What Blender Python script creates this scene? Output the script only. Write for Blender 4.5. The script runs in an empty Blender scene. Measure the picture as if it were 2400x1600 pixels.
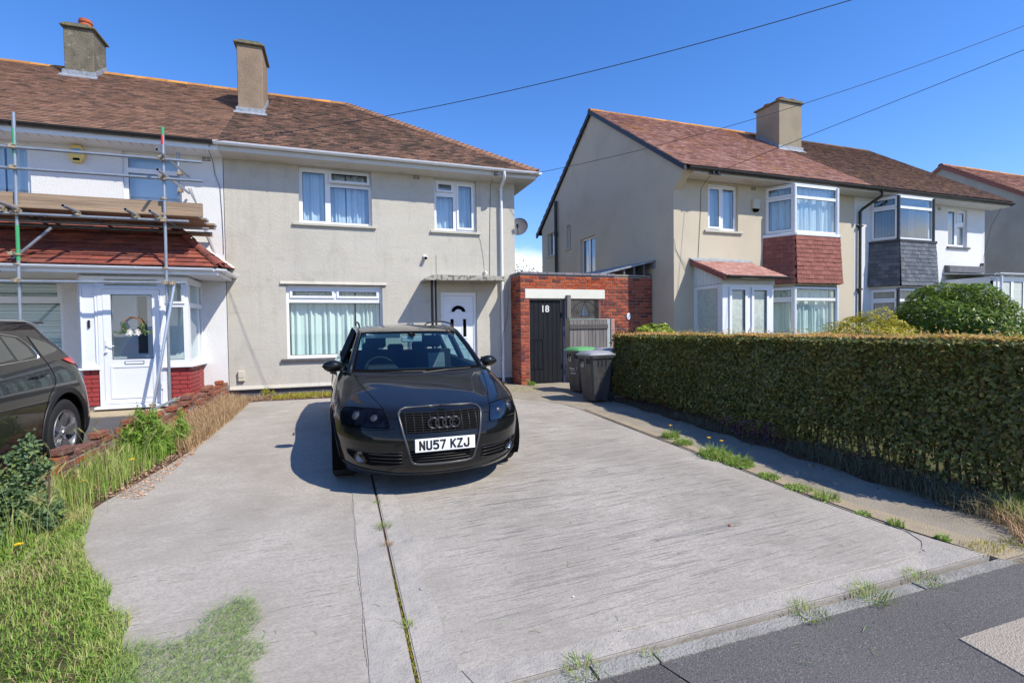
import bpy, bmesh, math, random
import numpy as np
from mathutils import Matrix, Vector
random.seed(7); rng = np.random.default_rng(7)
SC = bpy.context.scene
COL = SC.collection
R = math.radians
# ------------------------------------------------------------------ camera, sky, sun, exposure
cam_d = bpy.data.cameras.new("camera"); cam = bpy.data.objects.new("camera", cam_d); COL.objects.link(cam)
cam_d.sensor_width = 36.0; cam_d.lens = 17.574; cam_d.clip_start = .05; cam_d.clip_end = 1500
cam.matrix_world = Matrix([[0.943361, 0.021316, -0.331082, 0], [-0.331499, 0.020361, -0.943236, 0], [-0.013365, 0.999565, 0.026274, 1.27], [0, 0, 0, 1]])
SC.camera = cam
SUN = Vector((.84, -1.0, 1.45)).normalized()          # towards the sun
elev = math.asin(SUN.z); azim = math.atan2(SUN.x, SUN.y)
W = bpy.data.worlds.new("World"); SC.world = W; W.use_nodes = True
wn = W.node_tree.nodes; wl = W.node_tree.links; wn.clear()
wo = wn.new("ShaderNodeOutputWorld"); bg = wn.new("ShaderNodeBackground"); bg.inputs[1].default_value = .115
sky = wn.new("ShaderNodeTexSky"); sky.sky_type = 'NISHITA'; sky.sun_disc = False
sky.sun_elevation = elev; sky.sun_rotation = azim; sky.air_density = 1.0; sky.dust_density = .05; sky.ozone_density = 4.0; sky.altitude = 50
hs = wn.new("ShaderNodeHueSaturation"); hs.inputs['Saturation'].default_value = 1.24; hs.inputs['Value'].default_value = 1.07
tn = wn.new("ShaderNodeMix"); tn.data_type = 'RGBA'; tn.blend_type = 'MULTIPLY'; tn.inputs['Factor'].default_value = 1; tn.inputs['B'].default_value = (1.0, .93, 1.03, 1)
wl.new(sky.outputs[0], tn.inputs['A']); wl.new(tn.outputs['Result'], hs.inputs['Color'])
# low cloud bank, spread round the horizon and brightened for neutral fill light
tc = wn.new("ShaderNodeTexCoord"); sep = wn.new("ShaderNodeSeparateXYZ"); wl.new(tc.outputs['Generated'], sep.inputs[0])
mp = wn.new("ShaderNodeMapping"); mp.inputs['Scale'].default_value = (1, 1, 2.2); wl.new(tc.outputs['Generated'], mp.inputs[0])
nz = wn.new("ShaderNodeTexNoise"); nz.inputs['Scale'].default_value = 4.5; nz.inputs['Detail'].default_value = 9; nz.inputs['Roughness'].default_value = .58
wl.new(mp.outputs[0], nz.inputs['Vector'])
hr = wn.new("ShaderNodeMapRange"); hr.inputs[1].default_value = .12; hr.inputs[2].default_value = .25; hr.inputs[3].default_value = .16; hr.inputs[4].default_value = -.42
wl.new(sep.outputs['Z'], hr.inputs[0])
ad = wn.new("ShaderNodeMath"); ad.operation = 'ADD'; wl.new(nz.outputs['Fac'], ad.inputs[0]); wl.new(hr.outputs[0], ad.inputs[1])
cr = wn.new("ShaderNodeMapRange"); cr.inputs[1].default_value = .42; cr.inputs[2].default_value = .62; cr.inputs[3].default_value = 0; cr.inputs[4].default_value = .9
wl.new(ad.outputs[0], cr.inputs[0])
mxc = wn.new("ShaderNodeMix"); mxc.data_type = 'RGBA'; mxc.inputs['B'].default_value = (6.6, 6.7, 6.8, 1)
wl.new(cr.outputs[0], mxc.inputs['Factor']); wl.new(hs.outputs[0], mxc.inputs['A']); wl.new(mxc.outputs['Result'], bg.inputs[0]); wl.new(bg.outputs[0], wo.inputs[0])
sd = bpy.data.lights.new("sun", 'SUN'); sd.energy = 3.3; sd.angle = R(.53); sd.color = (1, .935, .82)
so = bpy.data.objects.new("sun", sd); COL.objects.link(so); so.rotation_euler = SUN.to_track_quat('Z', 'Y').to_euler()
SC.view_settings.view_transform = 'Standard'; SC.view_settings.look = 'None'; SC.view_settings.exposure = .86; SC.view_settings.gamma = 1
SC.view_settings.use_curve_mapping = False
SC.cycles.max_bounces = 8; SC.cycles.transparent_max_bounces = 16

# ------------------------------------------------------------------ materials
KEEP = {'white_number_plate'}
def mat(name, col, rough=.7, metal=0, spec=.5, coat=0, noises=(), rnd=None, bumps=(), alpha=None, emis=None, space='pos', rough_noise=None, coatr=.03, trans=0):
    """noises: (scale, color, lo, hi, strength, stretch)  rnd: colours picked per piece  bumps: (scale, dist, detail, stretch)"""
    if not metal and max(col) > .03 and name not in KEEP: g_ = lambda c: tuple(v * (1.22 if ('tile' in name or 'asphalt' in name or 'concrete' in name or 'kerb' in name or 'slab' in name) else .92 if 'render' in name and 'white' not in name else 1.0) for v in c)
    else: g_ = lambda c: c
    col = g_(col); noises = [(a_, g_(c_), *r_) for a_, c_, *r_ in noises]; rnd = [g_(c_) for c_ in rnd] if rnd else rnd
    m = bpy.data.materials.new(name); m.use_nodes = True; nt = m.node_tree; n = nt.nodes; l = nt.links
    b = n["Principled BSDF"]; b.inputs['Roughness'].default_value = rough; b.inputs['Metallic'].default_value = metal
    b.inputs['Specular IOR Level'].default_value = spec; b.inputs['Coat Weight'].default_value = coat; b.inputs['Coat Roughness'].default_value = coatr; b.inputs['Coat IOR'].default_value = 1.38
    if space == 'pos':
        src = n.new("ShaderNodeNewGeometry").outputs['Position']
    else:
        src = n.new("ShaderNodeTexCoord").outputs['Object']
    def noise(scale, detail, stretch, rough=.55):
        mpn = n.new("ShaderNodeMapping"); mpn.inputs['Scale'].default_value = stretch or (1, 1, 1); l.new(src, mpn.inputs[0])
        t = n.new("ShaderNodeTexNoise"); t.inputs['Scale'].default_value = scale; t.inputs['Detail'].default_value = detail; t.inputs['Roughness'].default_value = rough
        l.new(mpn.outputs[0], t.inputs['Vector']); return t.outputs['Fac']
    rgb = n.new("ShaderNodeRGB"); rgb.outputs[0].default_value = (*col, 1); cur = rgb.outputs[0]
    if rnd:
        at = n.new("ShaderNodeAttribute"); at.attribute_name = 'rnd'
        oi = n.new("ShaderNodeObjectInfo")
        a = n.new("ShaderNodeMath"); a.operation = 'ADD'; l.new(at.outputs['Fac'], a.inputs[0]); l.new(oi.outputs['Random'], a.inputs[1])
        f = n.new("ShaderNodeMath"); f.operation = 'FRACT'; l.new(a.outputs[0], f.inputs[0])
        ramp = n.new("ShaderNodeValToRGB"); ramp.color_ramp.interpolation = 'CONSTANT' if len(rnd) > 3 else 'LINEAR'
        el = ramp.color_ramp.elements
        while len(el) < len(rnd): el.new(.5)
        for i, c in enumerate(rnd): el[i].position = i / len(rnd); el[i].color = (*c, 1)
        l.new(f.outputs[0], ramp.inputs[0]); cur = ramp.outputs[0]
    for (sc, c2, lo, hi, st, stretch) in noises:
        fac = noise(sc, 6, stretch)
        mr = n.new("ShaderNodeMapRange"); mr.inputs[1].default_value = lo; mr.inputs[2].default_value = hi; mr.inputs[3].default_value = 0; mr.inputs[4].default_value = st
        l.new(fac, mr.inputs[0])
        mx = n.new("ShaderNodeMix"); mx.data_type = 'RGBA'; mx.inputs['B'].default_value = (*c2, 1); l.new(mr.outputs[0], mx.inputs['Factor']); l.new(cur, mx.inputs['A']); cur = mx.outputs['Result']
    l.new(cur, b.inputs['Base Color'])
    if rough_noise:
        sc, lo, hi = rough_noise; fac = noise(sc, 5, None); mr = n.new("ShaderNodeMapRange"); mr.inputs[1].default_value = .35; mr.inputs[2].default_value = .65
        mr.inputs[3].default_value = lo; mr.inputs[4].default_value = hi; l.new(fac, mr.inputs[0]); l.new(mr.outputs[0], b.inputs['Roughness'])
    prev = None
    for (sc, dist, det, stretch) in bumps:
        bp = n.new("ShaderNodeBump"); bp.inputs['Distance'].default_value = dist; bp.inputs['Strength'].default_value = 1; l.new(noise(sc, det, stretch, .6), bp.inputs['Height'])
        if prev: l.new(prev, bp.inputs['Normal'])
        prev = bp.outputs[0]
    if prev: l.new(prev, b.inputs['Normal'])
    if emis: b.inputs['Emission Color'].default_value = (*emis[0], 1); b.inputs['Emission Strength'].default_value = emis[1]
    if trans: b.inputs['Transmission Weight'].default_value = trans
    m.diffuse_color = (*col, 1)
    return m
def glass(name, tint=(.8, .86, .86), dark=0.0, rough=.0, f0=1.0):
    m = bpy.data.materials.new(name); m.use_nodes = True; nt = m.node_tree; n = nt.nodes; l = nt.links; n.clear()
    o = n.new("ShaderNodeOutputMaterial"); t = n.new("ShaderNodeBsdfTransparent"); t.inputs[0].default_value = (*tint, 1)
    g = n.new("ShaderNodeBsdfGlossy"); g.inputs['Roughness'].default_value = rough; g.inputs[0].default_value = (.95, .97, 1, 1)
    fr = n.new("ShaderNodeFresnel"); fr.inputs[0].default_value = 1.5
    mu = n.new("ShaderNodeMath"); mu.operation = 'MULTIPLY_ADD'; mu.inputs[1].default_value = 1.5 * f0; mu.inputs[2].default_value = .02 * f0; mu.use_clamp = True; l.new(fr.outputs[0], mu.inputs[0])
    mx = n.new("ShaderNodeMixShader"); geo = n.new("ShaderNodeNewGeometry"); inv = n.new("ShaderNodeMath"); inv.operation = 'SUBTRACT'; inv.inputs[0].default_value = 1; l.new(geo.outputs['Backfacing'], inv.inputs[1])
    m2 = n.new("ShaderNodeMath"); m2.operation = 'MULTIPLY'; l.new(mu.outputs[0], m2.inputs[0]); l.new(inv.outputs[0], m2.inputs[1]); l.new(m2.outputs[0], mx.inputs[0]); l.new(t.outputs[0], mx.inputs[1]); l.new(g.outputs[0], mx.inputs[2]); l.new(mx.outputs[0], o.inputs[0])
    return m
def leafmat(name, cols, rough=.5, trans=.35):
    m = bpy.data.materials.new(name); m.use_nodes = True; nt = m.node_tree; n = nt.nodes; l = nt.links; n.clear()
    o = n.new("ShaderNodeOutputMaterial"); at = n.new("ShaderNodeAttribute"); at.attribute_name = 'rnd'
    ramp = n.new("ShaderNodeValToRGB"); el = ramp.color_ramp.elements
    while len(el) < len(cols): el.new(.5)
    for i, c in enumerate(cols): el[i].position = i / (len(cols) - 1); el[i].color = (c[0] * 1.2, c[1] * 1.15, c[2] * 1.15, 1)
    l.new(at.outputs['Fac'], ramp.inputs[0])
    b = n.new("ShaderNodeBsdfPrincipled"); b.inputs['Roughness'].default_value = rough; l.new(ramp.outputs[0], b.inputs['Base Color']); b.inputs['Specular IOR Level'].default_value = .35
    t = n.new("ShaderNodeBsdfTranslucent"); l.new(ramp.outputs[0], t.inputs[0])
    mx = n.new("ShaderNodeMixShader"); mx.inputs[0].default_value = trans; l.new(b.outputs[0], mx.inputs[1]); l.new(t.outputs[0], mx.inputs[2]); l.new(mx.outputs[0], o.inputs[0])
    return m
Mt = {}
rdb = [(150, .010, 2, None), (38, .012, 3, None)]
Mt['render_cream'] = mat('cream_render', (.585, .55, .47), .92, spec=.2, bumps=[(120, .006, 2, None), (48, .006, 2, (1, 1, 1.4)), (14, .004, 2, None)],
    noises=[(1.3, (.51, .485, .42), .42, .70, .7, None), (3.5, (.40, .37, .31), .55, .78, .5, (1, 1, .45)), (.9, (.61, .585, .53), .5, .7, .5, (.6, .6, 2.5)), (2.2, (.46, .43, .37), .56, .72, .35, (4, 4, .25)), (6, (.47, .44, .38), .60, .66, .35, (.15, .15, 1.6)), (1.9, (.38, .36, .30), .63, .74, .5, None)])
Mt['render_white'] = mat('white_render', (.72, .72, .71), .9, spec=.2, bumps=[(120, .006, 2, None), (45, .008, 2, None)], noises=[(1.6, (.62, .62, .60), .5, .8, .5, None)])
Mt['render_b'] = mat('smooth_cream_render', (.60, .535, .41), .92, spec=.2, bumps=[(90, .004, 2, None)], noises=[(1.1, (.50, .44, .33), .48, .75, .6, None), (5, (.36, .32, .26), .66, .8, .35, (1, 1, .6))])
Mt['render_grey'] = mat('weathered_grey_render', (.43, .41, .36), .92, spec=.2, bumps=[(50, .006, 3, None)], noises=[(.9, (.33, .31, .27), .42, .65, .8, (1, 1, .7)), (6, (.24, .23, .2), .6, .75, .4, None)])
Mt['chimney1'] = mat('mossy_chimney_render', (.20, .18, .135), .95, spec=.1, bumps=[(45, .015, 4, None)], noises=[(4, (.12, .115, .08), .42, .62, .8, None), (9, (.36, .33, .27), .60, .68, .7, None)])
Mt['chimney2'] = mat('pebbledash_chimney_render', (.33, .25, .18), .95, spec=.1, bumps=[(70, .014, 3, None)], noises=[(3, (.25, .19, .14), .42, .62, .7, None), (14, (.1, .09, .07), .66, .75, .6, None)])
Mt['chimney3'] = mat('plain_chimney_render', (.34, .29, .21), .95, spec=.1, bumps=[(60, .006, 3, None)], noises=[(2, (.28, .24, .18), .42, .62, .7, None)])
tilecols = [(.155, .092, .066), (.18, .106, .075), (.13, .08, .06), (.20, .116, .082), (.075, .053, .043), (.16, .097, .07), (.235, .135, .095), (.105, .07, .053)]
tb = [(60, .004, 3, None)]
Mt['tile_a'] = mat('weathered_clay_tile', (.16, .08, .055), .9, spec=.15, rnd=tilecols, bumps=tb, noises=[(1.1, (.05, .038, .03), .50, .68, .62, (1, 1.2, 1)), (26, (.03, .026, .02), .57, .66, .75, None), (40, (.36, .28, .18), .66, .72, .5, None)])
Mt['tile_n'] = mat('brown_clay_tile', (.19, .10, .07), .9, spec=.15, rnd=[(.215, .128, .088), (.175, .104, .074), (.25, .145, .10), (.125, .08, .06), (.20, .12, .084)], bumps=tb,
    noises=[(1.1, (.07, .05, .038), .54, .72, .5, None), (30, (.045, .035, .028), .60, .68, .6, None), (9, (.26, .12, .07), .60, .75, .4, None)])
Mt['tile_b1'] = mat('pink_clay_tile', (.30, .15, .11), .88, spec=.15, rnd=[(.28, .155, .125), (.33, .195, .16), (.24, .13, .105), (.30, .165, .13), (.21, .115, .095), (.36, .22, .185)], bumps=tb,
    noises=[(1.7, (.33, .17, .06), .52, .70, .6, None), (30, (.09, .06, .045), .58, .66, .55, None)])
Mt['tile_b2'] = mat('dark_clay_tile', (.15, .09, .065), .9, spec=.15, rnd=[(.15, .088, .065), (.11, .068, .052), (.19, .105, .075), (.13, .08, .06), (.09, .06, .048)], bumps=tb, noises=[(1.6, (.22, .14, .05), .56, .72, .5, None), (24, (.035, .03, .024), .55, .64, .6, None)])
Mt['tile_red'] = mat('red_concrete_tile', (.19, .055, .038), .85, spec=.2, rnd=[(.20, .058, .04), (.16, .05, .038), (.24, .075, .048), (.17, .06, .045)], bumps=tb, noises=[(38, (.55, .48, .42), .66, .72, .8, None), (5, (.08, .035, .03), .5, .7, .6, None)])
Mt['slate_red'] = mat('red_hung_tile', (.20, .075, .06), .8, spec=.25, rnd=[(.21, .078, .062), (.18, .066, .054), (.235, .09, .07)], bumps=tb, noises=[(8, (.12, .05, .045), .55, .75, .5, None)])
Mt['slate_grey'] = mat('grey_hung_slate', (.10, .11, .12), .55, spec=.4, rnd=[(.10, .108, .12), (.075, .082, .092), (.13, .138, .15)], bumps=tb, noises=[(6, (.05, .05, .055), .5, .7, .5, (3, 3, .4))])
Mt['tile_pink'] = mat('porch_pantile', (.36, .19, .15), .85, spec=.2, rnd=[(.37, .2, .16), (.33, .165, .13), (.4, .23, .19)], bumps=tb, noises=[(12, (.2, .1, .08), .55, .7, .4, None)])
Mt['lichen'] = mat('lichen_ridge', (.50, .22, .05), .95, spec=.1, rnd=[(.50, .22, .05), (.38, .18, .06), (.6, .28, .06)], bumps=[(40, .008, 4, None)], noises=[(12, (.17, .10, .06), .54, .66, .7, None)])
Mt['bonnet'] = mat('hip_bonnet_tile', (.24, .13, .08), .9, spec=.15, rnd=[(.25, .135, .08), (.2, .11, .07), (.29, .16, .10)], bumps=tb, noises=[(20, (.07, .05, .04), .58, .7, .5, None)])
Mt['felt'] = mat('roof_underlay', (.03, .025, .02), .95, spec=.1)
Mt['dark_trim'] = mat('black_gutter_plastic', (.022, .021, .02), .45, noises=[(10, (.05, .045, .04), .5, .7, .5, None)])
Mt['upvc'] = mat('white_plastic', (.74, .76, .79), .32, spec=.5, noises=[(5, (.66, .68, .70), .55, .75, .5, None)])
Mt['soffit'] = mat('painted_soffit', (.60, .58, .53), .6, spec=.3, noises=[(3, (.42, .40, .35), .52, .75, .6, (1, 1, 2)), (14, (.3, .28, .24), .66, .75, .4, None)])
Mt['sill'] = mat('painted_sill', (.50, .49, .42), .75, spec=.2, noises=[(6, (.4, .39, .33), .5, .7, .6, None), (30, (.33, .16, .06), .70, .76, .6, None)])
Mt['dark_sill'] = mat('dark_sill', (.10, .10, .11), .6, noises=[(9, (.18, .17, .16), .5, .7, .5, None)])
Mt['gasket'] = mat('black_gasket', (.012, .013, .015), .6)
Mt['glass'] = glass('window_glass', (.90, .95, .98), f0=1.5)
Mt['glass_low'] = glass('ground_floor_glass', (.93, .98, .97), f0=.8)
Mt['frosted'] = mat('frosted_glass', (.50, .55, .50), .12, spec=.6, noises=[(14, (.36, .42, .38), .4, .65, .8, None)])
Mt['glass_car'] = glass('tinted_car_glass', (.50, .66, .66), f0=.6)
Mt['curtain_white'] = mat('white_curtain', (.64, .69, .67), .95, spec=.05)
Mt['curtain_blue'] = mat('net_curtain', (.66, .70, .72), .95, spec=.05)
Mt['curtain_dark'] = mat('dark_curtain', (.22, .24, .26), .95, spec=.05)  # darker grey curtain for the bay of the white house
Mt['blind'] = mat('striped_blind', (.70, .75, .74), .9, spec=.05, noises=[(1, (.35, .40, .41), .47, .53, .8, (0, 0, 28))])
Mt['room'] = mat('dim_room', (.12, .11, .10), .95, spec=.05)  # dark colour stands in for unlit room depth behind glass and doors
Mt['brick'] = mat('orange_brick', (.42, .09, .04), .88, spec=.15, rnd=[(.42, .10, .055), (.34, .085, .05), (.46, .12, .06), (.22, .065, .05), (.38, .105, .06), (.16, .055, .048), (.42, .115, .06), (.27, .075, .05)], bumps=[(70, .02, 3, None)], space='obj',
    noises=[(18, (.17, .05, .04), .56, .70, .6, None)])
Mt['spall'] = mat('spalled_brick', (.55, .12, .05), .95, spec=.1, rnd=[(.58, .13, .05), (.50, .10, .045), (.60, .16, .07)], bumps=[(28, .10, 5, None)], noises=[(25, (.32, .07, .04), .5, .66, .6, None)])
Mt['brick_old'] = mat('weathered_brick', (.30, .11, .07), .9, spec=.15, rnd=[(.30, .125, .08), (.24, .11, .085), (.30, .15, .11), (.20, .10, .08), (.36, .115, .06)], bumps=[(60, .03, 3, None)], noises=[(12, (.30, .24, .19), .52, .68, .55, None), (45, (.5, .45, .4), .68, .74, .5, None)])
Mt['brick_red'] = mat('red_painted_brick', (.33, .045, .042), .55, spec=.35, bumps=[(60, .01, 3, None)], noises=[(7, (.26, .035, .035), .5, .7, .6, None)])
Mt['mortar'] = mat('mortar', (.33, .30, .26), .95, spec=.1, bumps=[(90, .02, 3, None)], noises=[(8, (.22, .19, .16), .5, .7, .6, None)])
Mt['mortar_dark'] = mat('dark_mortar', (.26, .19, .16), .95, spec=.1, bumps=[(90, .02, 3, None)])
Mt['coping'] = mat('blue_grey_coping_brick', (.20, .19, .22), .8, spec=.3, rnd=[(.2, .185, .21), (.17, .16, .185), (.235, .21, .235)], bumps=[(50, .01, 3, None)])
Mt['cream_paint'] = mat('cream_painted_lintel', (.68, .67, .58), .6, spec=.3, noises=[(5, (.6, .59, .5), .5, .75, .5, None)])
Mt['lead'] = mat('grey_lead', (.30, .33, .37), .6, metal=.2, noises=[(12, (.18, .2, .22), .45, .65, .8, None), (30, (.5, .52, .55), .62, .72, .6, None)], bumps=[(20, .01, 3, None)])
Mt['terracotta'] = mat('terracotta', (.46, .12, .055), .8, spec=.2, noises=[(20, (.25, .1, .06), .55, .7, .6, None)])
Mt['concrete_cap'] = mat('mossy_cap', (.17, .16, .12), .95, spec=.1, bumps=[(30, .03, 4, None)], noises=[(14, (.25, .24, .09), .52, .62, .7, None)])
def conc(name, c, dk, lt, st=1):
    return mat(name, c, .9, spec=.2, noises=[(1.1, dk, .40, .62, .55, (1, .8, 1)), (2.6, lt, .52, .68, .5, (1, 1.3, 1)), (12, dk, .47, .68, .26, (.4, 2.4, 1)), (46, dk, .50, .68, .42, (.3, 2.2, 1)), (3.2, lt, .52, .72, .4, None), (75, dk, .46, .64, .65, (.7, 1.4, 1)), (26, (c[0]*.72, c[1]*.72, c[2]*.70), .50, .64, .5, None), (170, (c[0]*.45, c[1]*.45, c[2]*.45), .60, .74, .6, None)],
               bumps=[(46, .0018*st, 4, (.25, 2.6, 1)), (150, .003, 4, None), (7, .006, 4, (.5, 1.5, 1))])
Mt['drive'] = conc('driveway_concrete', (.345, .314, .272), (.21, .188, .16), (.40, .37, .325))
Mt['smooth_conc'] = mat('smooth_edge_concrete', (.345, .314, .272), .88, spec=.2, noises=[(3, (.25, .235, .212), .42, .68, .7, None), (9, (.24, .222, .20), .5, .68, .6, None), (50, (.19, .175, .16), .54, .7, .6, None), (170, (.2, .19, .17), .6, .74, .5, None)], bumps=[(90, .006, 4, None), (14, .008, 4, None)])
Mt['old_conc'] = mat('old_path_concrete', (.27, .235, .185), .93, spec=.15, noises=[(2.5, (.19, .165, .13), .45, .7, .7, None), (9, (.34, .27, .13), .60, .72, .4, None), (60, (.12, .11, .09), .6, .72, .6, None)], bumps=[(90, .012, 4, None)])
Mt['kerb'] = mat('weathered_kerb', (.26, .25, .225), .92, spec=.15, noises=[(6, (.17, .16, .14), .45, .65, .7, None), (60, (.40, .38, .34), .62, .72, .5, None)], bumps=[(60, .015, 4, None)])
Mt['asphalt'] = mat('asphalt', (.090, .084, .080), .88, spec=.25, noises=[(1.0, (.115, .108, .102), .45, .7, .6, None), (140, (.24, .225, .21), .56, .68, .8, None), (90, (.04, .04, .042), .56, .68, .85, None)], bumps=[(140, .006, 3, None), (60, .003, 3, None)])
Mt['tarmac'] = mat('old_tarmac', (.105, .10, .10), .9, spec=.2, noises=[(2, (.14, .135, .13), .45, .7, .6, None), (150, (.24, .23, .22), .6, .7, .7, None)], bumps=[(150, .012, 3, None)])
Mt['slab'] = mat('buff_paving_slab', (.33, .285, .23), .9, spec=.2, noises=[(60, (.2, .17, .14), .56, .7, .6, None), (4, (.38, .34, .28), .5, .7, .5, None)], bumps=[(110, .014, 3, None)])
Mt['soil'] = mat('dry_soil', (.16, .105, .075), .97, spec=.05, noises=[(20, (.09, .05, .035), .45, .65, .8, None), (70, (.32, .23, .16), .6, .7, .7, None)], bumps=[(40, .05, 5, None)])
Mt['turf'] = mat('turf_base', (.085, .10, .035), .97, spec=.05, noises=[(5, (.17, .15, .075), .45, .62, .8, None), (40, (.05, .06, .02), .5, .7, .7, None)], bumps=[(40, .05, 5, None)])
Mt['far_ground'] = mat('far_ground', (.10, .12, .06), .97, spec=.05, noises=[(.2, (.16, .15, .10), .45, .65, .8, None)])
Mt['galv'] = mat('galvanised_tube', (.33, .37, .41), .42, metal=.55, noises=[(9, (.22, .25, .29), .45, .7, .6, None), (50, (.45, .48, .5), .66, .72, .5, None)])
Mt['galv_new'] = mat('bright_aluminium', (.62, .64, .66), .3, metal=.8)
Mt['coupler'] = mat('rusty_coupler', (.40, .34, .24), .6, metal=.4, noises=[(60, (.25, .12, .05), .5, .65, .8, None)])
Mt['green_paint'] = mat('green_band', (.05, .33, .13), .5)
Mt['red_paint'] = mat('red_band', (.6, .03, .03), .5)
Mt['board'] = mat('scaffold_board', (.36, .26, .175), .85, spec=.2, noises=[(7, (.23, .165, .115), .42, .65, .8, (.12, 1, 3)), (40, (.16, .11, .08), .56, .72, .5, (.05, 1, 2))], bumps=[(30, .01, 4, (.08, 1, 3))])
Mt['board_dark'] = mat('board_underside', (.20, .155, .115), .9, spec=.1, noises=[(7, (.12, .09, .07), .42, .65, .8, (.12, 3, 1))])
Mt['black_paint'] = mat('black_painted_timber', (.012, .013, .016), .6, spec=.2, bumps=[(12, .01, 3, (5, 5, .3))], noises=[(8, (.022, .024, .028), .5, .7, .6, (4, 4, .3))])
Mt['navy_paint'] = mat('navy_painted_post', (.02, .03, .075), .5)
Mt['grey_timber'] = mat('grey_weathered_timber', (.22, .20, .19), .9, spec=.1, rnd=[(.23, .21, .20), (.18, .165, .16), (.27, .25, .235)], noises=[(9, (.10, .09, .085), .48, .66, .7, (3, 3, .15))], bumps=[(20, .01, 4, (5, 5, .2))])
Mt['pink_timber'] = mat('faded_red_post', (.42, .23, .20), .85, noises=[(6, (.3, .2, .18), .45, .7, .6, (3, 3, .3))])
Mt['glass_edge'] = mat('pale_rail', (.35, .42, .40), .4)
Mt['iron'] = mat('black_iron', (.03, .03, .032), .45, metal=.5)
Mt['number_white'] = mat('white_numeral', (.65, .65, .62), .6)
Mt['bin'] = mat('grey_bin_plastic', (.045, .045, .047), .42, spec=.45, noises=[(4, (.075, .072, .07), .45, .7, .8, (1, 1, .4)), (14, (.11, .105, .10), .64, .76, .5, None)], rough_noise=(6, .3, .55))
Mt['bin_lid'] = mat('grey_bin_lid', (.30, .31, .33), .35, spec=.5, noises=[(6, (.16, .165, .17), .5, .7, .6, None)])
Mt['bin_green'] = mat('green_bin_lid', (.10, .32, .12), .4, noises=[(6, (.16, .36, .17), .5, .7, .6, None)])
Mt['paint_car'] = mat('dark_grey_car_paint', (.0045, .005, .0052), .40, metal=.0, spec=.12, coat=1.0, coatr=.02, space='obj', noises=[(4, (.009, .009, .009), .5, .7, .6, None)])
Mt['paint_suv'] = mat('graphite_car_paint', (.008, .0085, .009), .36, metal=.0, spec=.2, coat=1.0, coatr=.02, space='obj')
Mt['black_plastic'] = mat('black_plastic', (.014, .014, .015), .5, spec=.4)
Mt['grille_black'] = mat('grille_slat', (.014, .014, .015), .4, spec=.3)
Mt['void'] = mat('dark_recess', (.004, .004, .004), .9, spec=.05)  # near-black for plain black parts and for shade put into openings by colour
Mt['ring'] = mat('satin_black_emblem', (.045, .045, .048), .32, metal=.5)
Mt['chrome'] = mat('chrome', (.72, .73, .75), .12, metal=1)
Mt['alloy'] = mat('silver_alloy', (.50, .51, .53), .28, metal=.85)
Mt['tyre'] = mat('tyre_rubber', (.022, .022, .023), .8, spec=.25, bumps=[(80, .003, 2, None)])
Mt['plate'] = mat('white_number_plate', (.78, .80, .82), .35, noises=[(7, (.70, .72, .74), .55, .75, .5, None)])
Mt['plate_text'] = mat('plate_characters', (.02, .02, .022), .5)
Mt['lens'] = glass('headlamp_lens', (.36, .39, .44), f0=.8)
Mt['lamp_in'] = mat('headlamp_reflector', (.10, .11, .13), .30, metal=.6, noises=[(14, (.04, .045, .06), .4, .6, .9, None)], space='obj')
Mt['fog'] = mat('fog_lamp_reflector', (.75, .78, .85), .10, metal=.9, bumps=[(60, .01, 1, None)], space='obj')
Mt['red_lamp'] = mat('red_tail_lamp', (.62, .03, .03), .12, spec=.6, coat=.6)
Mt['seat'] = mat('dark_seat_fabric', (.018, .019, .022), .9)
Mt['seat_light'] = mat('grey_seat_fabric', (.20, .22, .24), .9)
Mt['dash'] = mat('dashboard', (.016, .017, .018), .7)
Mt['mirror'] = mat('mirror_glass', (.8, .85, .88), .02, metal=1)
Mt['visor'] = mat('sun_visor', (.45, .50, .52), .8)
Mt['dish'] = mat('grey_satellite_dish', (.13, .135, .15), .5, metal=.1, noises=[(14, (.19, .19, .2), .5, .7, .6, None)], space='obj')
Mt['yellow'] = mat('yellow_alarm_box', (.75, .55, .16), .5)
Mt['blue_label'] = mat('blue_label', (.20, .36, .62), .5)
Mt['cream_plastic'] = mat('cream_plastic', (.55, .52, .42), .5)
Mt['wire'] = mat('black_cable', (.03, .03, .035), .6)
Mt['wire_grey'] = mat('grey_cable', (.10, .10, .10), .6)
Mt['white_metal'] = mat('white_plastic_fitting', (.75, .75, .74), .4)
Mt['brass'] = mat('brass', (.55, .40, .12), .3, metal=.8)
Mt['twig'] = mat('wicker_twig', (.28, .14, .07), .8)
Mt['petal'] = mat('white_petal', (.82, .76, .72), .7)
Mt['stem'] = mat('brown_stem', (.10, .07, .04), .9)
Mt['stone'] = mat('grey_pebble', (.30, .28, .26), .8)
Mt['dandelion'] = mat('yellow_flower', (.85, .50, .01), .7)
Mt['purple'] = mat('purple_flower', (.35, .07, .38), .7)
Mt['hedge_leaf'] = leafmat('hedge_leaf', [(.06, .08, .022), (.095, .115, .028), (.135, .105, .04), (.15, .18, .045), (.24, .23, .06)], .45, .25)
Mt['hedge_top'] = leafmat('hedge_new_growth', [(.36, .36, .06), (.60, .34, .14), (.32, .36, .06), (.66, .40, .18)], .5, .35)
Mt['shrub_leaf'] = leafmat('shrub_leaf', [(.035, .075, .012), (.07, .13, .018), (.13, .21, .025), (.24, .33, .035)], .35, .35)
Mt['gold_leaf'] = leafmat('golden_privet_leaf', [(.14, .20, .03), (.34, .34, .035), (.46, .38, .03), (.22, .26, .04)], .4, .35)
Mt['blue_leaf'] = leafmat('grey_green_leaf', [(.07, .12, .06), (.10, .17, .08), (.14, .22, .09), (.20, .27, .06)], .6, .3)
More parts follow.
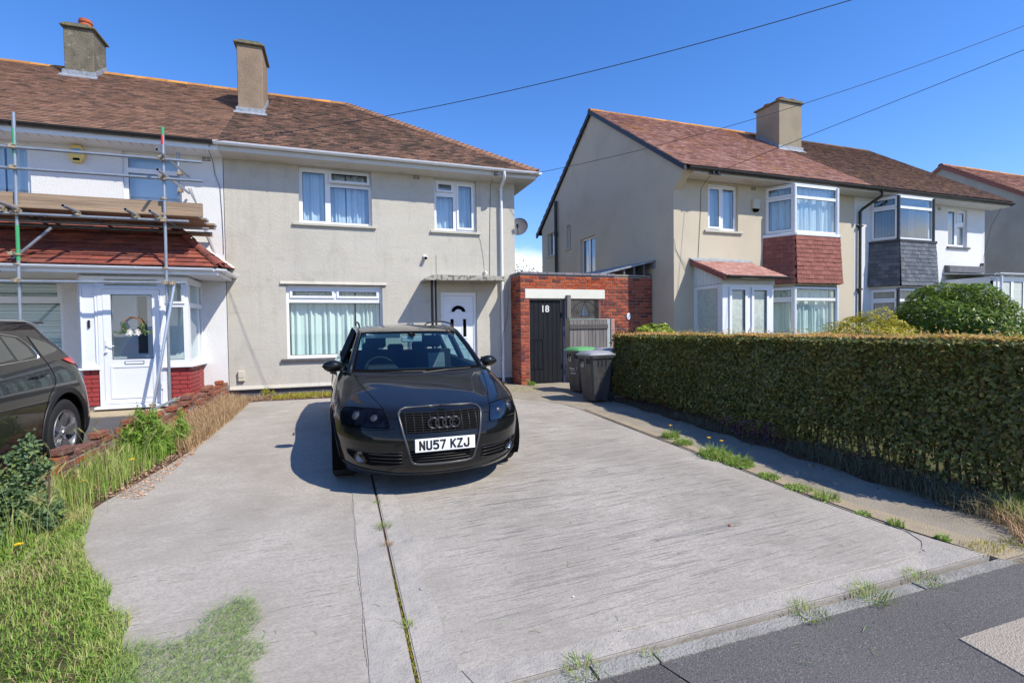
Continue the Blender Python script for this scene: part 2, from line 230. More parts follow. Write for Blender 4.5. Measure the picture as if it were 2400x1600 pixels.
Mt['lime_leaf'] = leafmat('lime_leaf', [(.20, .30, .03), (.34, .42, .05), (.10, .18, .03)], .5, .35)
Mt['tree_leaf'] = leafmat('tree_leaf', [(.03, .06, .015), (.05, .09, .02), (.08, .12, .03)], .5, .3)
Mt['grass'] = leafmat('grass_blade', [(.10, .20, .03), (.16, .29, .04), (.24, .37, .06), (.34, .40, .12), (.48, .43, .21)], .6, .35)
Mt['grass_dry'] = leafmat('dry_grass', [(.44, .33, .18), (.36, .24, .13), (.50, .40, .22), (.30, .17, .10)], .8, .25)
Mt['grass_cut'] = leafmat('cut_grass', [(.20, .30, .09), (.27, .36, .12), (.15, .24, .09)], .6, .3)
Mt['weed_green'] = leafmat('weed_leaf', [(.10, .20, .025), (.16, .29, .035), (.22, .34, .05)], .5, .35)
Mt['barley'] = leafmat('barley_head', [(.36, .42, .14), (.50, .42, .22), (.30, .38, .10)], .7, .35)
Mt['grass_shade'] = leafmat('grey_green_grass', [(.12, .13, .075), (.19, .18, .12), (.08, .10, .05)], .7, .3)  # colour darkened and browned to offset the blue shade at the hedge foot
Mt['litter'] = leafmat('dead_leaf', [(.40, .27, .16), (.52, .38, .25), (.30, .15, .09)], .9, .1)

# ------------------------------------------------------------------ mesh helpers
SLOPE = .03
def gz(y):                                   # height of the ground: rises gently from the road to the houses
    return -SLOPE * (10.5 - max(-3.0, min(10.5, y)))
class MB:
    def __init__(s, T=None): s.v = []; s.f = []; s.r = []; s.T = T; s.cur = 0.0
    def add(s, vs, fs, rnd=None):
        o = len(s.v); T = s.T
        s.v += [tuple(T @ Vector(p)) if T else tuple(p) for p in vs]
        s.f += [tuple(i + o for i in f) for f in fs]; s.r += [s.cur if rnd is None else rnd] * len(fs); return s
    def box(s, x0, x1, y0, y1, z0, z1, rnd=None):
        return s.add([(x0, y0, z0), (x1, y0, z0), (x1, y1, z0), (x0, y1, z0), (x0, y0, z1), (x1, y0, z1), (x1, y1, z1), (x0, y1, z1)],
                     [(0, 3, 2, 1), (4, 5, 6, 7), (0, 1, 5, 4), (1, 2, 6, 5), (2, 3, 7, 6), (3, 0, 4, 7)], rnd)
    def cbox(s, c, d, rz=0, rnd=None, M=None):
        m = (Matrix.Translation(c) @ (M if M is not None else Matrix.Rotation(rz, 4, 'Z')))
        x, y, z = d[0] / 2, d[1] / 2, d[2] / 2
        vs = [tuple(m @ Vector(p)) for p in [(-x, -y, -z), (x, -y, -z), (x, y, -z), (-x, y, -z), (-x, -y, z), (x, -y, z), (x, y, z), (-x, y, z)]]
        return s.add(vs, [(0, 3, 2, 1), (4, 5, 6, 7), (0, 1, 5, 4), (1, 2, 6, 5), (2, 3, 7, 6), (3, 0, 4, 7)], rnd)
    def bevbox(s, x0, x1, y0, y1, z0, z1, b):
        """box with all edges chamfered"""
        vs = []; idx = {}
        for ix, (X, sx) in enumerate(((x0, 1), (x1, -1))):
            for iy, (Y, sy) in enumerate(((y0, 1), (y1, -1))):
                for iz, (Z, sz) in enumerate(((z0, 1), (z1, -1))):
                    for a in range(3):
                        p = [X + sx * b, Y + sy * b, Z + sz * b]; p[a] = (X, Y, Z)[a]
                        idx[(ix, iy, iz, a)] = len(vs); vs.append(tuple(p))
        F = []; I = idx
        for a in range(3):
            for side in (0, 1):
                o = [q for q in range(3) if q != a]; loop = []
                for (u, w) in ((0, 0), (1, 0), (1, 1), (0, 1)):
                    k = [0, 0, 0]; k[a] = side; k[o[0]] = u; k[o[1]] = w; loop.append(I[(*k, a)])
                F.append(tuple(loop))
        for a in range(3):                              # edges along axis a
            o = [q for q in range(3) if q != a]
            for u in (0, 1):
                for w in (0, 1):
                    k0 = [0, 0, 0]; k0[o[0]] = u; k0[o[1]] = w; k1 = list(k0); k1[a] = 1
                    F.append((I[(*k0, o[0])], I[(*k0, o[1])], I[(*k1, o[1])], I[(*k1, o[0])]))
        for ix in (0, 1):
            for iy in (0, 1):
                for iz in (0, 1): F.append((I[(ix, iy, iz, 0)], I[(ix, iy, iz, 1)], I[(ix, iy, iz, 2)]))
        return s.add(vs, F)
    def slab(s, x0, x1, z0, z1, y0, y1, holes=()):
        """wall lying along x, thickness y0..y1, rectangular holes (x0,x1,z0,z1) with reveals"""
        xs = sorted({x0, x1, *[h[0] for h in holes], *[h[1] for h in holes]}); zs = sorted({z0, z1, *[h[2] for h in holes], *[h[3] for h in holes]})
        xs = [x for x in xs if x0 <= x <= x1]; zs = [z for z in zs if z0 <= z <= z1]
        def solid(i, j):
            if not (0 <= i < len(xs) - 1 and 0 <= j < len(zs) - 1): return False
            cx = (xs[i] + xs[i + 1]) / 2; cz = (zs[j] + zs[j + 1]) / 2
            return not any(h[0] < cx < h[1] and h[2] < cz < h[3] for h in holes)
        for i in range(len(xs) - 1):
            for j in range(len(zs) - 1):
                if not solid(i, j): continue
                a, b, c, d = xs[i], xs[i + 1], zs[j], zs[j + 1]
                s.add([(a, y0, c), (b, y0, c), (b, y0, d), (a, y0, d)], [(0, 1, 2, 3)]); s.add([(a, y1, c), (b, y1, c), (b, y1, d), (a, y1, d)], [(3, 2, 1, 0)])
                if not solid(i - 1, j): s.add([(a, y0, c), (a, y1, c), (a, y1, d), (a, y0, d)], [(3, 2, 1, 0)])
                if not solid(i + 1, j): s.add([(b, y0, c), (b, y1, c), (b, y1, d), (b, y0, d)], [(0, 1, 2, 3)])
                if not solid(i, j - 1): s.add([(a, y0, c), (b, y0, c), (b, y1, c), (a, y1, c)], [(3, 2, 1, 0)])
                if not solid(i, j + 1): s.add([(a, y0, d), (b, y0, d), (b, y1, d), (a, y1, d)], [(0, 1, 2, 3)])
        return s
    def prism(s, pts, a, b, axis='y'):
        """polygon in the two other axes extruded from a to b"""
        n = len(pts)
        def P(p, t): return {'x': (t, p[0], p[1]), 'y': (p[0], t, p[1]), 'z': (p[0], p[1], t)}[axis]
        return s.add([P(p, a) for p in pts] + [P(p, b) for p in pts], [tuple(range(n))[::-1], tuple(range(n, 2 * n))] + [(i, (i + 1) % n, n + (i + 1) % n, n + i) for i in range(n)])
    def tube(s, pts, r, n=8, caps=True, r2=None):
        pts = [Vector(p) for p in pts]; m = len(pts); vs = []; up = None
        for i, p in enumerate(pts):
            d_ = (pts[min(i + 1, m - 1)] - pts[max(i - 1, 0)]); d = d_.normalized() if d_.length > 1e-7 else (d if i else Vector((0, 0, 1)))
            if up is None: up = Vector((0, 0, 1)) if abs(d.z) < .9 else Vector((1, 0, 0))
            a = d.cross(up).normalized(); b = a.cross(d).normalized(); up = b
            rr = r if r2 is None else r + (r2 - r) * i / max(1, m - 1)
            if isinstance(r, (list, tuple)): rr = r[i]
            for k in range(n): t = 2 * math.pi * k / n; vs.append(tuple(p + a * (rr * math.cos(t)) + b * (rr * math.sin(t))))
        fs = [(i * n + k, i * n + (k + 1) % n, (i + 1) * n + (k + 1) % n, (i + 1) * n + k) for i in range(m - 1) for k in range(n)]
        if caps: fs += [tuple(range(n))[::-1], tuple(range((m - 1) * n, m * n))]
        return s.add(vs, fs)
    def lathe(s, prof, n=24, M=None):
        """profile of (radius, height) turned about z"""
        vs = []; m = len(prof)
        for (r, h) in prof:
            for k in range(n):
                t = 2 * math.pi * k / n; p = Vector((r * math.cos(t), r * math.sin(t), h)); vs.append(tuple(M @ p) if M is not None else tuple(p))
        return s.add(vs, [(i * n + k, i * n + (k + 1) % n, (i + 1) * n + (k + 1) % n, (i + 1) * n + k) for i in range(m - 1) for k in range(n)])
    def grid(s, rows):
        """rows: list of equally long lists of points"""
        m = len(rows); n = len(rows[0])
        return s.add([p for r in rows for p in r], [(i * n + j, i * n + j + 1, (i + 1) * n + j + 1, (i + 1) * n + j) for i in range(m - 1) for j in range(n - 1)])
    def mesh(s, name, m, smooth=False):
        me = bpy.data.meshes.new(name); me.from_pydata(s.v, [], s.f); me.materials.append(m)
        if any(s.r):
            a = me.attributes.new('rnd', 'FLOAT', 'FACE'); a.data.foreach_set('value', s.r)
        if smooth:
            me.polygons.foreach_set('use_smooth', [True] * len(me.polygons))
            if smooth != 'all': me.set_sharp_from_angle(angle=R(smooth if smooth is not True else 40))
        me.update(); return me
    def build(s, name, m, parent=None, smooth=False, **kw):
        return link(name, s.mesh(name, m, smooth), parent, **kw)
LOCAL = set()
def wm(o):
    return (wm(o.parent) @ o.matrix_parent_inverse if o.parent else Matrix()) @ o.matrix_basis
def link(name, me, parent=None, **kw):
    o = bpy.data.objects.new(name, me); COL.objects.link(o)
    if parent is not None:
        o.parent = parent
        if parent.name in LOCAL: LOCAL.add(o.name)          # built in the thing's own frame
        else: o.matrix_parent_inverse = wm(parent).inverted()  # built in world coordinates
    for k, v in kw.items(): o[k] = v
    return o
def thing(name, label, cat, loc=(0, 0, 0), rz=0, group=None, rot=None):
    o = bpy.data.objects.new(name, None); COL.objects.link(o); o.location = loc; o.rotation_euler = rot or (0, 0, rz); o.empty_display_size = .2
    o['label'] = label; o['category'] = cat
    if group: o['group'] = group
    return o
def tag(o, label, cat, group=None):
    o['label'] = label; o['category'] = cat
    if group: o['group'] = group
    return o
def struct(name, mb, m, smooth=False): return mb.build(name, m, None, smooth, kind='structure')
def place(me, name, parent, M, **kw):
    o = link(name, me, parent, **kw); o.matrix_basis = M; return o
def vals(rn, n): return rng.random(n)
def fan_cloud(name, P, N, L, Wd, m, parent=None, kind='stuff', lift=None, shape='leaf', rndv=None):
    """thousands of little leaves: P centres, N facing directions, L lengths, Wd widths"""
    n = len(P); N = N / np.maximum(1e-6, np.linalg.norm(N, axis=1))[:, None]
    t = rng.normal(size=(n, 3)); t -= (t * N).sum(1)[:, None] * N; t /= np.maximum(1e-6, np.linalg.norm(t, axis=1))[:, None]; b = np.cross(N, t)
    L = np.broadcast_to(L, n)[:, None]; Wd = np.broadcast_to(Wd, n)[:, None]
    v = np.stack([P - t * L * .5, P + b * Wd * .5 + N * Wd * .15, P + t * L * .5, P - b * Wd * .5 + N * Wd * .15], 1).reshape(-1, 3)
    f = (np.arange(n)[:, None] * 4 + np.array([[0, 1, 2, 0, 2, 3]])).reshape(-1)
    return np_mesh(name, v, f, 3, np.repeat(rng.random(n) if rndv is None else rndv, 2), m, parent, kind)
def np_mesh(name, v, f, k, rv, m, parent=None, kind=None):
    me = bpy.data.meshes.new(name); nf = len(f) // k
    me.vertices.add(len(v)); me.vertices.foreach_set('co', np.ascontiguousarray(v, dtype=np.float32).ravel())
    me.loops.add(len(f)); me.loops.foreach_set('vertex_index', np.ascontiguousarray(f, dtype=np.int32))
    me.polygons.add(nf); me.polygons.foreach_set('loop_start', np.arange(nf, dtype=np.int32) * k); me.polygons.foreach_set('loop_total', np.full(nf, k, dtype=np.int32))
    a = me.attributes.new('rnd', 'FLOAT', 'FACE'); a.data.foreach_set('value', np.ascontiguousarray(rv, dtype=np.float32))
    me.materials.append(m); me.update(calc_edges=True); me.validate()
    o = link(name, me, parent)
    if kind: o['kind'] = kind
    return o
def blades(name, P, H, Wd, m, parent=None, lean=.5, kind='stuff', rndv=None, dirs=None, up=1.0, bend=1.0):
    """grass blades: two-segment tapering strips; P feet, H heights"""
    n = len(P); H = np.broadcast_to(H, n)[:, None]; Wd = np.broadcast_to(Wd, n)[:, None]
    a = rng.random(n) * 2 * math.pi; s = np.stack([np.cos(a), np.sin(a), np.zeros(n)], 1)
    d = np.stack([-s[:, 1], s[:, 0], np.zeros(n)], 1) if dirs is None else dirs
    k = (rng.random(n)[:, None] * .8 + .2) * lean; z = np.array([[0, 0, 1.]]) * up
    p1 = P + (z * .55 + d * k * .25) * H; p2 = P + (z * (1 - .25 * k * bend) + d * k) * H
    v = np.stack([P - s * Wd / 2, P + s * Wd / 2, p1 + s * Wd * .38, p1 - s * Wd * .38, p2], 1).reshape(-1, 3)
    f = (np.arange(n)[:, None] * 5 + np.array([[0, 1, 2, 0, 2, 3, 3, 2, 4]])).reshape(-1)
    return np_mesh(name, v, f, 3, np.repeat(rng.random(n) if rndv is None else rndv, 3), m, parent, kind)
def inpoly(x, y, poly):
    r = np.zeros(len(x), bool); j = len(poly) - 1
    for i in range(len(poly)):
        xi, yi = poly[i]; xj, yj = poly[j]
        c = ((yi > y) != (yj > y)) & (x < (xj - xi) * (y - yi) / (yj - yi + 1e-12) + xi); r ^= c; j = i
    return r
def scatter(poly, n):
    xs = [p[0] for p in poly]; ys = [p[1] for p in poly]; x = rng.uniform(min(xs), max(xs), n * 3); y = rng.uniform(min(ys), max(ys), n * 3)
    k = inpoly(x, y, poly); x = x[k][:n]; y = y[k][:n]; return x, y
def gzn(y): return -SLOPE * (10.5 - np.clip(y, -3, 10.5))
def text(s, size, m, name, parent, M, depth=.004, bold=0.0, sx=1):
    cu = bpy.data.curves.new(name, 'FONT'); cu.body = s; cu.size = size; cu.extrude = depth; cu.offset = bold; cu.align_x = 'CENTER'; cu.align_y = 'CENTER'
    tmp = bpy.data.objects.new(name + '_t', cu); COL.objects.link(tmp)
    me = bpy.data.meshes.new_from_object(tmp.evaluated_get(bpy.context.evaluated_depsgraph_get())); bpy.data.objects.remove(tmp); bpy.data.curves.remove(cu)
    me.materials.clear(); me.materials.append(m); o = link(name, me, parent); o.matrix_basis = M @ Matrix.Rotation(R(90), 4, 'X') @ Matrix.Diagonal((sx, 1, 1, 1)); return o

# ------------------------------------------------------------------ tiled planes
def tiles(parent, o, u, v, length, poly, gauge, width, m, name='roof_tile', parts=0, thick=.020, n=None, gap=.004, hide=None, kick=.15, rough=1.0, rest='roof_tiles'):
    """o origin, u along the eave, v up the slope (unit vectors); poly clip in (u,v). The first rows of whole tiles are separate parts, the rest one mesh."""
    u = Vector(u).normalized(); v = Vector(v).normalized(); w = u.cross(v).normalized()
    B = Matrix((u, v, w)).transposed().to_4x4(); O = Vector(o)
    px = [p[0] for p in poly]; py = [p[1] for p in poly]
    rows = int((max(py) - min(py)) / gauge) + 1; L = gauge * 1.25
    def lim(vv):                                            # extent of the polygon at height vv
        xs = []
        for i in range(len(poly)):
            (x1, y1), (x2, y2) = poly[i], poly[(i + 1) % len(poly)]
            if (y1 <= vv < y2) or (y2 <= vv < y1): xs.append(x1 + (x2 - x1) * (vv - y1) / (y2 - y1))
        return (min(xs), max(xs)) if len(xs) >= 2 else None
    one = MB(); one.box(-width / 2 + gap / 2, width / 2 - gap / 2, 0, L, 0, thick); me = one.mesh(name, m)
    stuff = MB(); cnt = 0
    for r in range(rows):
        vv = min(py) + r * gauge; lm = lim(vv + gauge * .4)
        if not lm: continue
        off = (r % 2) * width / 2; k0 = int(math.floor((lm[0] - off) / width)); k1 = int(math.ceil((lm[1] - off) / width))
        for k in range(k0, k1 + 1):
            a = max(lm[0], off + k * width - width / 2); b = min(lm[1], off + k * width + width / 2)
            if b - a < .03: continue
            c = (a + b) / 2; h = random.uniform(0, .006) * rough; tilt = -kick * random.uniform(.8, 1.25); yaw = random.gauss(0, .008) * rough; dv = random.gauss(0, .003) * rough
            if hide and hide(c, vv): continue
            M = Matrix.Translation(O + u * c + v * (vv + dv) + w * (.012 + h)) @ B @ Matrix.Rotation(yaw, 4, 'Z') @ Matrix.Rotation(tilt, 4, 'X')
            if cnt < parts and b - a > width * .98:
                place(me, name, parent, M); cnt += 1
            else:
                x = (b - a) / 2 - gap / 2
                P = [M @ Vector(q) for q in [(-x, 0, 0), (x, 0, 0), (x, 0, thick), (-x, 0, thick), (-x, L, 0), (x, L, 0), (x, L, thick), (-x, L, thick)]]
                stuff.add(P, [(0, 1, 2, 3), (3, 2, 6, 7), (0, 3, 7, 4), (1, 5, 6, 2)], random.random())
    if stuff.f: stuff.build(rest, m, parent, kind='stuff')
    return cnt
# ------------------------------------------------------------------ windows
def frame_T(origin, ang): return Matrix.Translation(origin) @ Matrix.Rotation(ang, 4, 'Z')
def window(parent, T, x0, x1, z0, z1, panes, fm='upvc', gm='glass', fw=.05, depth=.07, inset=.06, curtain=None, name='window', sill=None, cm='curtain_white', label=None, room=True):
    """local frame: x along the wall, y inwards, z up. panes: (x0,x1,z0,z1[,sash[,open degrees]])"""
    y0 = inset; y1 = inset + depth
    holes = [(p[0], p[1], p[2], p[3]) for p in panes]
    fr = MB(T).slab(x0, x1, z0, z1, y0, y1, holes).build(name, Mt[fm], parent)
    if label: fr['label'] = label
    gl = MB(T); gk = MB(T)
    for p in panes:
        a, b, c, d = p[:4]; sash = len(p) > 4 and p[4]; op = p[5] if len(p) > 5 else 0
        if sash:
            e = .022; f = .048; TT = T
            if op: TT = T @ Matrix.Translation((0, y0 - .01, d + e)) @ Matrix.Rotation(R(-op), 4, 'X') @ Matrix.Translation((0, -(y0 - .01), -(d + e)))
            MB(TT).slab(a - e, b + e, c - e, d + e, y0 - .022, y0 + .012, [(a + f - e, b - f + e, c + f - e, d - f + e)]).build('sash', Mt[fm], fr)
            MB(TT).slab(a + f - e - .001, b - f + e + .001, c + f - e - .001, d - f + e + .001, y0 - .008, y0 - .002, [(a + f - e + .009, b - f + e - .009, c + f - e + .009, d - f + e - .009)]).build('gasket', Mt['gasket'], fr)
            MB(TT).box(a + f - e, b - f + e, y0 + .0, y0 + .004, c + f - e, d - f + e).build('pane', Mt[gm], fr)
        else:
            gk.slab(a - .001, b + .001, c - .001, d + .001, y0 + .020, y0 + .026, [(a + .008, b - .008, c + .008, d - .008)])
            MB(T).box(a, b, y0 + .028, y0 + .032, c, d).build('pane', Mt[gm], fr)
    if gk.f: gk.build('gasket', Mt['gasket'], fr)
    if curtain:
        for cu in curtain:                                 # (x0,x1,z0,z1,kind,wave count[,material])
            a, b, c, d, kind, wv = cu[:6]; cmat = Mt[cu[6] if len(cu) > 6 else cm]; yb = y1 + (.05 if kind != 'blind' else .03)
            if kind in ('blind', 'vert'):
                nb = wv; q = MB(T)
                for i in range(nb):
                    if kind == 'blind':
                        zz = c + (d - c) * (i + .5) / nb; h = (d - c) / nb; q.cbox((0, 0, 0), (0, 0, 0)) if False else q.add([(a, yb, zz - h * .48), (b, yb, zz - h * .48), (b, yb + .012, zz + h * .42), (a, yb + .012, zz + h * .42)], [(0, 1, 2, 3)])
                    else:
                        xx = a + (b - a) * (i + .5) / nb; h = (b - a) / nb; q.add([(xx - h * .5, yb, c), (xx + h * .34, yb + .035, c), (xx + h * .34, yb + .035, d), (xx - h * .5, yb, d)], [(0, 1, 2, 3)])
                q.build('blind', cmat, fr)
            else:
                nx = max(8, wv * 8); rows = []
                ph = [random.uniform(0, 6.28) for _ in range(4)]
                for j in range(5):
                    zz = c + (d - c) * j / 4; amp = .034 + .012 * (1 - j / 4); row = []
                    for i in range(nx + 1):
                        t = i / nx; sway = .012 * math.sin(2.2 * t * wv + ph[0]) * (1 - j / 4)
                        row.append((a + (b - a) * t + sway, yb + amp * (.6 * math.sin(6.283 * wv * t + ph[1] + 2.2 * math.sin(5 * t + ph[2]) + .6 * j / 4) + .5 * math.sin(6.283 * wv * 1.63 * t + ph[3]) + .35 * math.sin(6.283 * wv * .41 * t + ph[0])) + .04, zz))
                    rows.append(row)
                MB(T).grid(rows).build('curtain', cmat, fr, smooth='all')
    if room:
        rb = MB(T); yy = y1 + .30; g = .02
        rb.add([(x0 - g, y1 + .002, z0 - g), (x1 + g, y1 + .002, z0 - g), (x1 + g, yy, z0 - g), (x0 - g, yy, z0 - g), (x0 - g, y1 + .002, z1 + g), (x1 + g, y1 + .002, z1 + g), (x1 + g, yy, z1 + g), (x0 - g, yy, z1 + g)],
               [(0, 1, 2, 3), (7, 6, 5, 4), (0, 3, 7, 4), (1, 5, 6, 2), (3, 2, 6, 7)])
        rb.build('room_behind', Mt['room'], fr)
    if sill:
        sx0, sx1, sz0, sz1, out, sm = sill
        MB(T).bevbox(sx0, sx1, -out, y0 - .001, sz0, sz1, .006).build('sill', Mt[sm], fr)
    return fr
def gutter(parent, p0, p1, r, m, out, name='gutter', brackets=0, bm=None, ends=True):
    """half-round gutter from p0 to p1; out = unit vector pointing away from the wall"""
    p0 = Vector(p0); p1 = Vector(p1); o = Vector(out); q = MB(); rows = []; n = 9
    for rr in (r, r - .004):
        for P in (p0, p1): rows.append([tuple(P + o * (rr * math.cos(math.pi * k / (n - 1))) - Vector((0, 0, rr * math.sin(math.pi * k / (n - 1))))) for k in range(n)])
    q.grid(rows[:2]); q.grid(rows[2:])
    d = (p1 - p0).normalized()
    for s_ in (1, -1): q.tube([p0 + o * (r - .002) * s_, p1 + o * (r - .002) * s_], .005, 5)
    if ends:
        for P in (p0, p1): q.add([tuple(P + o * (r * math.cos(math.pi * k / (n - 1))) - Vector((0, 0, r * math.sin(math.pi * k / (n - 1))))) for k in range(n)], [tuple(range(n))])
    g = q.build(name, m, parent)
    for i in range(brackets):
        t = (i + .5) / brackets; P = p0.lerp(p1, t); b = MB()
        for wd, rr in ((.012, r + .006),):
            b.grid([[tuple(P + d * s_ + o * (rr * math.cos(math.pi * k / 10)) - Vector((0, 0, rr * math.sin(math.pi * k / 10)))) for k in range(11)] for s_ in (-wd, wd)])
        b.build('gutter_bracket', bm or m, g)
    return g
def brickmesh(l=.215, h=.065, d=.06, b=.006):
    q = MB(); q.bevbox(-l / 2, l / 2, 0, d, -h / 2, h / 2, b); return q
def coursed(parent, T, x0, x1, z0, z1, holes, m, name='brick', bond='stretcher', parts=300, skip=None, y=0, mort=.010, L=.215, H=.065, depth=.05, special=None, start=0, restname='bricks'):
    """coursed brickwork in front of a mortar backing; local x along, y inwards"""
    P = L + mort; G = H + mort; rows = int(round((z1 - z0) / G)); cache = {}; cells = []
    for r in range(rows):
        zc = z0 + (r + .5) * G; off = ((r + start) % 2) * P / 2
        if bond == 'flemish': off = ((r + start) % 2) * P * .5
        spans = [(x0, x1)]
        for h in holes:
            if h[2] < zc < h[3]:
                ns = []
                for a, b in spans:
                    if h[1] <= a or h[0] >= b: ns.append((a, b)); continue
                    if h[0] > a: ns.append((a, h[0]))
                    if h[1] < b: ns.append((h[1], b))
                spans = ns
        for a, b in spans:
            k = math.floor((a - x0 + off) / P) - 1; x = x0 - off + k * P
            while x < b:
                s_ = max(a, x); e = min(b, x + P)
                if e - s_ > .04: cells.append(((s_ + e) / 2, zc, e - s_ - mort, r))
                x += P
    cells = [c for c in cells if not (skip and skip(c[0], c[1]))]
    if special: cells.sort(key=lambda c: 0)
    rest = MB(T); n = 0
    for (xc, zc, l, r) in cells:
        sp = special and special(xc, zc)
        dy = random.gauss(0, .0015) + (-.006 * random.random() if sp else 0)
        lk = round(l / .01) * .01
        mm = Mt['spall'] if sp else m
        if n < parts:
            key = (lk, bool(sp), random.randint(0, 3) if sp else 0)
            if key not in cache:
                if sp:
                    q = MB(); nx = max(3, int(lk / .03)); f = [[(-lk / 2 + lk * i / nx, (random.uniform(-.004, .012) if 0 < j < 3 and 0 < i < nx else .007), -H / 2 + H * j / 3) for i in range(nx + 1)] for j in range(4)]
                    q.grid(f); q.box(-lk / 2, lk / 2, .028, depth, -H / 2, H / 2)
                    fr_ = f; 
                    for j in (0, 3): q.grid([f[j], [(p[0], .03, p[2]) for p in f[j]]])
                    for i in (0, nx): q.grid([[f[j][i] for j in range(4)], [(f[j][i][0], .03, f[j][i][2]) for j in range(4)]])
                    cache[key] = q.mesh('brick', mm)
                else: cache[key] = brickmesh(lk, H, depth).mesh('brick', mm)
            place(cache[key], name, parent, T @ Matrix.Translation((xc, y + dy, zc)) @ Matrix.Rotation(random.gauss(0, .004), 4, 'Y')); n += 1
        else:
            rest.cur = random.random(); rest.bevbox(xc - l / 2, xc + l / 2, y + dy, y + dy + depth, zc - H / 2, zc + H / 2, .005)
    if rest.f: rest.build(restname, m, parent, kind='stuff')

# ------------------------------------------------------------------ ground, drive, road
def sheet(name, poly, dz, m, thick=0, z=gz, kind='structure', parent=None):
    """polygon lying on the sloping ground, optionally with thickness"""
    q = MB(); n = len(poly); top = [(x, y, z(y) + dz) for x, y in poly]
    if thick:
        q.add(top + [(x, y, zz - thick) for x, y, zz in top], [tuple(range(n))] + [(i, n + i, n + (i + 1) % n, (i + 1) % n) for i in range(n)])
    else: q.add(top, [tuple(range(n))])
    o = q.build(name, m, parent)
    if parent is None: o['kind'] = kind
    return o
q = MB(); ys = [-300, -3, 10.5, 400]; z_ = lambda y: gz(y) - .07
for i in range(3): q.add([(-300, ys[i], z_(ys[i])), (400, ys[i], z_(ys[i])), (400, ys[i + 1], z_(ys[i + 1])), (-300, ys[i + 1], z_(ys[i + 1]))], [(0, 1, 2, 3)])
struct('ground', q, Mt['far_ground'])
# footway in asphalt, road beyond it behind the camera
sheet('pavement', [(-14, -1.2), (30, -1.2), (30, 1.90), (-14, 1.90)], -.010, Mt['asphalt'], .05)
sheet('road', [(-60, -2.99), (70, -2.99), (70, -1.35), (-60, -1.35)], -.062, Mt['asphalt'])
sheet('road', [(-60, -8.5), (70, -8.5), (70, -3.0), (-60, -3.0)], -.062, Mt['asphalt'])
for i in range(24):
    sheet('kerb', [(-12 + i * .92, -1.34), (-11.09 + i * .92, -1.34), (-11.09 + i * .92, -1.21), (-12 + i * .92, -1.21)], .0, Mt['kerb'], .12)
sheet('paving_slab', [(2.80, 1.13), (3.62, 1.12), (3.64, 1.545), (2.84, 1.55)], -.003, Mt['slab'], .04)
sheet('paving_slab', [(2.80, .55), (3.60, .54), (3.62, 1.115), (2.80, 1.125)], -.004, Mt['slab'], .04)
q = MB(); pts = [(1.36, 1.90), (1.42, 1.72), (1.40, 1.55), (1.47, 1.38), (1.45, 1.2), (1.50, .9)]
for (a, b), (c, d) in zip(pts[:-1], pts[1:]): q.add([(a - .004, b, gz(b) - .0085), (a + .004, b, gz(b) - .0085), (c + .004, d, gz(d) - .0085), (c - .004, d, gz(d) - .0085)], [(0, 3, 2, 1)])
q.build('pavement_crack', Mt['void'], None, kind='structure')
sheet('pavement_patch', [(-.5, -1.19), (1.44, -1.19), (1.41, 1.2), (1.38, 1.895), (-.5, 1.895)], -.0088, mat('asphalt_patch', (.072, .066, .064), .88, spec=.25, noises=[(140, (.19, .175, .165), .56, .68, .8, None), (90, (.03, .03, .032), .56, .68, .85, None), (2, (.095, .088, .084), .45, .7, .6, None)], bumps=[(140, .006, 3, None)]))
# edging kerbs between footway and drive
xs = [-2.6, -1.7, -.78, .16, 1.05, 1.37, 2.28, 3.18, 4.06]
for i in range(len(xs) - 1):
    w_ = .06 if i < 5 else .045
    sheet('edging_kerb', [(xs[i] + .006, 1.905), (xs[i + 1] - .006, 1.905), (xs[i + 1] - .006, 1.905 + w_ + .03), (xs[i] + .006, 1.905 + w_ + .03)], -.006 + random.uniform(-.004, .003), Mt['kerb'], .05)
# driveway: two slabs with an open joint at x=.3 and smooth trowelled margins
def wob(a, b, n, amp): return [(a[0] + (b[0] - a[0]) * i / n + random.uniform(-amp, amp), a[1] + (b[1] - a[1]) * i / n + random.uniform(-amp, amp)) for i in range(n + 1)]
leftedge = [(-1.60, 10.1), (-1.62, 8.2), (-1.66, 6.46), (-1.90, 5.1), (-1.98, 4.2), (-1.95, 2.9), (-1.9, 2.02)]
struct_left = wob((.291, 2.0), (.294, 10.15), 26, .002) + [(-.1, 10.12), (-1.3, 10.16)] + leftedge
sheet('driveway', struct_left, .0, Mt['drive'], .05)
right = [(4.0, 2.02), (3.86, 2.5), (3.81, 3.2), (3.83, 4.0), (3.80, 5.2), (3.80, 6.6), (3.80, 7.45), (3.72, 7.95), (3.52, 8.4), (3.12, 8.9), (2.6, 9.35), (1.9, 9.8), (1.2, 10.08)]
sheet('driveway', right + wob((.309, 10.15), (.306, 2.0), 26, .002), .001, Mt['drive'], .05)
sheet('driveway_margin', wob((.105, 2.0), (.11, 10.1), 18, .003)[::-1] + wob((.286, 2.02), (.289, 10.08), 18, .002), .0045, Mt['smooth_conc'])
sheet('driveway_margin', [(.315, 2.01), (.50, 2.01)] + wob((.475, 2.4), (.40, 10.0), 60, .018) + [(.315, 10.0)], .0046, Mt['smooth_conc'])
sheet('driveway_margin', [(.54, 2.005), (3.98, 2.03)] + [(3.78, 2.28), (3.6, 2.19)] + wob((3.3, 2.145), (.50, 2.13), 50, .014), .0050, Mt['smooth_conc'])
q = MB()                                                  # raised lines left by the shuttering
for (x, a, b) in ((.10, 2.05, 6.0),):
    for i in range(60):
        y0 = a + (b - a) * i / 60; y1 = a + (b - a) * (i + .96) / 60; xx = x + .006 * math.sin(i * .7) + random.uniform(-.001, .001)
        q.box(xx - .002, xx + .002, y0, y1, gz(y0) - .001, gz(y0) + .0052)
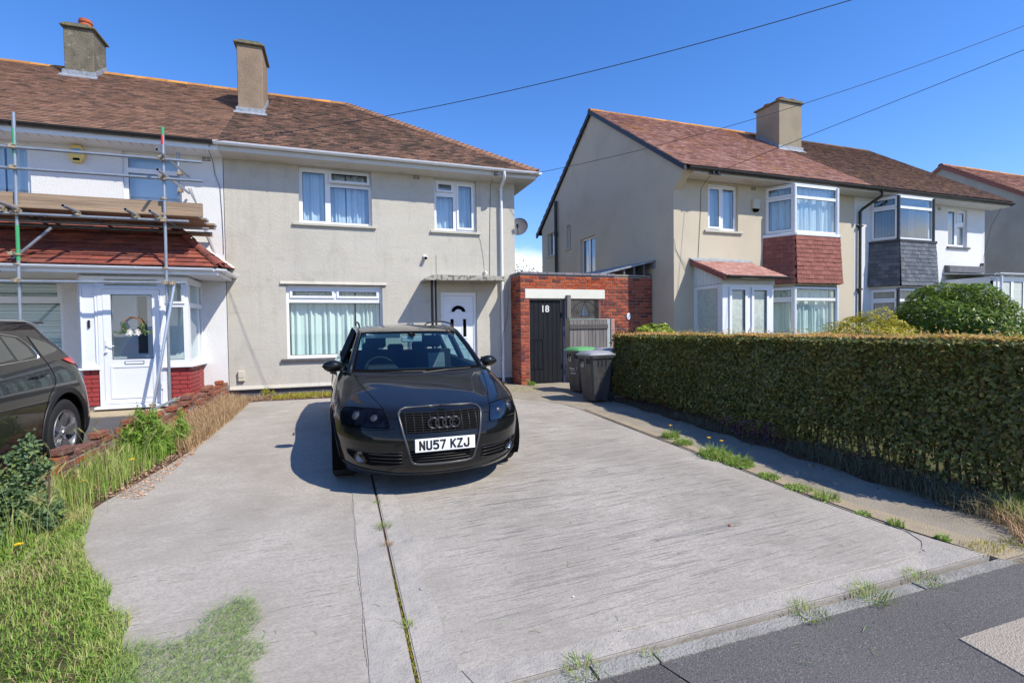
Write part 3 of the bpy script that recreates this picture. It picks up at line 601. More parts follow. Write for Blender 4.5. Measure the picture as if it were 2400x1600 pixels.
q.build('shuttering_line', Mt['smooth_conc'], None, kind='structure')
q = MB()                                                  # raised line of the rounded margin at the right corner
pts = [(3.90, 2.62), (3.86, 2.42), (3.80, 2.30), (3.68, 2.22), (3.45, 2.175), (3.1, 2.165), (2.6, 2.16), (2.0, 2.155), (1.3, 2.15)]
for i in range(len(pts) - 1):
    q.tube([(pts[i][0], pts[i][1], gz(pts[i][1]) + .003), (pts[i + 1][0], pts[i + 1][1], gz(pts[i + 1][1]) + .003)], .004, 5)
q.build('margin_line', Mt['smooth_conc'], None, kind='structure')
q = MB()                                                  # coarse brush marks dragged across the wet concrete
def marks(n, xr, yr, lr, wr):
    for i in range(n):
        x = random.uniform(*xr); y = random.uniform(*yr); l_ = random.uniform(*lr); w_ = random.uniform(*wr); a = random.gauss(.05, .02)
        if x < .32 < x + l_ or x < -1.5 + .0 * y: continue
        d = Vector((math.cos(a), math.sin(a))); nrm_ = Vector((-d.y, d.x)); k = 6; up_ = []; dn_ = []
        for t in range(k + 1):
            p = Vector((x, y)) + d * (l_ * t / k) + nrm_ * random.gauss(0, w_ * .25); e = w_ * math.sin(math.pi * (t + .3) / (k + .6)) * random.uniform(.4, 1.2) / 2
            up_.append((p.x + nrm_.x * e, p.y + nrm_.y * e, gz(p.y) + .0026)); dn_.append((p.x - nrm_.x * e, p.y - nrm_.y * e, gz(p.y) + .0026))
        q.grid([dn_, up_])
marks(800, (.6, 3.45), (2.25, 4.4), (.05, .35), (.002, .006)); marks(90, (-1.3, .0), (2.4, 4.6), (.04, .22), (.0015, .004)); marks(500, (.6, 3.4), (4.3, 7.4), (.1, .5), (.003, .007))
marks(26, (2.0, 2.2), (2.92, 2.96), (.35, .8), (.006, .012)); marks(8, (1.05, 1.1), (3.95, 3.98), (.4, .7), (.004, .008)); marks(14, (.8, 3.0), (2.4, 3.1), (.5, .9), (.004, .009))
q.build('brush_marks', mat('dark_brush_mark', (.265, .245, .218), .95, spec=.1, noises=[(40, (.33, .31, .285), .45, .6, .8, None)]), None, kind='structure')
# moss, soil and weeds in the joint
q = MB()
for i in range(110):
    y = 2.0 + i * .03 + random.uniform(-.01, .01); q.cbox((.300 + random.uniform(-.004, .004), y, gz(y) - .014), (.020, .034, .012), rz=random.uniform(-.3, .3))
q.build('joint_soil', Mt['soil'], None, kind='structure')
# path beside the hedge and behind the drive end
sheet('path', [(4.015, 1.95), (4.93, 1.95), (4.93, 8.2), (5.3, 8.3), (7.3, 9.7), (7.3, 10.6), (4.2, 10.6), (3.7, 10.9), (3.0, 10.6), (1.3, 10.25), (1.95, 9.88), (2.66, 9.42), (3.18, 8.96), (3.58, 8.45), (3.78, 7.98), (3.86, 7.46), (3.87, 6.6), (3.86, 5.2), (3.88, 4.0), (3.86, 3.2), (3.91, 2.5)], -.012, Mt['old_conc'], .05)
sheet('path_edge', [(4.02, 1.96), (4.28, 1.96), (4.05, 3.0), (4.02, 4.5), (3.98, 6.5), (3.97, 7.5), (3.9, 7.5), (3.885, 6.5), (3.885, 5.2), (3.90, 4.0), (3.88, 3.2), (3.93, 2.5)], -.004, mat('pale_path_edge', (.36, .29, .19), .93, noises=[(4, (.27, .22, .16), .45, .7, .8, None)], bumps=[(80, .01, 3, None)]))
sheet('side_passage', [(4.05, 10.61), (7.4, 10.61), (7.4, 20), (4.05, 20)], -.01, Mt['old_conc'], .03)
# planting bed against the house, lawns, neighbour's drive
sheet('flower_bed', [(-2.0, 10.2), (1.2, 10.2), (2.9, 10.72), (3.9, 10.9), (3.9, 11.19), (-2.0, 11.19)], -.02, Mt['soil'], .04)
sheet('soil_strip', [(-2.45, 5.2), (-1.95, 5.0), (-1.62, 6.4), (-1.55, 8.2), (-1.55, 10.2), (-2.0, 11.1)], -.012, Mt['soil'], .05)
sheet('lawn_soil', [(-8, 1.92), (-1.2, 1.92), (-1.2, 2.3), (-1.5, 3.6), (-1.80, 5.1), (-2.4, 5.6), (-2.5, 5.6), (-2.6, 4.2), (-8, 4.2)], -.018, Mt['turf'], .05)
sheet('lawn_soil', [(4.95, 1.95), (24, 1.95), (24, 9.7), (7.4, 9.7), (5.3, 8.25), (4.95, 8.2)], -.02, Mt['turf'], .04)
sheet('neighbour_driveway', [(-12, 4.25), (-2.65, 4.25), (-2.5, 5.6), (-2.2, 9.55), (-12, 9.55)], -.02, Mt['tarmac'], .04)
sheet('porch_apron', [(-12, 9.56), (-2.2, 9.56), (-2.12, 11.15), (-12, 11.15)], -.008, mat('yellow_concrete_apron', (.33, .27, .17), .92, noises=[(6, (.25, .2, .13), .45, .7, .7, None)], bumps=[(60, .008, 3, None)]), .05)
sheet('back_garden', [(-14, 19), (32, 19), (32, 60), (-14, 60)], -.04, Mt['turf'])

# ------------------------------------------------------------------ left terrace: cream house (party line x=-2.03 .. 4.035) and white neighbour
YA = 11.2; EZ = 4.85; S_ = .6659; RY = 14.9; RZ = 7.58; OV = .40
def wallset(parent, T, x0, x1, z0, z1, holes, m, th=.28):
    return MB(T).slab(x0, x1, z0, z1, 0, th, holes).build('wall', m, parent)
H = thing('terraced_house', 'cream rendered end house with white front door and brown chimney behind the parked estate car', 'house', (1.0, YA, 0))
TA = frame_T((0, YA, 0), 0)
wA = wallset(H, TA, -2.03, 4.035, .14, 4.705, [(-.67, .78, 3.50, 4.66), (2.13, 3.11, 3.49, 4.65), (-.96, .96, .71, 2.22), (2.24, 3.08, .14, 2.11)], Mt['render_cream'])
MB().box(-2.03, 4.02, YA + .03, YA + .3, -.1, .138).build('plinth', Mt['dark_sill'], H)
q = MB(); q.box(4.035 - .28, 4.035, YA + .281, 18.6, -.1, 4.705).box(-2.03, 4.03, 18.62, 18.9, -.1, 4.705).build('side_wall', Mt['render_cream'], H)
MB().box(-2.032, -2.024, YA - .004, YA, .16, 4.68).build('party_joint', Mt['gasket'], H)
# bell-mouth of the render above the bed and over the big window
q = MB(TA); q.prism([(-.03, .115), (-.03, .13), (0, .19), (0, .115)], -2.02, 4.03, 'x').build('render_bell_mouth', Mt['render_cream'], H)
q = MB(TA); q.prism([(-.035, 2.235), (-.035, 2.25), (-.0, 2.30), (-.0, 2.235)], -1.06, 1.05, 'x').build('window_hood', Mt['render_cream'], H)
window(H, TA, -.67, .78, 3.50, 4.66, [(-.60, -.165, 3.57, 4.57), (-.055, .715, 3.56, 4.30), (-.055, .715, 4.385, 4.60, True, 17)], inset=.09,
       curtain=[(-.66, -.14, 3.52, 4.62, 'c', 4, 'curtain_blue'), (-.1, .24, 3.52, 4.6, 'c', 3, 'curtain_blue'), (.27, .76, 3.52, 4.6, 'c', 4, 'curtain_blue')], sill=(-.80, .86, 3.445, 3.498, .05, 'sill'))
window(H, TA, 2.13, 3.11, 3.49, 4.65, [(2.195, 2.575, 3.56, 4.27), (2.215, 2.56, 4.39, 4.57, True, 5), (2.68, 3.03, 3.57, 4.56, True)], inset=.09,
       curtain=[(2.15, 2.6, 3.51, 4.6, 'c', 3, 'curtain_blue'), (2.63, 3.09, 3.51, 4.6, 'c', 4, 'curtain_blue')], sill=(2.03, 3.19, 3.43, 3.485, .05, 'sill'))
window(H, TA, -.96, .96, .71, 2.22, [(-.91, .91, .77, 1.86), (-.865, -.045, 1.98, 2.12, True), (.045, .865, 1.98, 2.12, True)], inset=.08, gm='glass_low',
       curtain=[(-.95, .38, .73, 2.2, 'c', 9), (.42, .95, .73, 2.2, 'c', 4)], sill=(-1.07, 1.08, .655, .705, .06, 'dark_sill'))
MB(TA).box(-1.05, 1.04, -.03, .07, 2.222, 2.234).build('lead_strip', Mt['gasket'], H)
# front door
dr = MB(TA).slab(2.24, 3.08, .14, 2.11, .06, .13, [(2.31, 3.01, .2, 2.03)]).build('door_frame', Mt['upvc'], H)
dl = MB(TA).slab(2.315, 3.005, .2, 2.025, .075, .115, [(2.47, 2.545, 1.09, 1.50), (2.765, 2.84, 1.09, 1.50)]).build('door', Mt['upvc'], H)
MB(TA).slab(2.309, 3.011, .2, 2.031, .088, .092, [(2.316, 3.004, .19, 2.024)]).build('gasket', Mt['gasket'], dl)
q = MB(TA); arc = []
for k in range(17): a = math.pi * k / 16; arc.append((2.66 + .165 * math.cos(a), 1.665 + .145 * math.sin(a)))
for k in range(17): a = math.pi * (16 - k) / 16; arc.append((2.66 + .085 * math.cos(a), 1.665 + .06 * math.sin(a)))
q.prism(arc, .0722, .0745).build('fanlight', Mt['void'], dl)
q = MB(TA)
for k in range(16):
    a = math.pi * k / 16; b = math.pi * (k + 1) / 16; q.tube([(2.66 + .20 * math.cos(a), .074, 1.655 + .185 * math.sin(a)), (2.66 + .20 * math.cos(b), .074, 1.655 + .185 * math.sin(b))], .008, 6)
q.tube([(2.45, .074, 1.655), (2.87, .074, 1.655)], .008, 6).build('moulding', Mt['upvc'], dl)
for x in (2.5075, 2.8025):
    MB(TA).box(x - .035, x + .035, .09, .095, 1.095, 1.495).build('pane', Mt['void'], dl)
    MB(TA).slab(x - .065, x + .065, 1.05, 1.54, .066, .075, [(x - .04, x + .04, 1.085, 1.505)]).build('moulding', Mt['upvc'], dl)
    MB(TA).slab(x - .11, x + .11, .32, .84, .066, .075, [(x - .085, x + .085, .345, .815)]).build('moulding', Mt['upvc'], dl)
MB(TA).box(2.56, 2.76, .068, .0755, .93, .975).build('letter_plate', Mt['white_metal'], dl)
MB(TA).box(2.345, 2.375, .06, .075, 1.02, 1.22).tube([(2.36, .055, 1.12), (2.46, .045, 1.12)], .008, 6).build('door_handle', Mt['white_metal'], dl)
MB(TA).box(2.26, 2.275, .052, .06, 1.55, 1.59).build('doorbell', Mt['brass'], dr)
MB(TA).box(2.245, 3.075, .135, .28, .14, 2.11).build('hallway', Mt['room'], dl)
MB(TA).box(2.15, 3.2, -.28, .02, -.05, .12).build('doorstep', Mt['old_conc'], H)
# canopy
cp = MB(TA); cp.prism([(1.80, 2.315), (1.80, 2.355), (1.97, 2.43), (3.58, 2.43), (3.58, 2.335)][::-1], -.62, -.001)
cpo = cp.build('canopy', mat('weathered_canopy', (.42, .40, .34), .95, noises=[(16, (.05, .05, .04), .5, .6, .75, None), (5, (.3, .28, .22), .5, .7, .5, None)], bumps=[(60, .02, 4, None)]), H)
MB(TA).tube([(1.95, -.52, .0), (1.95, -.52, 2.315)], .028, 10).tube([(2.03, -.52, .0), (2.03, -.52, 2.315)], .022, 10).build('canopy_post', Mt['black_paint'], cpo)
# soffit, fascia, gutter
q = MB(); q.prism([(10.80, 4.70), (10.80, 4.845), (11.19, 4.99), (11.195, 4.72), (11.195, 4.675), (11.10, 4.69)], -2.03, 4.035, 'x')
q.build('soffit', Mt['soffit'], H)
q = MB(); q.add([(4.0351, 10.80, 4.70), (4.435, 10.80, 4.70), (4.435, 10.80, 4.845), (4.0351, 10.80, 4.845), (4.0351, 18.9, 4.70), (4.435, 18.9, 4.70), (4.435, 18.9, 4.845), (4.0351, 18.9, 4.845)], [(0, 1, 2, 3), (0, 4, 5, 1), (1, 5, 6, 2)])
q.build('side_soffit', Mt['soffit'], H)
gt = gutter(H, (-2.07, 10.742, 4.842), (4.50, 10.742, 4.838), .052, Mt['upvc'], (0, -1, 0), brackets=8)
gutter(gt, (4.493, 10.69, 4.838), (4.493, 18.8, 4.838), .052, Mt['upvc'], (1, 0, 0), brackets=6)
for x in (-2.05, .02 + 2.07): MB().grid([[(x + s_, 10.742 - .059 * math.cos(math.pi * k / 10), 4.842 - .059 * math.sin(math.pi * k / 10)) for k in range(11)] for s_ in (-.05, .05)]).build('gutter_joint', Mt['upvc'], gt)
dp = MB(); dp.tube([(3.64, 10.742, 4.80), (3.64, 10.742, 4.70), (3.655, 10.80, 4.64), (3.68, 11.08, 4.56), (3.685, 11.13, 4.50)], .036, 12); dp.tube([(3.685, 11.13, 4.52), (3.685, 11.13, .02)], .034, 12)
dpo = dp.build('downpipe', Mt['upvc'], H, smooth=True)
for z in (4.5, 2.46, .58): MB().tube([(3.685, 11.13, z - .03), (3.685, 11.13, z + .03)], .041, 12).box(3.635, 3.735, 11.165, 11.198, z - .015, z + .015).build('pipe_clip', Mt['upvc'], dpo)
# roof
rf = MB(); x0, x1, ye = -2.03, 4.435, 10.80; hx = x1 - (RY - ye)
rf.add([(x0, ye, EZ - .03), (x1, ye, EZ - .03), (hx, RY, RZ - .03), (x0, RY, RZ - .03), (x1, 2 * RY - ye, EZ - .03), (x0, 2 * RY - ye, EZ - .03)], [(0, 1, 2, 3), (1, 4, 2), (4, 5, 3, 2)])
roof = rf.build('roof', Mt['felt'], H)
vS = Vector((0, 1, S_)).normalized(); LS = math.hypot(RY - ye, RZ - EZ)
tiles(roof, (x0, ye - .04, EZ - .015), (1, 0, 0), vS, 0, [(0, 0), (x1 - x0, 0), (hx - x0, LS + .02), (0, LS + .02)], .1, .165, Mt['tile_a'], parts=300)
q = MB(); vE = Vector((-1, 0, S_)).normalized()
tiles(roof, (x1 + .04, ye, EZ - .015), (0, 1, 0), vE, 0, [(0, 0), (8.2, 0), (4.1, LS)], .1, .165, Mt['tile_a'], parts=0)
tiles(roof, (x1, 2 * RY - ye + .04, EZ - .015), (-1, 0, 0), Vector((0, -1, S_)), 0, [(0, 0), (x1 - x0, 0), (x1 - x0, LS - .42), (3.8, LS - .42)], .3, .5, Mt['tile_a'], parts=0)
# hip bonnets
p0 = Vector((x1 + .02, ye - .02, EZ + .015)); p1 = Vector((hx, RY, RZ + .02)); nb = 44; d = (p1 - p0).normalized(); sid = Vector((0, 0, 1)).cross(d).normalized(); upv = d.cross(sid).normalized()
bon = MB(); prof = [(-.12, -.05), (-.07, .035), (0, .075), (.07, .035), (.12, -.05)]
bon.grid([[(sx * 1.0, 0, h) for sx, h in prof], [(sx * .7, .17, h * .6 - .03) for sx, h in prof]]); bon.grid([[(sx, 0, h) for sx, h in prof], [(sx * .9, 0.0, h - .03) for sx, h in prof]])
bme = bon.mesh('hip_tile', Mt['bonnet']); Bm = Matrix((sid, d, upv)).transposed().to_4x4()
for i in range(nb):
    place(bme, 'hip_tile', roof, Matrix.Translation(p0.lerp(p1, i / nb) + upv * .01) @ Bm @ Matrix.Rotation(R(7 + random.uniform(-2, 2)), 4, 'X') @ Matrix.Diagonal((1, 1, 1, 1)))
def ridge(parent, xa, xb, y, z, n, m, r=.085, lift=-.028):
    q = MB(); prof = [(math.cos(math.pi * k / 8) * r * 1.15, math.sin(math.pi * k / 8) * r - .035) for k in range(9)][::-1]; prof = [(prof[0][0], -.09)] + prof + [(prof[-1][0], -.09)]; L = (xb - xa) / n
    q.grid([[(0, a, b) for a, b in prof], [(L * .99, a * 1.0, b) for a, b in prof]]); me = q.mesh('ridge_tile', m)
    for i in range(n): place(me, 'ridge_tile', parent, Matrix.Translation((xa + i * L, y, z + random.uniform(-.004, .005) + lift)) @ Matrix.Rotation(random.gauss(0, .006), 4, 'Y'))
ridge(roof, -2.03, hx + .05, RY, RZ + .035, 6, Mt['lichen'])
def chimney(parent, x0, x1, y0, y1, zb, zt, m, capm, pots, flash=True, slopes=None, over=.055, capt=.09):
    c = MB().bevbox(x0, x1, y0, y1, zb - 1.2, zt, .012).build('chimney', m, parent)
    q = MB(); q.bevbox(x0 - over, x1 + over, y0 - over, y1 + over, zt, zt + capt * .55, .012); q.prism([(x0 - over + .02, zt + capt * .55), (x1 + over - .02, zt + capt * .55), (x1 - .08, zt + capt), (x0 + .08, zt + capt)], y0 - over + .02, y1 + over - .02, 'y')
    q.build('chimney_cap', capm, c)
    for (px, py, h, r) in pots:
        MB(Matrix.Translation((px, py, zt + capt * .8))).lathe([(r * 1.05, 0), (r, .03), (r * .95, h * .7), (r * 1.1, h * .74), (r * 1.12, h * .82), (r * .98, h * .86), (r, h), (r * .84, h), (r * .8, 0)], 20).build('chimney_pot', Mt['terracotta'], c, smooth=40)
    if flash:
        g = MB(); zf = EZ + (y0 - 10.8) * S_ if slopes is None else slopes(y0); e = .012
        g.bevbox(x0 - e - .03, x1 + e + .03, y0 - .03, y0 - .001, zf - .01, zf + .14, .004); s_ = (slopes(y1) - slopes(y0)) / (y1 - y0) if slopes else S_
        ytop = y1
        for sx in (x0 - e, x1):
            g.prism([(y0 - .02, zf), (ytop, zf + s_ * (ytop - y0)), (ytop, zf + s_ * (ytop - y0) + .15), (y0 - .02, zf + .15)][::-1], sx, sx + e, 'x')
        g.prism([(y0 - .13, zf - s_ * .13 + .03), (y0 - .03, zf + .03), (y0 - .03, zf + .045), (y0 - .13, zf - s_ * .13 + .045)], x0 - .08, x1 + .08, 'x')
        g.build('flashing', Mt['lead'], c)
    return c
chimney(H, -2.00, -1.475, 12.88, 13.80, 6.2, 7.80, Mt['chimney2'], Mt['concrete_cap'], [(-1.72, 13.2, .10, .12)])
# vents, boxes
def airbrick(parent, T, x, z, m='render_cream'):
    q = MB(T)
    for i in range(2):
        for j in range(3): q.box(x - .075 + i * .08, x - .01 + i * .08, -.004, .002, z - .035 + j * .028, z - .022 + j * .028)
    q.build('air_vent', Mt['gasket'], parent)
airbrick(H, TA, 1.74, 4.63)
# white neighbour ---------------------------------------------------------------
N = thing('terraced_house', 'white rendered house behind the scaffold with a tiled porch roof and red painted bricks', 'house', (-5.0, YA, 0))
wallset(N, TA, -9.5, -2.034, -.1, 4.705, [(-6.9, -5.03, 3.50, 4.66), (-3.68, -2.74, 3.50, 4.66), (-7.4, -4.62, .85, 2.30)], Mt['render_white'])
MB().box(-9.5, -2.04, 18.62, 18.9, -.1, 4.705).box(-9.5, -9.2, YA + .29, 18.6, -.1, 4.7).build('rear_wall', Mt['render_white'], N)
window(N, TA, -6.9, -5.03, 3.50, 4.66, [(-6.84, -5.95, 3.57, 4.6), (-5.88, -5.10, 3.57, 4.6)], inset=.07, curtain=[(-6.85, -5.5, 3.52, 4.62, 'c', 6, 'curtain_blue'), (-5.45, -5.05, 3.52, 4.62, 'c', 3, 'curtain_blue')])
window(N, TA, -3.68, -2.74, 3.50, 4.66, [(-3.61, -2.81, 4.37, 4.57), (-3.61, -2.81, 3.57, 4.28)], inset=.07, curtain=[(-3.66, -2.76, 3.52, 4.62, 'c', 1, 'curtain_blue')])
window(N, TA, -7.4, -4.62, .85, 2.30, [(-7.3, -6.1, 1.95, 2.2), (-5.98, -4.74, 1.95, 2.2), (-7.3, -6.1, .92, 1.83), (-5.98, -4.70, .92, 1.83)], inset=.05, gm='glass_low', curtain=[(-7.35, -4.66, .9, 2.25, 'blind', 34, 'blind')], sill=(-7.5, -4.55, .80, .848, .06, 'upvc'))
q = MB(); q.prism([(10.80, 4.70), (10.80, 4.845), (11.19, 4.99), (11.195, 4.72), (11.195, 4.675), (11.10, 4.69)], -9.8, -2.034, 'x'); q.build('soffit', Mt['upvc'], N)
q = MB()
for i in range(46): q.box(-9.7 + i * .165, -9.695 + i * .165, 10.81, 11.0, 4.694, 4.6985)
q.build('soffit_grooves', Mt['dark_sill'], N, kind='stuff')
gutter(N, (-9.8, 10.742, 4.835), (-2.08, 10.742, 4.845), .058, Mt['dark_trim'], (0, -1, 0), brackets=9)
rf = MB(); rf.add([(-9.8, 10.8, EZ - .03), (-2.031, 10.8, EZ - .03), (-2.031, RY, RZ - .03), (-9.8, RY, RZ - .03), (-2.031, 19, EZ - .03), (-9.8, 19, EZ - .03)], [(0, 1, 2, 3), (3, 2, 4, 5)])
roofN = rf.build('roof', Mt['felt'], N)
tiles(roofN, (-9.8, 10.76, EZ - .015), (1, 0, 0), vS, 0, [(0, 0), (7.769, 0), (7.769, LS + .02), (0, LS + .02)], .1, .165, Mt['tile_n'], parts=300, rough=.55)
tiles(roofN, (-2.031, 19.04, EZ - .015), (-1, 0, 0), Vector((0, -1, S_)), 0, [(0, 0), (7.769, 0), (7.769, LS - .42), (0, LS - .42)], .3, .5, Mt['tile_n'], parts=0)
ridge(roofN, -9.8, -2.035, RY, RZ + .035, 17, Mt['lichen'])
chimney(N, -5.73, -5.17, 14.28, 14.88 + .1, 7.2, 8.29, Mt['chimney1'], Mt['concrete_cap'], [(-5.42, 14.6, .28, .125)])
airbrick(N, TA, -2.31, 4.63)
# porch extension of the neighbour: brick base, uPVC, lean-to tiled roof with hip
PY = 10.2
px0, px1 = -4.02, -2.45
fr = MB(frame_T((0, PY, 0), 0)); pw = fr.slab(-4.0, px1, .70, 2.24, 0, .06, [(-3.98, -3.80, .78, 2.1), (-3.70, -2.86, .08, 2.21), (-2.77, -2.53, .80, 1.72), (-2.77, -2.53, 1.80, 2.13)]).build('porch_front', Mt['upvc'], N)
q = MB(frame_T((0, PY, 0), 0)); q.box(-3.985, -3.795, .015, .04, .78, 2.1).box(-3.80, -3.785, -.006, .055, .78, 2.2).build('white_panel', Mt['upvc'], pw)
for (c, d) in ((.80, 1.72), (1.80, 2.13)):
    MB().box(-2.77, -2.53, PY + .03, PY + .034, c, d).build('pane', Mt['glass_low'], pw)
    MB().slab(-2.771, -2.529, c - .001, d + .001, PY + .012, PY + .018, [(-2.762, -2.538, c + .009, d - .009)]).build('gasket', Mt['gasket'], pw)
MB().slab(-2.80, -2.50, 1.78, 2.15, PY - .02, PY + .0, [(-2.755, -2.545, 1.815, 2.115)]).build('sash', Mt['upvc'], pw)
TS = frame_T((px1, PY, 0), R(90))     # side facing +x: local x -> +y, inwards -> -x
sw = MB(TS).slab(.06, .998, .70, 2.24, 0, .06, [(.12, .92, .80, 1.72), (.12, .92, 1.80, 2.13)]).build('porch_side', Mt['upvc'], N)
for (c, d) in ((.80, 1.72), (1.80, 2.13)): MB(TS).box(.12, .92, .03, .034, c, d).build('pane', Mt['glass_low'], sw)
q = MB(frame_T((0, PY, 0), 0)); q.bevbox(-4.08, -3.74, -.06, .10, .665, .698, .006).bevbox(-2.84, -2.39, -.06, .10, .665, .698, .006).box(px1 - .02, -2.39, .1, .99, .665, .698).build('porch_sill', Mt['upvc'], N)
MB().box(-3.98, -3.79, PY + .02, PY + .2, -.05, .66).box(-2.83, -2.47, PY + .02, PY + .2, -.05, .66).box(-2.6, -2.47, PY + .2, 11.19, -.05, .66).build('brick_backing', Mt['mortar_dark'], N)
bb = thing  # (bricks of the porch are parts of the house)
coursed(N, frame_T((0, PY, 0), 0), -4.0, -3.775, .06, .66, [], Mt['brick_red'])
coursed(N, frame_T((0, PY, 0), 0), -2.84, -2.451, .06, .66, [], Mt['brick_red'])
coursed(N, TS, 0, .99, .06, .66, [], Mt['brick_red'])
# porch door
TD = frame_T((0, PY, 0), 0)
pf = MB(TD).slab(-3.76, -2.80, .05, 2.235, -.012, .075, [(-3.69, -2.87, .08, 2.02), (-3.66, -2.90, 2.08, 2.19)]).build('porch_door_frame', Mt['upvc'], N)
MB(TD).box(-3.66, -2.90, .02, .024, 2.08, 2.19).build('pane', Mt['glass_low'], pf)
pd = MB(TD).slab(-3.685, -2.875, .085, 2.015, -.02, .045, [(-3.575, -2.985, .83, 1.93)]).build('porch_door', Mt['upvc'], N)
MB(TD).box(-3.575, -2.985, .01, .014, .83, 1.93).build('pane', Mt['glass'], pd)
MB(TD).slab(-3.577, -2.983, .828, 1.932, -.006, .0, [(-3.566, -2.994, .839, 1.921)]).build('gasket', Mt['gasket'], pd)
MB(TD).slab(-3.60, -2.96, .17, .73, -.03, -.02, [(-3.565, -2.995, .205, .695)]).build('door_panel_moulding', Mt['upvc'], pd)
MB(TD).slab(-3.40, -3.12, .745, .80, -.027, -.021, [(-3.39, -3.13, .754, .791)]).build('letterbox_rim', Mt['gasket'], pd)
MB(TD).box(-3.39, -3.13, -.0275, -.021, .754, .791).build('letterbox', Mt['upvc'], pd)
MB(TD).box(-3.66, -3.63, -.035, -.02, .95, 1.17).tube([(-3.645, -.05, 1.07), (-3.53, -.055, 1.06)], .009, 8).tube([(-3.645, -.02, 1.07), (-3.645, -.05, 1.07)], .009, 8).lathe([(0, .0), (.02, 0), (.02, .02), (0, .02)], 10, Matrix.Translation((-3.645, -.035, .97)) @ Matrix.Rotation(R(90), 4, 'X')).build('door_handle', Mt['white_metal'], pd)
for z in (1.78, 1.02, .35): MB(TD).box(-2.885, -2.85, -.035, -.018, z - .05, z + .05).build('hinge', Mt['white_metal'], pd)
MB(TD).bevbox(-3.82, -2.75, -.10, .08, .005, .048, .006).build('threshold', Mt['upvc'], pf)
MB(TD).box(-3.9, -2.7, .0, .4, -.05, .003).build('step', Mt['old_conc'], N)
# inner porch seen through the glass: second door
MB(TD).slab(-4.0, -2.46, .1, 2.24, .72, .78, [(-3.44, -3.28, .9, 1.95), (-3.16, -2.98, .9, 1.95)]).build('inner_wall', Mt['upvc'], N)
MB(TD).box(-4.0, -2.5, .80, .82, .1, 2.3).build('inner_dark', Mt['room'], N)
MB(TD).box(-3.18, -2.98, .70, .715, .98, 1.03).build('inner_letter_plate', Mt['brass'], N)
# porch roof
RX = -1.89; TYP = 9.97; TZ = 2.40; tz1 = 3.27; sl = (tz1 - TZ) / (11.2 - TYP)
q = MB(); q.add([(-9.5, TYP, TZ - .02), (RX, TYP, TZ - .02), (-2.87, 11.195, tz1 - .02), (-9.5, 11.195, tz1 - .02), (RX, 11.195, TZ + .1)], [(0, 1, 2, 3), (1, 4, 2)])
pr = q.build('porch_roof', Mt['felt'], N)
tiles(pr, (-9.5, TYP - .03, TZ - .01), (1, 0, 0), Vector((0, 1, sl)), 0, [(0, 0), (9.5 + RX, 0), (9.5 - 2.87, math.hypot(1.23, tz1 - TZ)), (0, math.hypot(1.23, tz1 - TZ))], .15, .30, Mt['tile_red'], parts=300, thick=.018)
sv = Vector((-2.87, 11.195, tz1)) - Vector((RX, 11.195, TZ + .1)); 
tiles(pr, (RX, TYP, TZ), (0, 1, .08), sv, 0, [(0, 0), (1.23, .0), (1.23, sv.length)], .15, .28, Mt['tile_red'], parts=40, thick=.018)
p0 = Vector((RX, TYP, TZ + .03)); p1 = Vector((-2.87, 11.17, tz1 + .04)); d = (p1 - p0).normalized(); sid = Vector((0, 0, 1)).cross(d).normalized(); upv = d.cross(sid).normalized()
q = MB(); prof = [(math.cos(math.pi * k / 8) * .085, math.sin(math.pi * k / 8) * .075 - .02) for k in range(9)]; L = (p1 - p0).length / 5
q.grid([[(a, 0, b) for a, b in prof], [(a * .9, L * 1.03, b * .9) for a, b in prof]]); hme = q.mesh('hip_tile', Mt['tile_red'], smooth=True)
for i in range(5): place(hme, 'hip_tile', pr, Matrix.Translation(p0.lerp(p1, i / 5) + upv * .012 * (i % 2)) @ Matrix((sid, d, upv)).transposed().to_4x4())
q = MB()                                                   # pale mortar and flashing up the wall
for i in range(9):
    t = i / 9; a = Vector((RX + .0, 11.19, TZ + .13)).lerp(Vector((-2.87, 11.19, tz1 + .03)), t); b = Vector((RX, 11.19, TZ + .13)).lerp(Vector((-2.87, 11.19, tz1 + .03)), t + .1); q.tube([a, b], .022, 6)
q.build('roof_flashing', Mt['upvc'], pr)
MB().box(-9.5, -2.87, 11.15, 11.198, tz1 - .02, tz1 + .08).build('roof_flashing', Mt['lead'], pr)
q = MB(); q.box(-9.5, RX - .04, TYP + .005, TYP + .02, 2.27, 2.385).add([(-9.5, TYP + .021, 2.272), (RX - .04, TYP + .021, 2.272), (RX - .04, 11.19, 2.272), (-9.5, 11.19, 2.272)], [(0, 3, 2, 1)]).box(RX - .052, RX - .04, TYP + .021, 11.19, 2.27, 2.385).build('porch_soffit', Mt['upvc'], N)
gutter(N, (-9.5, TYP - .045, 2.375), (RX - .10, TYP - .045, 2.37), .045, Mt['upvc'], (0, -1, 0), brackets=10)
gutter(N, (RX - .08, TYP - .05, 2.37), (RX + .06, TYP + .08, 2.37), .045, Mt['upvc'], (.7, -.7, 0))
gutter(N, (RX + .02, TYP + .06, 2.37), (RX + .02, 11.19, 2.37), .045, Mt['upvc'], (1, 0, 0), brackets=2)
MB().box(-4.62, -4.02, YA - .06, YA - .001, .1, 2.27).box(-4.05, -3.99, PY + .06, YA - .06, .1, 2.27).build('porch_return', Mt['render_white'], N)
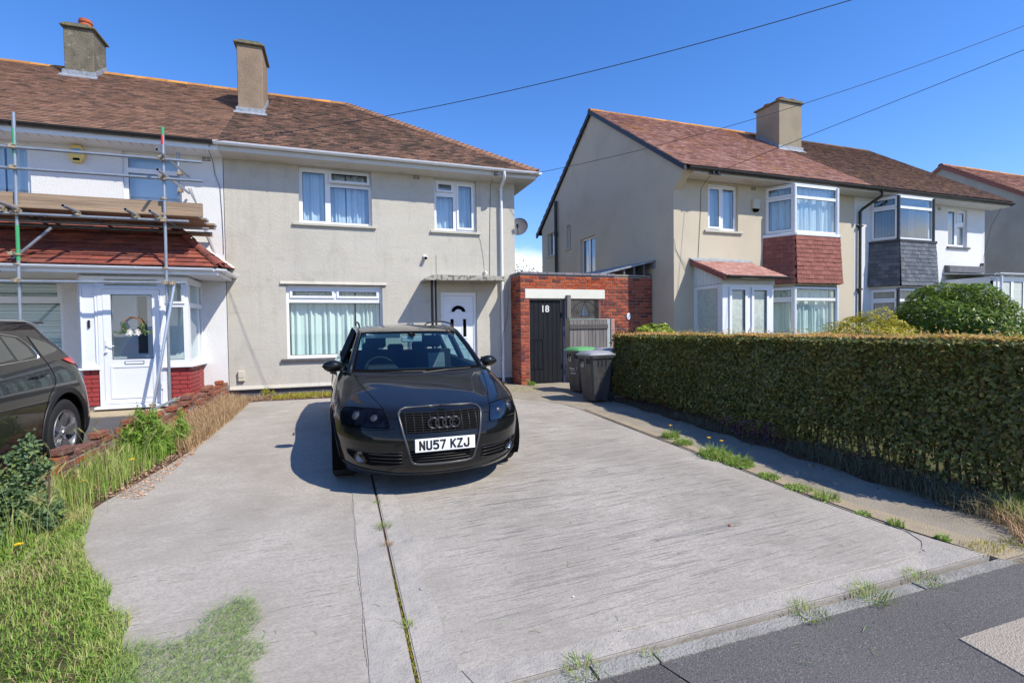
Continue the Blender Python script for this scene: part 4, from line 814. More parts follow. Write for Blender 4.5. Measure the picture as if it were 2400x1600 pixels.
# things on these walls
o = MB(); o.prism([(-4.46, 4.47), (-4.40, 4.36), (-4.28, 4.36), (-4.22, 4.47), (-4.22, 4.56), (-4.28, 4.66), (-4.40, 4.66), (-4.46, 4.56)], YA - .07, YA - .001)
al = thing('alarm_box', 'yellow hexagonal burglar alarm box under the eaves of the scaffolded house', 'alarm box', (-4.34, YA, 4.5)); o.build('casing', Mt['yellow'], al)
MB().box(-4.41, -4.27, YA - .075, YA - .0705, 4.52, 4.60).build('label_panel', Mt['blue_label'], al); MB().box(-4.39, -4.29, YA - .075, YA - .0705, 4.39, 4.43).build('strobe', Mt['void'], al)
cc = thing('security_camera', 'small white round security camera high on the cream wall left of the door canopy', 'camera', (1.89, YA, 2.89))
Mx = Matrix.Translation((1.89, YA - .02, 2.90)) @ Matrix.Rotation(R(90), 4, 'X')
MB(Mx).lathe([(0, -.02), (.035, -.02), (.035, .012), (0, .014)], 16).build('base', Mt['white_metal'], cc)
MB(Matrix.Translation((1.90, YA - .04, 2.885)) @ Matrix.Rotation(R(118), 4, 'X')).lathe([(0, 0), (.034, 0), (.04, .02), (.04, .08), (.036, .085)], 18).build('body', Mt['white_metal'], cc, smooth=True)
MB(Matrix.Translation((1.90, YA - .04, 2.885)) @ Matrix.Rotation(R(118), 4, 'X')).lathe([(.036, .085), (.028, .09), (0, .092)], 18).build('lens', Mt['void'], cc)
lt = thing('security_sensor', 'little white sensor on the wall above the right end of the door canopy', 'sensor', (3.28, YA, 2.58))
MB().cbox((3.28, YA - .03, 2.58), (.05, .06, .04), rz=.5).build('housing', Mt['white_metal'], lt); MB().cbox((3.30, YA - .06, 2.56), (.04, .05, .03), rz=.5).build('head', Mt['white_metal'], lt)
bx = thing('meter_box', 'small cream plastic box low on the cream wall near the drain line', 'utility box', (-1.80, YA, .3))
MB().bevbox(-1.86, -1.74, YA - .06, YA - .001, .29, .50, .008).build('casing', Mt['cream_plastic'], bx); MB().box(-1.855, -1.745, YA - .064, YA - .0605, .36, .365).build('seam', Mt['dark_sill'], bx)
# satellite dish on the gable corner
ds = thing('satellite_dish', 'grey satellite dish on the side wall of the cream house under the eaves', 'satellite dish', (4.04, 11.5, 3.7))
Dm = Matrix.Translation((4.20, 11.35, 3.69)) @ Matrix.Rotation(R(-28), 4, 'Z') @ Matrix.Rotation(R(-68), 4, 'X').inverted() 
rows = []
for i in range(9):
    rr = i / 8 * .235; rows.append([(rr * math.cos(a) * .93, rr * math.sin(a), (rr / .235) ** 2 * .045) for a in [2 * math.pi * k / 28 for k in range(29)]])
MB(Dm).grid(rows).build('dish', Mt['dish'], ds, smooth=True)
MB(Dm).tube([(.218 * math.cos(2 * math.pi * k / 28), .235 * math.sin(2 * math.pi * k / 28), .046) for k in range(29)], .006, 6, caps=False).build('rim', Mt['dark_sill'], ds)
MB(Dm).tube([(0, -.22, .04), (0, -.12, .24)], .012, 6).build('arm', Mt['dark_sill'], ds); MB(Dm).tube([(0, -.15, .22), (0, -.08, .27)], .028, 10).build('receiver', Mt['black_plastic'], ds)
MB().tube([(4.04, 11.55, 3.62), (4.2, 11.42, 3.64)], .018, 8).box(4.036, 4.05, 11.48, 11.62, 3.55, 3.69).build('bracket', Mt['dark_sill'], ds)

# ------------------------------------------------------------------ right pair of houses (gable x=7.42, front y=9.73, party 13.26, end 18.83)
YB = 9.73; EB = 4.85; RYB = 13.6; RZB = 7.80; YEB = 9.28; SB = (RZB - EB) / (RYB - YEB); YR = 17.55
TB = frame_T((0, YB, 0), 0)
B1 = thing('semi_detached_house', 'cream gabled house with red hung tiles under its bay and a small glass porch', 'house', (10.3, YB, 0))
B2 = thing('semi_detached_house', 'white half of the pair with dark slate panel under its bay and black downpipe', 'house', (16, YB, 0))
H1 = [(8.40, 9.30, 3.55, 4.66), (10.2, 12.24, .9, 4.68), (8.25, 9.25, .1, 2.2)]
wallset(B1, TB, 7.42, 13.255, -.1, 4.70, H1, Mt['render_b'])
wallset(B2, TB, 13.262, 18.83, -.1, 4.70, [(17.12, 18.0, 3.52, 4.64), (13.92, 15.82, .9, 4.68), (17.1, 18.1, .1, 2.1)], Mt['render_white'])
TG = frame_T((7.42, YR, 0), R(-90))      # gable: local x = YR - y
gl = YR - YB
holes = [(YR - 17.02, YR - 16.27, 3.88, 4.75), (YR - 15.42, YR - 15.12, 3.92, 4.75), (YR - 14.42, YR - 13.45, 2.9, 4.06)]
gw = MB(TG).slab(0, gl - .281, -.1, 4.70, 0, .28, holes)
wg = gw.build('gable_wall', Mt['render_b'], B1)
q = MB(); q.prism([(YEB + .2, 4.71), (YR - .0, 4.71), (YR + .0, 4.80), (RYB, RZB - .08), (YB, EB + (YB - YEB) * SB - .09)][:0] or [(YB + .0, 4.701), (YR, 4.701), (YR, EB + .1), (RYB, RZB - .07), (YB + .0, EB + (YB - YEB) * SB - .07)], 7.42, 7.70, 'x')
q.build('gable_peak', Mt['render_b'], B1)
q = MB(); q.box(18.55, 18.83, YB + .29, YR, -.1, 4.7).box(7.71, 18.54, YR - .28, YR, -.1, 4.7); q.build('rear_wall', Mt['render_white'], B2)
MB().prism([(YB, 4.701), (YR, 4.701), (YR, EB + .1), (RYB, RZB - .07), (YB, EB + (YB - YEB) * SB - .07)], 18.55, 18.83, 'x').build('gable_peak', Mt['render_white'], B2)
# kick-out of the gable at the eaves corner
MB().add([(7.42, YB, 4.42), (7.42, YEB + .05, 4.76), (7.42, YEB + .05, 4.82), (7.42, YB, 5.06), (7.62, YB, 4.42), (7.62, YEB + .05, 4.76), (7.62, YEB + .05, 4.82), (7.62, YB, 5.06)], [(3, 2, 1, 0), (4, 5, 6, 7), (0, 1, 5, 4), (1, 2, 6, 5)]).build('eaves_corner', Mt['render_b'], B1)
for (P_, xa, xb, mm) in ((B1, 7.625, 13.255, 'soffit'), (B2, 13.262, 19.15, 'upvc')):
    MB().prism([(YEB, 4.70), (YEB, 4.83), (YB + .1, 5.05), (YB - .005, 4.70)], xa, xb, 'x').build('soffit', Mt['soffit'], P_)
window(B1, TB, 8.40, 9.30, 3.55, 4.66, [(8.46, 8.79, 3.62, 4.56, True), (8.90, 9.23, 3.62, 4.56)], inset=.07, fw=.05, curtain=[(8.42, 9.28, 3.57, 4.6, 'c', 7, 'curtain_white')], sill=(8.28, 9.42, 3.49, 3.545, .05, 'sill'))
window(B2, TB, 17.12, 18.0, 3.52, 4.64, [(17.18, 17.53, 3.59, 4.57), (17.64, 17.94, 3.59, 4.13), (17.64, 17.94, 4.24, 4.56, True)], inset=.07, curtain=[(17.14, 17.98, 3.55, 4.6, 'c', 6, 'curtain_white')], sill=(17.06, 18.08, 3.455, 3.515, .05, 'dark_sill'))
for (h, ps, lab) in ((holes[0], [(.06, .32), (.43, .69)], None), (holes[1], [(.06, .24)], None), (holes[2], [(.06, .43), (.54, .91)], None)):
    a, b, c, d = h; window(B1, TG, a, b, c, d, [(a + p, a + r, c + .06, d - .06, False) for p, r in ps], inset=.08, curtain=None, sill=(a - .05, b + .05, c - .05, c - .003, .05, 'sill'))
# windows of the ground floor behind the porches (doorways closed by white panels, pale to brighten the porches)
MB(TB).box(8.25, 9.25, .25, .27, -.1, 2.2).build('doorway', Mt['upvc'], B1)
MB(TB).box(17.1, 18.1, .25, .27, -.1, 2.1).build('doorway', Mt['upvc'], B2)
# two-storey canted bays
def bay(P_, xa, xb, fa, fb, slate, curt_up, curt_low, blind, dark=False):
    yf = 9.20; dep = YB - yf
    segs = []
    for (ax, ay, bx, by) in ((xa, YB, fa, yf), (fa, yf, fb, yf), (fb, yf, xb, YB)):
        ang = math.atan2(by - ay, bx - ax); segs.append((frame_T((ax, ay, 0), ang), math.hypot(bx - ax, by - ay)))
    for si, (T, L) in enumerate(segs):
        for (z0, z1, cz, trn) in ((3.50, 4.66, curt_up, 4.36), (1.0, 2.19, curt_low, 1.88)):
            e = .05
            if si == 1:
                pn = [(e, L - e, z0 + .06, trn - .03), (e, L - e, trn + .04, z1 - .05)]
                cu = [(.02, L - .02, z0 + .03, z1 - .02, 'vert', 22, 'curtain_white')] if blind and z0 > 3 else [(.02, L - .02, z0 + .03, z1 - .02, 'c', 9, cz)]
            else:
                pn = [(e, L - e, z0 + .06, trn - .03, True), (e, L - e, trn + .04, z1 - .05, True)]
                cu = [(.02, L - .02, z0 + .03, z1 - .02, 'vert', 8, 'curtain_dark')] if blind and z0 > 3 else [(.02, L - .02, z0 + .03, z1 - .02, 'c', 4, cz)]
            window(P_, T, .0, L, z0, z1, pn, inset=0, depth=.06, curtain=cu, name='bay_window', room=False, gm='glass' if z0 > 3 else 'glass_low')
        # slate apron, slightly flared
        if L > .1:
            Rm = T @ Matrix.Rotation(R(0), 4, 'X'); u = T.to_3x3() @ Vector((1, 0, 0)); nrm = T.to_3x3() @ Vector((0, -1, 0))
            o = T @ Vector((0, -.105, 2.27)); v = Vector((0, 0, 1.13)) - nrm * .06
            tiles(P_, o, u, v, 0, [(-.05, 0), (L + .05, 0), (L + .03, 1.13), (-.03, 1.13)], .105, .165, Mt[slate], name='hung_tile', parts=300, kick=.10, thick=.012, rest='hung_tiles')
            MB(T).add([(-.045, -.10, 2.272), (L + .045, -.10, 2.272), (L, .0, 2.272), (0, .0, 2.272), (-.025, -.035, 3.42), (L + .025, -.035, 3.42)], [(0, 1, 5, 4), (0, 3, 2, 1)]).build('tile_backing', Mt['felt'], P_)
        MB(T).bevbox(-.06, L + .06, -.075, .055, 3.425, 3.497, .008).build('bay_sill', Mt['upvc'] if not dark else Mt['dark_trim'], P_)
        MB(T).box(-.0, L + .0, .0, .06, 2.195, 2.268).box(0, L, 0, .1, -.1, .995).build('bay_panel', Mt['render_b' if not dark else 'render_white'], P_)
    for z in (3.499, 4.665, 2.2, .998):
        MB().prism([(xa, YB), (fa, yf), (fb, yf), (xb, YB)], z, z + .02, 'z').build('bay_deck', Mt['upvc'], P_)
    for (cx, cy) in ((fa, yf), (fb, yf)):
        MB().tube([(cx, cy, 1.0), (cx, cy, 2.19)], .042, 8).tube([(cx, cy, 3.50), (cx, cy, 4.66)], .042, 8).build('corner_post', Mt['upvc'] if not dark else Mt['dark_trim'], P_)
    MB().box(xa - .1, xb + .1, YB + .3, YB + .34, .9, 4.7).build('bay_room_back', Mt['room'], P_)
bay(B1, 10.16, 12.28, 10.52, 11.93, 'slate_red', 'curtain_white', 'curtain_white', False)
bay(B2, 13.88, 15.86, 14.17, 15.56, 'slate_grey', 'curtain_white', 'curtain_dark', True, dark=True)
# roofs
vB = Vector((0, 1, SB)).normalized(); LB = math.hypot(RYB - YEB, RZB - EB)
for (P_, xa, xb, mm, npart, rr) in ((B1, 7.33, 13.255, 'tile_b1', 300, .6), (B2, 13.262, 19.25, 'tile_b2', 0, 1.2)):
    ro = MB().add([(xa, YEB, EB - .03), (xb, YEB, EB - .03), (xb, RYB, RZB - .03), (xa, RYB, RZB - .03), (xb, 2 * RYB - YEB, EB - .03), (xa, 2 * RYB - YEB, EB - .03)], [(0, 1, 2, 3), (3, 2, 4, 5)]).build('roof', Mt['felt'], P_)
    tiles(ro, (xa, YEB - .04, EB - .012), (1, 0, 0), vB, 0, [(0, 0), (xb - xa, 0), (xb - xa, LB), (0, LB)], .1, .165, Mt[mm], parts=npart, rough=rr)
    tiles(ro, (xb, 2 * RYB - YEB + .04, EB - .012), (-1, 0, 0), Vector((0, -1, SB)), 0, [(0, 0), (xb - xa, 0), (xb - xa, LB - .42), (0, LB - .42)], .3, .5, Mt[mm], parts=0)
    ridge(ro, xa, xb - .01, RYB, RZB + .03, 13, Mt['lichen'] if P_ == B1 else Mt['tile_b2'])
    gutter(P_, (xa if P_ == B2 else 7.44, YEB - .055, 4.80), (xb if P_ == B1 else 19.2, YEB - .055, 4.80), .06, Mt['dark_trim'], (0, -1, 0), brackets=7)
for (P_, x) in ((B1, 7.335), (B2, 19.18)):                  # bargeboards
    for sgn, ya in ((1, YEB - .03), (-1, 2 * RYB - YEB + .03)):
        za = EB - .02; yb, zb = RYB, RZB - .0
        MB().prism([(ya, za - .11), (ya, za + .02), (yb, zb + .02), (yb, zb - .11)] if sgn > 0 else [(yb, zb - .11), (yb, zb + .02), (ya, za + .02), (ya, za - .11)], x, x + .07, 'x').build('bargeboard', Mt['dark_trim'], P_)
c3 = chimney(B1, 13.02, 13.95, 11.95, 12.85, 6.6, 8.16, Mt['chimney3'], Mt['concrete_cap'], [(13.28, 12.15, .12, .12), (13.28, 12.62, .12, .12), (13.70, 12.15, .12, .12), (13.70, 12.62, .12, .12)], slopes=lambda y: EB + (y - YEB) * SB)
# downpipes
q = MB(); q.tube([(13.60, YEB - .05, 4.74), (13.60, YEB - .04, 4.62), (13.44, YB - .10, 4.36), (13.39, YB - .06, 4.28), (13.39, YB - .06, .0)], .038, 10); o_ = q.build('downpipe', Mt['dark_trim'], B2, smooth=True)
for z in (3.9, 2.2): MB().box(13.32, 13.46, YB - .10, YB - .001, z - .02, z + .02).build('pipe_clip', Mt['dark_trim'], o_)
q = MB(); q.tube([(7.34, 16.12, 5.70), (7.34, 16.12, -.1)], .055, 12); o_ = q.build('soil_pipe', Mt['dark_trim'], B1, smooth=True)
MB().tube([(7.34, 16.12, 4.48), (7.34, 16.12, 4.62)], .07, 12).build('pipe_clip', Mt['dark_trim'], o_)
airbrick(B1, TB, 9.78, 4.63); airbrick(B2, TB, 16.72, 4.60)
# porch of the cream house
q = thing
PB = 8.80; pxa, pxb = 7.98, 9.42
TP = frame_T((0, PB, 0), 0)
ps = MB(TP).slab(pxa, pxb, -.1, 2.18, 0, .07, [(8.20, 8.60, .2, 2.07), (8.82, 9.22, .2, 2.07)]).build('porch_front', Mt['upvc'], B1)
for (a, b) in ((8.20, 8.60), (8.82, 9.22)):
    MB(TP).slab(a - .05, b + .05, .15, 2.11, -.03, -.005, [(a + .015, b - .015, .23, 2.05)]).build('porch_sash', Mt['upvc'], ps)
    MB(TP).slab(a + .014, b - .014, .229, 2.051, -.012, -.006, [(a + .024, b - .024, .24, 2.04)]).build('gasket', Mt['gasket'], ps)
    MB(TP).box(a, b, .02, .024, .2, 2.07).build('pane', Mt['frosted'], ps)
for x in (8.68, 8.74): MB(TP).tube([(x, -.05, 1.06), (x, -.05, 1.22)], .012, 6).tube([(x, -.06, 1.10), (x + (.11 if x > 8.7 else -.11), -.06, 1.10)], .012, 6).build('door_handle', Mt['white_metal'], ps)
MB(TP).slab(pxa - .02, pxb + .02, 2.182, 2.31, -.02, .06, []).build('porch_beam', Mt['soffit'], B1)
TPs = frame_T((pxa, YB, 0), R(-90))
sd_ = MB(TPs).slab(.001, .858, -.1, 2.18, 0, .07, [(.09, .78, .2, 2.10)]).build('porch_side', Mt['upvc'], B1)
MB(TPs).box(.09, .78, .03, .034, .2, 2.1).build('pane', Mt['frosted'], sd_)
gb = MB()
for i in range(8): a = YB - .88 * i / 8; b = YB - .88 * (i + 1) / 8; za = 2.76 - .44 * (YB - a) / .93; zb = 2.76 - .44 * (YB - b) / .93; gb.add([(pxa, a, 2.19), (pxa, b + .006, 2.19), (pxa, b + .006, zb), (pxa, a, za), (pxa + .03, a, 2.19), (pxa + .03, b + .006, 2.19), (pxa + .03, b + .006, zb), (pxa + .03, a, za)], [(0, 1, 2, 3), (1, 5, 6, 2), (4, 7, 6, 5)])
gb.build('porch_cheek', mat('pale_blue_boards', (.62, .68, .70), .5), B1)
ps2 = MB(frame_T((pxb, PB, 0), R(90))).slab(.071, .929, -.1, 2.18, 0, .07, [(.15, .8, .2, 2.1)]).build('porch_side', Mt['upvc'], B1)
MB(frame_T((pxb, PB, 0), R(90))).box(.15, .8, .03, .034, .2, 2.1).build('pane', Mt['frosted'], ps2)
rp = MB().add([(7.88, 8.62, 2.335), (9.58, 8.62, 2.335), (9.58, YB, 2.80), (7.88, YB, 2.80)], [(0, 1, 2, 3)]).build('porch_roof', Mt['felt'], B1)
sp_ = .465 / 1.11
tiles(rp, (7.88, 8.58, 2.33), (1, 0, 0), Vector((0, 1, sp_)), 0, [(0, 0), (1.70, 0), (1.70, 1.22), (0, 1.22)], .12, .17, Mt['tile_pink'], parts=300, kick=.08, name='porch_tile')
MB().prism([(8.60, 2.24), (8.60, 2.345), (YB - .002, 2.81), (YB - .002, 2.71)], 7.86, 7.885, 'x').build('bargeboard', Mt['slate_red'], rp)
gutter(B1, (7.9, 8.54, 2.33), (9.6, 8.54, 2.33), .045, Mt['dark_trim'], (0, -1, 0), brackets=3)
MB().prism([(YB - .16, 2.77), (YB - .16, 2.79), (YB - .001, 2.87), (YB - .001, 2.84)], 7.85, 9.60, 'x').build('flashing', Mt['lead'], rp)
MB().tube([(9.0 + .13 * math.cos(a), 9.2, 1.12 + .2 * math.sin(a)) for a in [math.pi * k / 10 for k in range(11)]], .025, 8).build('grab_rail', Mt['dark_sill'], B1)
# glass porch of the white house at the right edge
C0, CYF, ZC = 16.97, 8.56, 2.52
TC = frame_T((0, CYF, 0), 0); wins = [(17.32 + i * .56, 17.32 + i * .56 + .44) for i in range(5)]
cf = MB(TC).slab(C0, 20.3, -.1, ZC, 0, .07, [(a, b, .12, 1.00) for a, b in wins] + [(a, b, 1.14, 2.38) for a, b in wins]).build('conservatory_front', Mt['upvc'], B2)
for a, b in wins:
    for c, d in ((.12, 1.0), (1.14, 2.38)):
        MB(TC).box(a, b, .02, .024, c, d).build('pane', Mt['frosted'], cf); MB(TC).slab(a - .001, b + .001, c - .001, d + .001, .01, .016, [(a + .01, b - .01, c + .01, d - .01)]).build('gasket', Mt['gasket'], cf)
TCs = frame_T((C0, YB, 0), R(-90))
cs = MB(TCs).slab(0, YB - CYF - .0, -.1, 2.50, 0, .07, [(.28, 1.0, 2.16, 2.36), (.1, 1.05, .9, 1.9)]).build('conservatory_side', Mt['upvc'], B2)
for (c_, d_) in ((2.16, 2.36), (.9, 1.9)): MB(TCs).box(.1 if c_ < 2 else .28, 1.05 if c_ < 2 else 1.0, .03, .034, c_, d_).build('pane', Mt['frosted'], cs)
for i in range(3): MB(TCs).box(0, 1.17, -.012, -.001, 2.40 + i * .04, 2.43 + i * .04).build('cladding_strip', Mt['upvc'], cs)
MB().prism([(CYF - .05, 2.55), (CYF - .05, 2.58), (YB - .002, 2.72), (YB - .002, 2.69)], C0 - .05, 20.3, 'x').build('conservatory_roof', mat('polycarbonate', (.5, .52, .52), .3), B2)
gutter(B2, (17.0, CYF - .09, 2.60), (20.3, CYF - .09, 2.60), .055, Mt['upvc'], (0, -1, 0), brackets=4)
MB().tube([(17.18, CYF - .07, 2.55), (17.18, CYF - .07, .0)], .035, 10).build('downpipe', Mt['upvc'], B2)
MB().prism([(YB - .14, 2.75), (YB - .14, 2.93), (YB - .001, 2.96), (YB - .001, 2.75)], 16.97, 18.60, 'x').build('flashing', Mt['dark_sill'], B2)
MB().box(19.0, 20.2, YB, YB + .02, -.1, 2.5).box(18.84, 20.3, YB + .02, YB + .2, -.1, 2.69).build('conservatory_back', Mt['render_white'], B2)
# alarm on the cream house
al = thing('alarm_box', 'cream burglar alarm box with dark base between the small window and the tile-hung bay', 'alarm box', (9.82, YB, 4.2))
MB().bevbox(9.72, 9.93, YB - .07, YB - .001, 4.13, 4.36, .01).build('casing', Mt['cream_plastic'], al); MB().prism([(9.73, 4.125), (9.92, 4.125), (9.87, 4.06), (9.78, 4.06)], YB - .06, YB - .001).build('strobe', Mt['void'], al)
lt = thing('wall_light', 'small dark bracket lamp on the corner of the white house above the glass porch', 'lamp', (18.66, YB, 3.0))
MB().box(18.63, 18.72, YB - .09, YB - .001, 2.98, 3.06).tube([(18.67, YB - .05, 2.97), (18.64, YB - .1, 2.88)], .02, 6).build('lamp', Mt['dark_sill'], lt)
# third house beyond
C3 = thing('end_house', 'weathered grey rendered gable house at the far right beyond the pair', 'house', (27, 9.7, 0)); X3 = 23.5
MB(frame_T((X3, YR, 0), R(-90))).slab(0, YR - YB - .281, -.1, 4.70, 0, .28, []).build('gable_wall', Mt['render_grey'], C3)
MB().prism([(YB, 4.701), (YR, 4.701), (YR, EB + .1), (RYB, RZB - .17), (YB, EB + .3)], X3, X3 + .28, 'x').build('gable_peak', Mt['render_grey'], C3)
MB(TB).slab(X3 + .0, 30, -.1, 4.70, 0, .28, [(25, 26, 3.5, 4.6)]).build('wall', Mt['render_grey'], C3)
ro = MB().add([(X3 - .08, YEB, EB - .13), (31, YEB, EB - .13), (31, RYB, RZB - .13), (X3 - .08, RYB, RZB - .13), (31, 2 * RYB - YEB, EB - .13), (X3 - .08, 2 * RYB - YEB, EB - .13)], [(0, 1, 2, 3), (3, 2, 4, 5)]).build('roof', Mt['felt'], C3)
tiles(ro, (X3 - .08, YEB - .04, EB - .11), (1, 0, 0), vB, 0, [(0, 0), (7.5, 0), (7.5, LB), (0, LB)], .15, .25, Mt['tile_b1'], parts=0)
ridge(ro, X3 - .08, 31, RYB, RZB - .07, 16, Mt['lichen'])
for sgn, ya in ((1, YEB - .03), (-1, 2 * RYB - YEB + .03)):
    MB().prism([(ya, EB - .25), (ya, EB - .1), (RYB, RZB - .1), (RYB, RZB - .25)][::sgn], X3 - .10, X3 - .03, 'x').build('bargeboard', Mt['slate_red'], C3)
hg = MB(); hg.prism([(X3 + .02, 2.95), (X3 - .18, 3.05), (X3 - .2, 3.0), (X3 - .03, 2.9)], 11.95, 12.0).build('bracket', Mt['dark_sill'], C3)

# ------------------------------------------------------------------ brick screen wall with gates between the houses
SWY = 10.56; SWT = frame_T((0, SWY, 0), 0)
SW = thing('garage_wall', 'red and orange brick screen wall with cream lintel between the two houses', 'brick wall', (5.6, SWY, 0))
x0w, x1w, zt_ = 3.915, 7.40, 2.475
MB(SWT).slab(x0w + .006, x1w, -.05, zt_, .012, .215, [(4.14, 5.90, -.05, 1.93)]).build('mortar_bed', Mt['mortar'], SW)
spall = lambda x, z: z > 2.17 and x < 6.35 and (math.sin(x * 9 + z * 40) > -.35)
coursed(SW, SWT, x0w, x1w, -.02, 2.475, [(4.14, 5.90, -1, 1.935), (4.03, 6.07, 1.935, 2.16)], Mt['brick'], special=spall, skip=lambda x, z: x > 5.9 and z < .5, parts=300, bond='flemish', L=.215)
TSW = frame_T((x0w, 11.19, 0), R(-90))
MB(TSW).slab(0, .62, -.05, zt_, .012, .2, []).build('mortar_bed', Mt['mortar'], SW)
coursed(SW, TSW, 0, .62, -.02, 2.475, [], Mt['brick'], start=1, parts=100)
MB(SWT).box(5.905, 5.96, .0, .03, 0, 1.9).build('soldier', Mt['brick_old'], SW)
MB(SWT).bevbox(4.03, 6.07, -.012, .10, 1.94, 2.155, .006).build('lintel', Mt['cream_paint'], SW)
cpm = MB().bevbox(-.108, .108, 0, .25, 0, .055, .006).mesh('coping_brick', Mt['coping'])
for i in range(11): place(cpm, 'coping_brick', SW, Matrix.Translation((x0w + .11 + i * .222, SWY - .015, 2.485)) @ Matrix.Rotation(random.gauss(0, .006), 4, 'Z'))
for i in range(3): place(cpm, 'coping_brick', SW, Matrix.Translation((x0w - .015, 10.92 + i * .2 - .03, 2.484)) @ Matrix.Rotation(R(-90), 4, 'Z'))
MB(SWT).box(6.36, 7.4, .0, .2, 2.49, 2.53).build('coping_mortar', Mt['mortar'], SW)
# lean-to roof edge against the gable wall of the cream house
lr = thing('lean_to_roof', 'grey lead covered lean-to roof edge rising against the cream gable above the brick wall', 'roof', (7.0, 10.6, 2.6))
MB().add([(6.2, 12.6, 2.72), (7.415, 12.6, 2.9), (7.415, 10.42, 2.9), (6.0, 10.6, 2.56), (6.2, 12.6, 2.68), (7.415, 12.6, 2.86), (7.415, 10.42, 2.86), (6.0, 10.6, 2.52)], [(0, 3, 2, 1), (4, 5, 6, 7), (3, 7, 6, 2), (0, 4, 7, 3)]).build('lead_sheet', Mt['lead'], lr)
MB().prism([(10.43, 2.70), (10.43, 2.82), (12.5, 2.86), (12.5, 2.80)], 7.39, 7.418, 'x').build('flashing', Mt['lead'], lr)
q = MB()
for i in range(3): x = 6.6 + i * .28; q.add([(x, 10.57, 2.53), (x + .05, 10.57, 2.53), (x + .05, 10.57, 2.56 + (x - 6) * .22), (x, 10.57, 2.55 + (x - 6) * .22), (x, 12, 2.53), (x + .05, 12, 2.53), (x + .05, 12, 2.60 + (x - 6) * .2), (x, 12, 2.6 + (x - 6) * .2)], [(0, 1, 2, 3), (0, 3, 7, 4), (1, 5, 6, 2)])
q.build('rafter', Mt['dark_sill'], lr)
MB().box(6.15, 7.39, 10.60, 10.78, 2.535, 2.56).build('wall_plate', Mt['felt'], lr)
# black boarded gate with the house number
gt_ = thing('gate', 'black boarded gate with the number 18 in the brick wall opening', 'gate', (4.54, 10.62, 0))
for i in range(7):
    a = 4.155 + i * .113; MB(SWT).bevbox(a, a + .107, .06, .085, .02, 1.90, .004).build('board', Mt['black_paint'], gt_)
MB(SWT).box(4.14, 4.965, .087, .11, .3, .42).box(4.14, 4.965, .087, .11, 1.5, 1.62).build('ledge', Mt['black_paint'], gt_)
MB(SWT).slab(4.18, 4.50, .33, 1.02, .045, .0595, [(4.20, 4.48, .35, 1.0)]).box(4.26, 4.29, .05, .0595, .36, .98).box(4.36, 4.385, .05, .0595, .36, .98).build('pet_flap_panel', Mt['black_paint'], gt_)
text('18', .215, Mt['number_white'], 'house_number', gt_, Matrix.Translation((4.54, SWY + .052, 1.70)), depth=.003, bold=.004)
MB(SWT).box(4.14, 5.9, .055, .14, 1.905, 1.932).build('gate_head', Mt['grey_timber'], SW)
MB(SWT).bevbox(4.975, 5.03, .02, .12, -.02, 1.93, .006).build('gate_post', Mt['navy_paint'], SW)
MB(SWT).bevbox(5.035, 5.135, -.09, .01, 1.48, 2.02, .006).build('timber_post', Mt['grey_timber'], SW)
# half-height grey timber gate, red post, iron arch panel
tg = thing('gate', 'half height grey weathered timber gate behind the wheelie bins', 'gate', (5.6, 10.5, 0))
for i in range(10):
    a = 5.10 + i * .098; MB(SWT).bevbox(a, a + .092, -.075, -.055, .05, 1.44 + random.uniform(-.004, .004), .003).build('board', Mt['grey_timber'], tg, )
MB(SWT).bevbox(5.08, 6.10, -.10, -.076, 1.23, 1.34, .006).build('rail', mat('dark_timber_rail', (.09, .08, .075), .9, bumps=[(20, .01, 3, (.2, 4, 4))]), tg)
MB(SWT).bevbox(5.08, 6.10, -.10, -.076, .35, .45, .006).build('rail', Mt['grey_timber'], tg)
MB(SWT).box(5.08, 6.16, -.085, -.05, 1.45, 1.465).box(6.08, 6.165, -.085, -.055, .05, 1.449).build('edge_strip', Mt['glass_edge'], tg)
MB(SWT).bevbox(6.175, 6.275, -.11, -.02, -.02, 1.47, .006).build('post', Mt['pink_timber'], tg)
MB(SWT).tube([(6.22, -.112, 1.2), (6.22, -.118, 1.2)], .012, 8).build('bolt', Mt['iron'], tg)
ia = thing('iron_gate', 'arched wrought iron gate with scrolls seen above the grey timber gate', 'gate', (5.56, 10.62, 0)); q = MB(SWT)
q.tube([(5.57 + .39 * math.cos(a), .06, 1.46 + .42 * math.sin(a)) for a in [math.pi * k / 24 for k in range(25)]], .009, 6)
q.tube([(5.18, .06, .1), (5.18, .06, 1.47)], .009, 6).tube([(5.96, .06, .1), (5.96, .06, 1.47)], .009, 6).tube([(5.18, .06, 1.1), (5.96, .06, 1.1)], .008, 6).tube([(5.18, .06, 1.5), (5.96, .06, 1.5)], .005, 6).tube([(5.18, .06, .15), (5.96, .06, .15)], .008, 6)
q.build('frame', Mt['iron'], ia); q = MB(SWT)
for cx, sg in ((5.32, 1), (5.44, -1), (5.72, 1), (5.84, -1)):
    q.tube([(cx + sg * (.075 - .010 * k / 3) * math.cos(k * .55), .06, 1.60 + (.09 - .010 * k / 3) * math.sin(k * .55)) for k in range(18)], .0045, 5)
for x in (5.30, 5.42, 5.57, 5.72, 5.84): q.tube([(x, .06, .15), (x, .06, 1.3)], .006, 5)
q.tube([(5.57, .06, 1.88), (5.63, .06, 1.75), (5.70, .06, 1.6), (5.66, .06, 1.5)], .006, 5).tube([(5.57, .06, 1.88), (5.51, .06, 1.75), (5.46, .06, 1.6), (5.5, .06, 1.5)], .006, 5)
q.build('scrollwork', Mt['iron'], ia)
sh = thing('garden_wall', 'cream rendered rear wall with a small white window glimpsed through the arched iron gate', 'wall', (8, 17, 0))
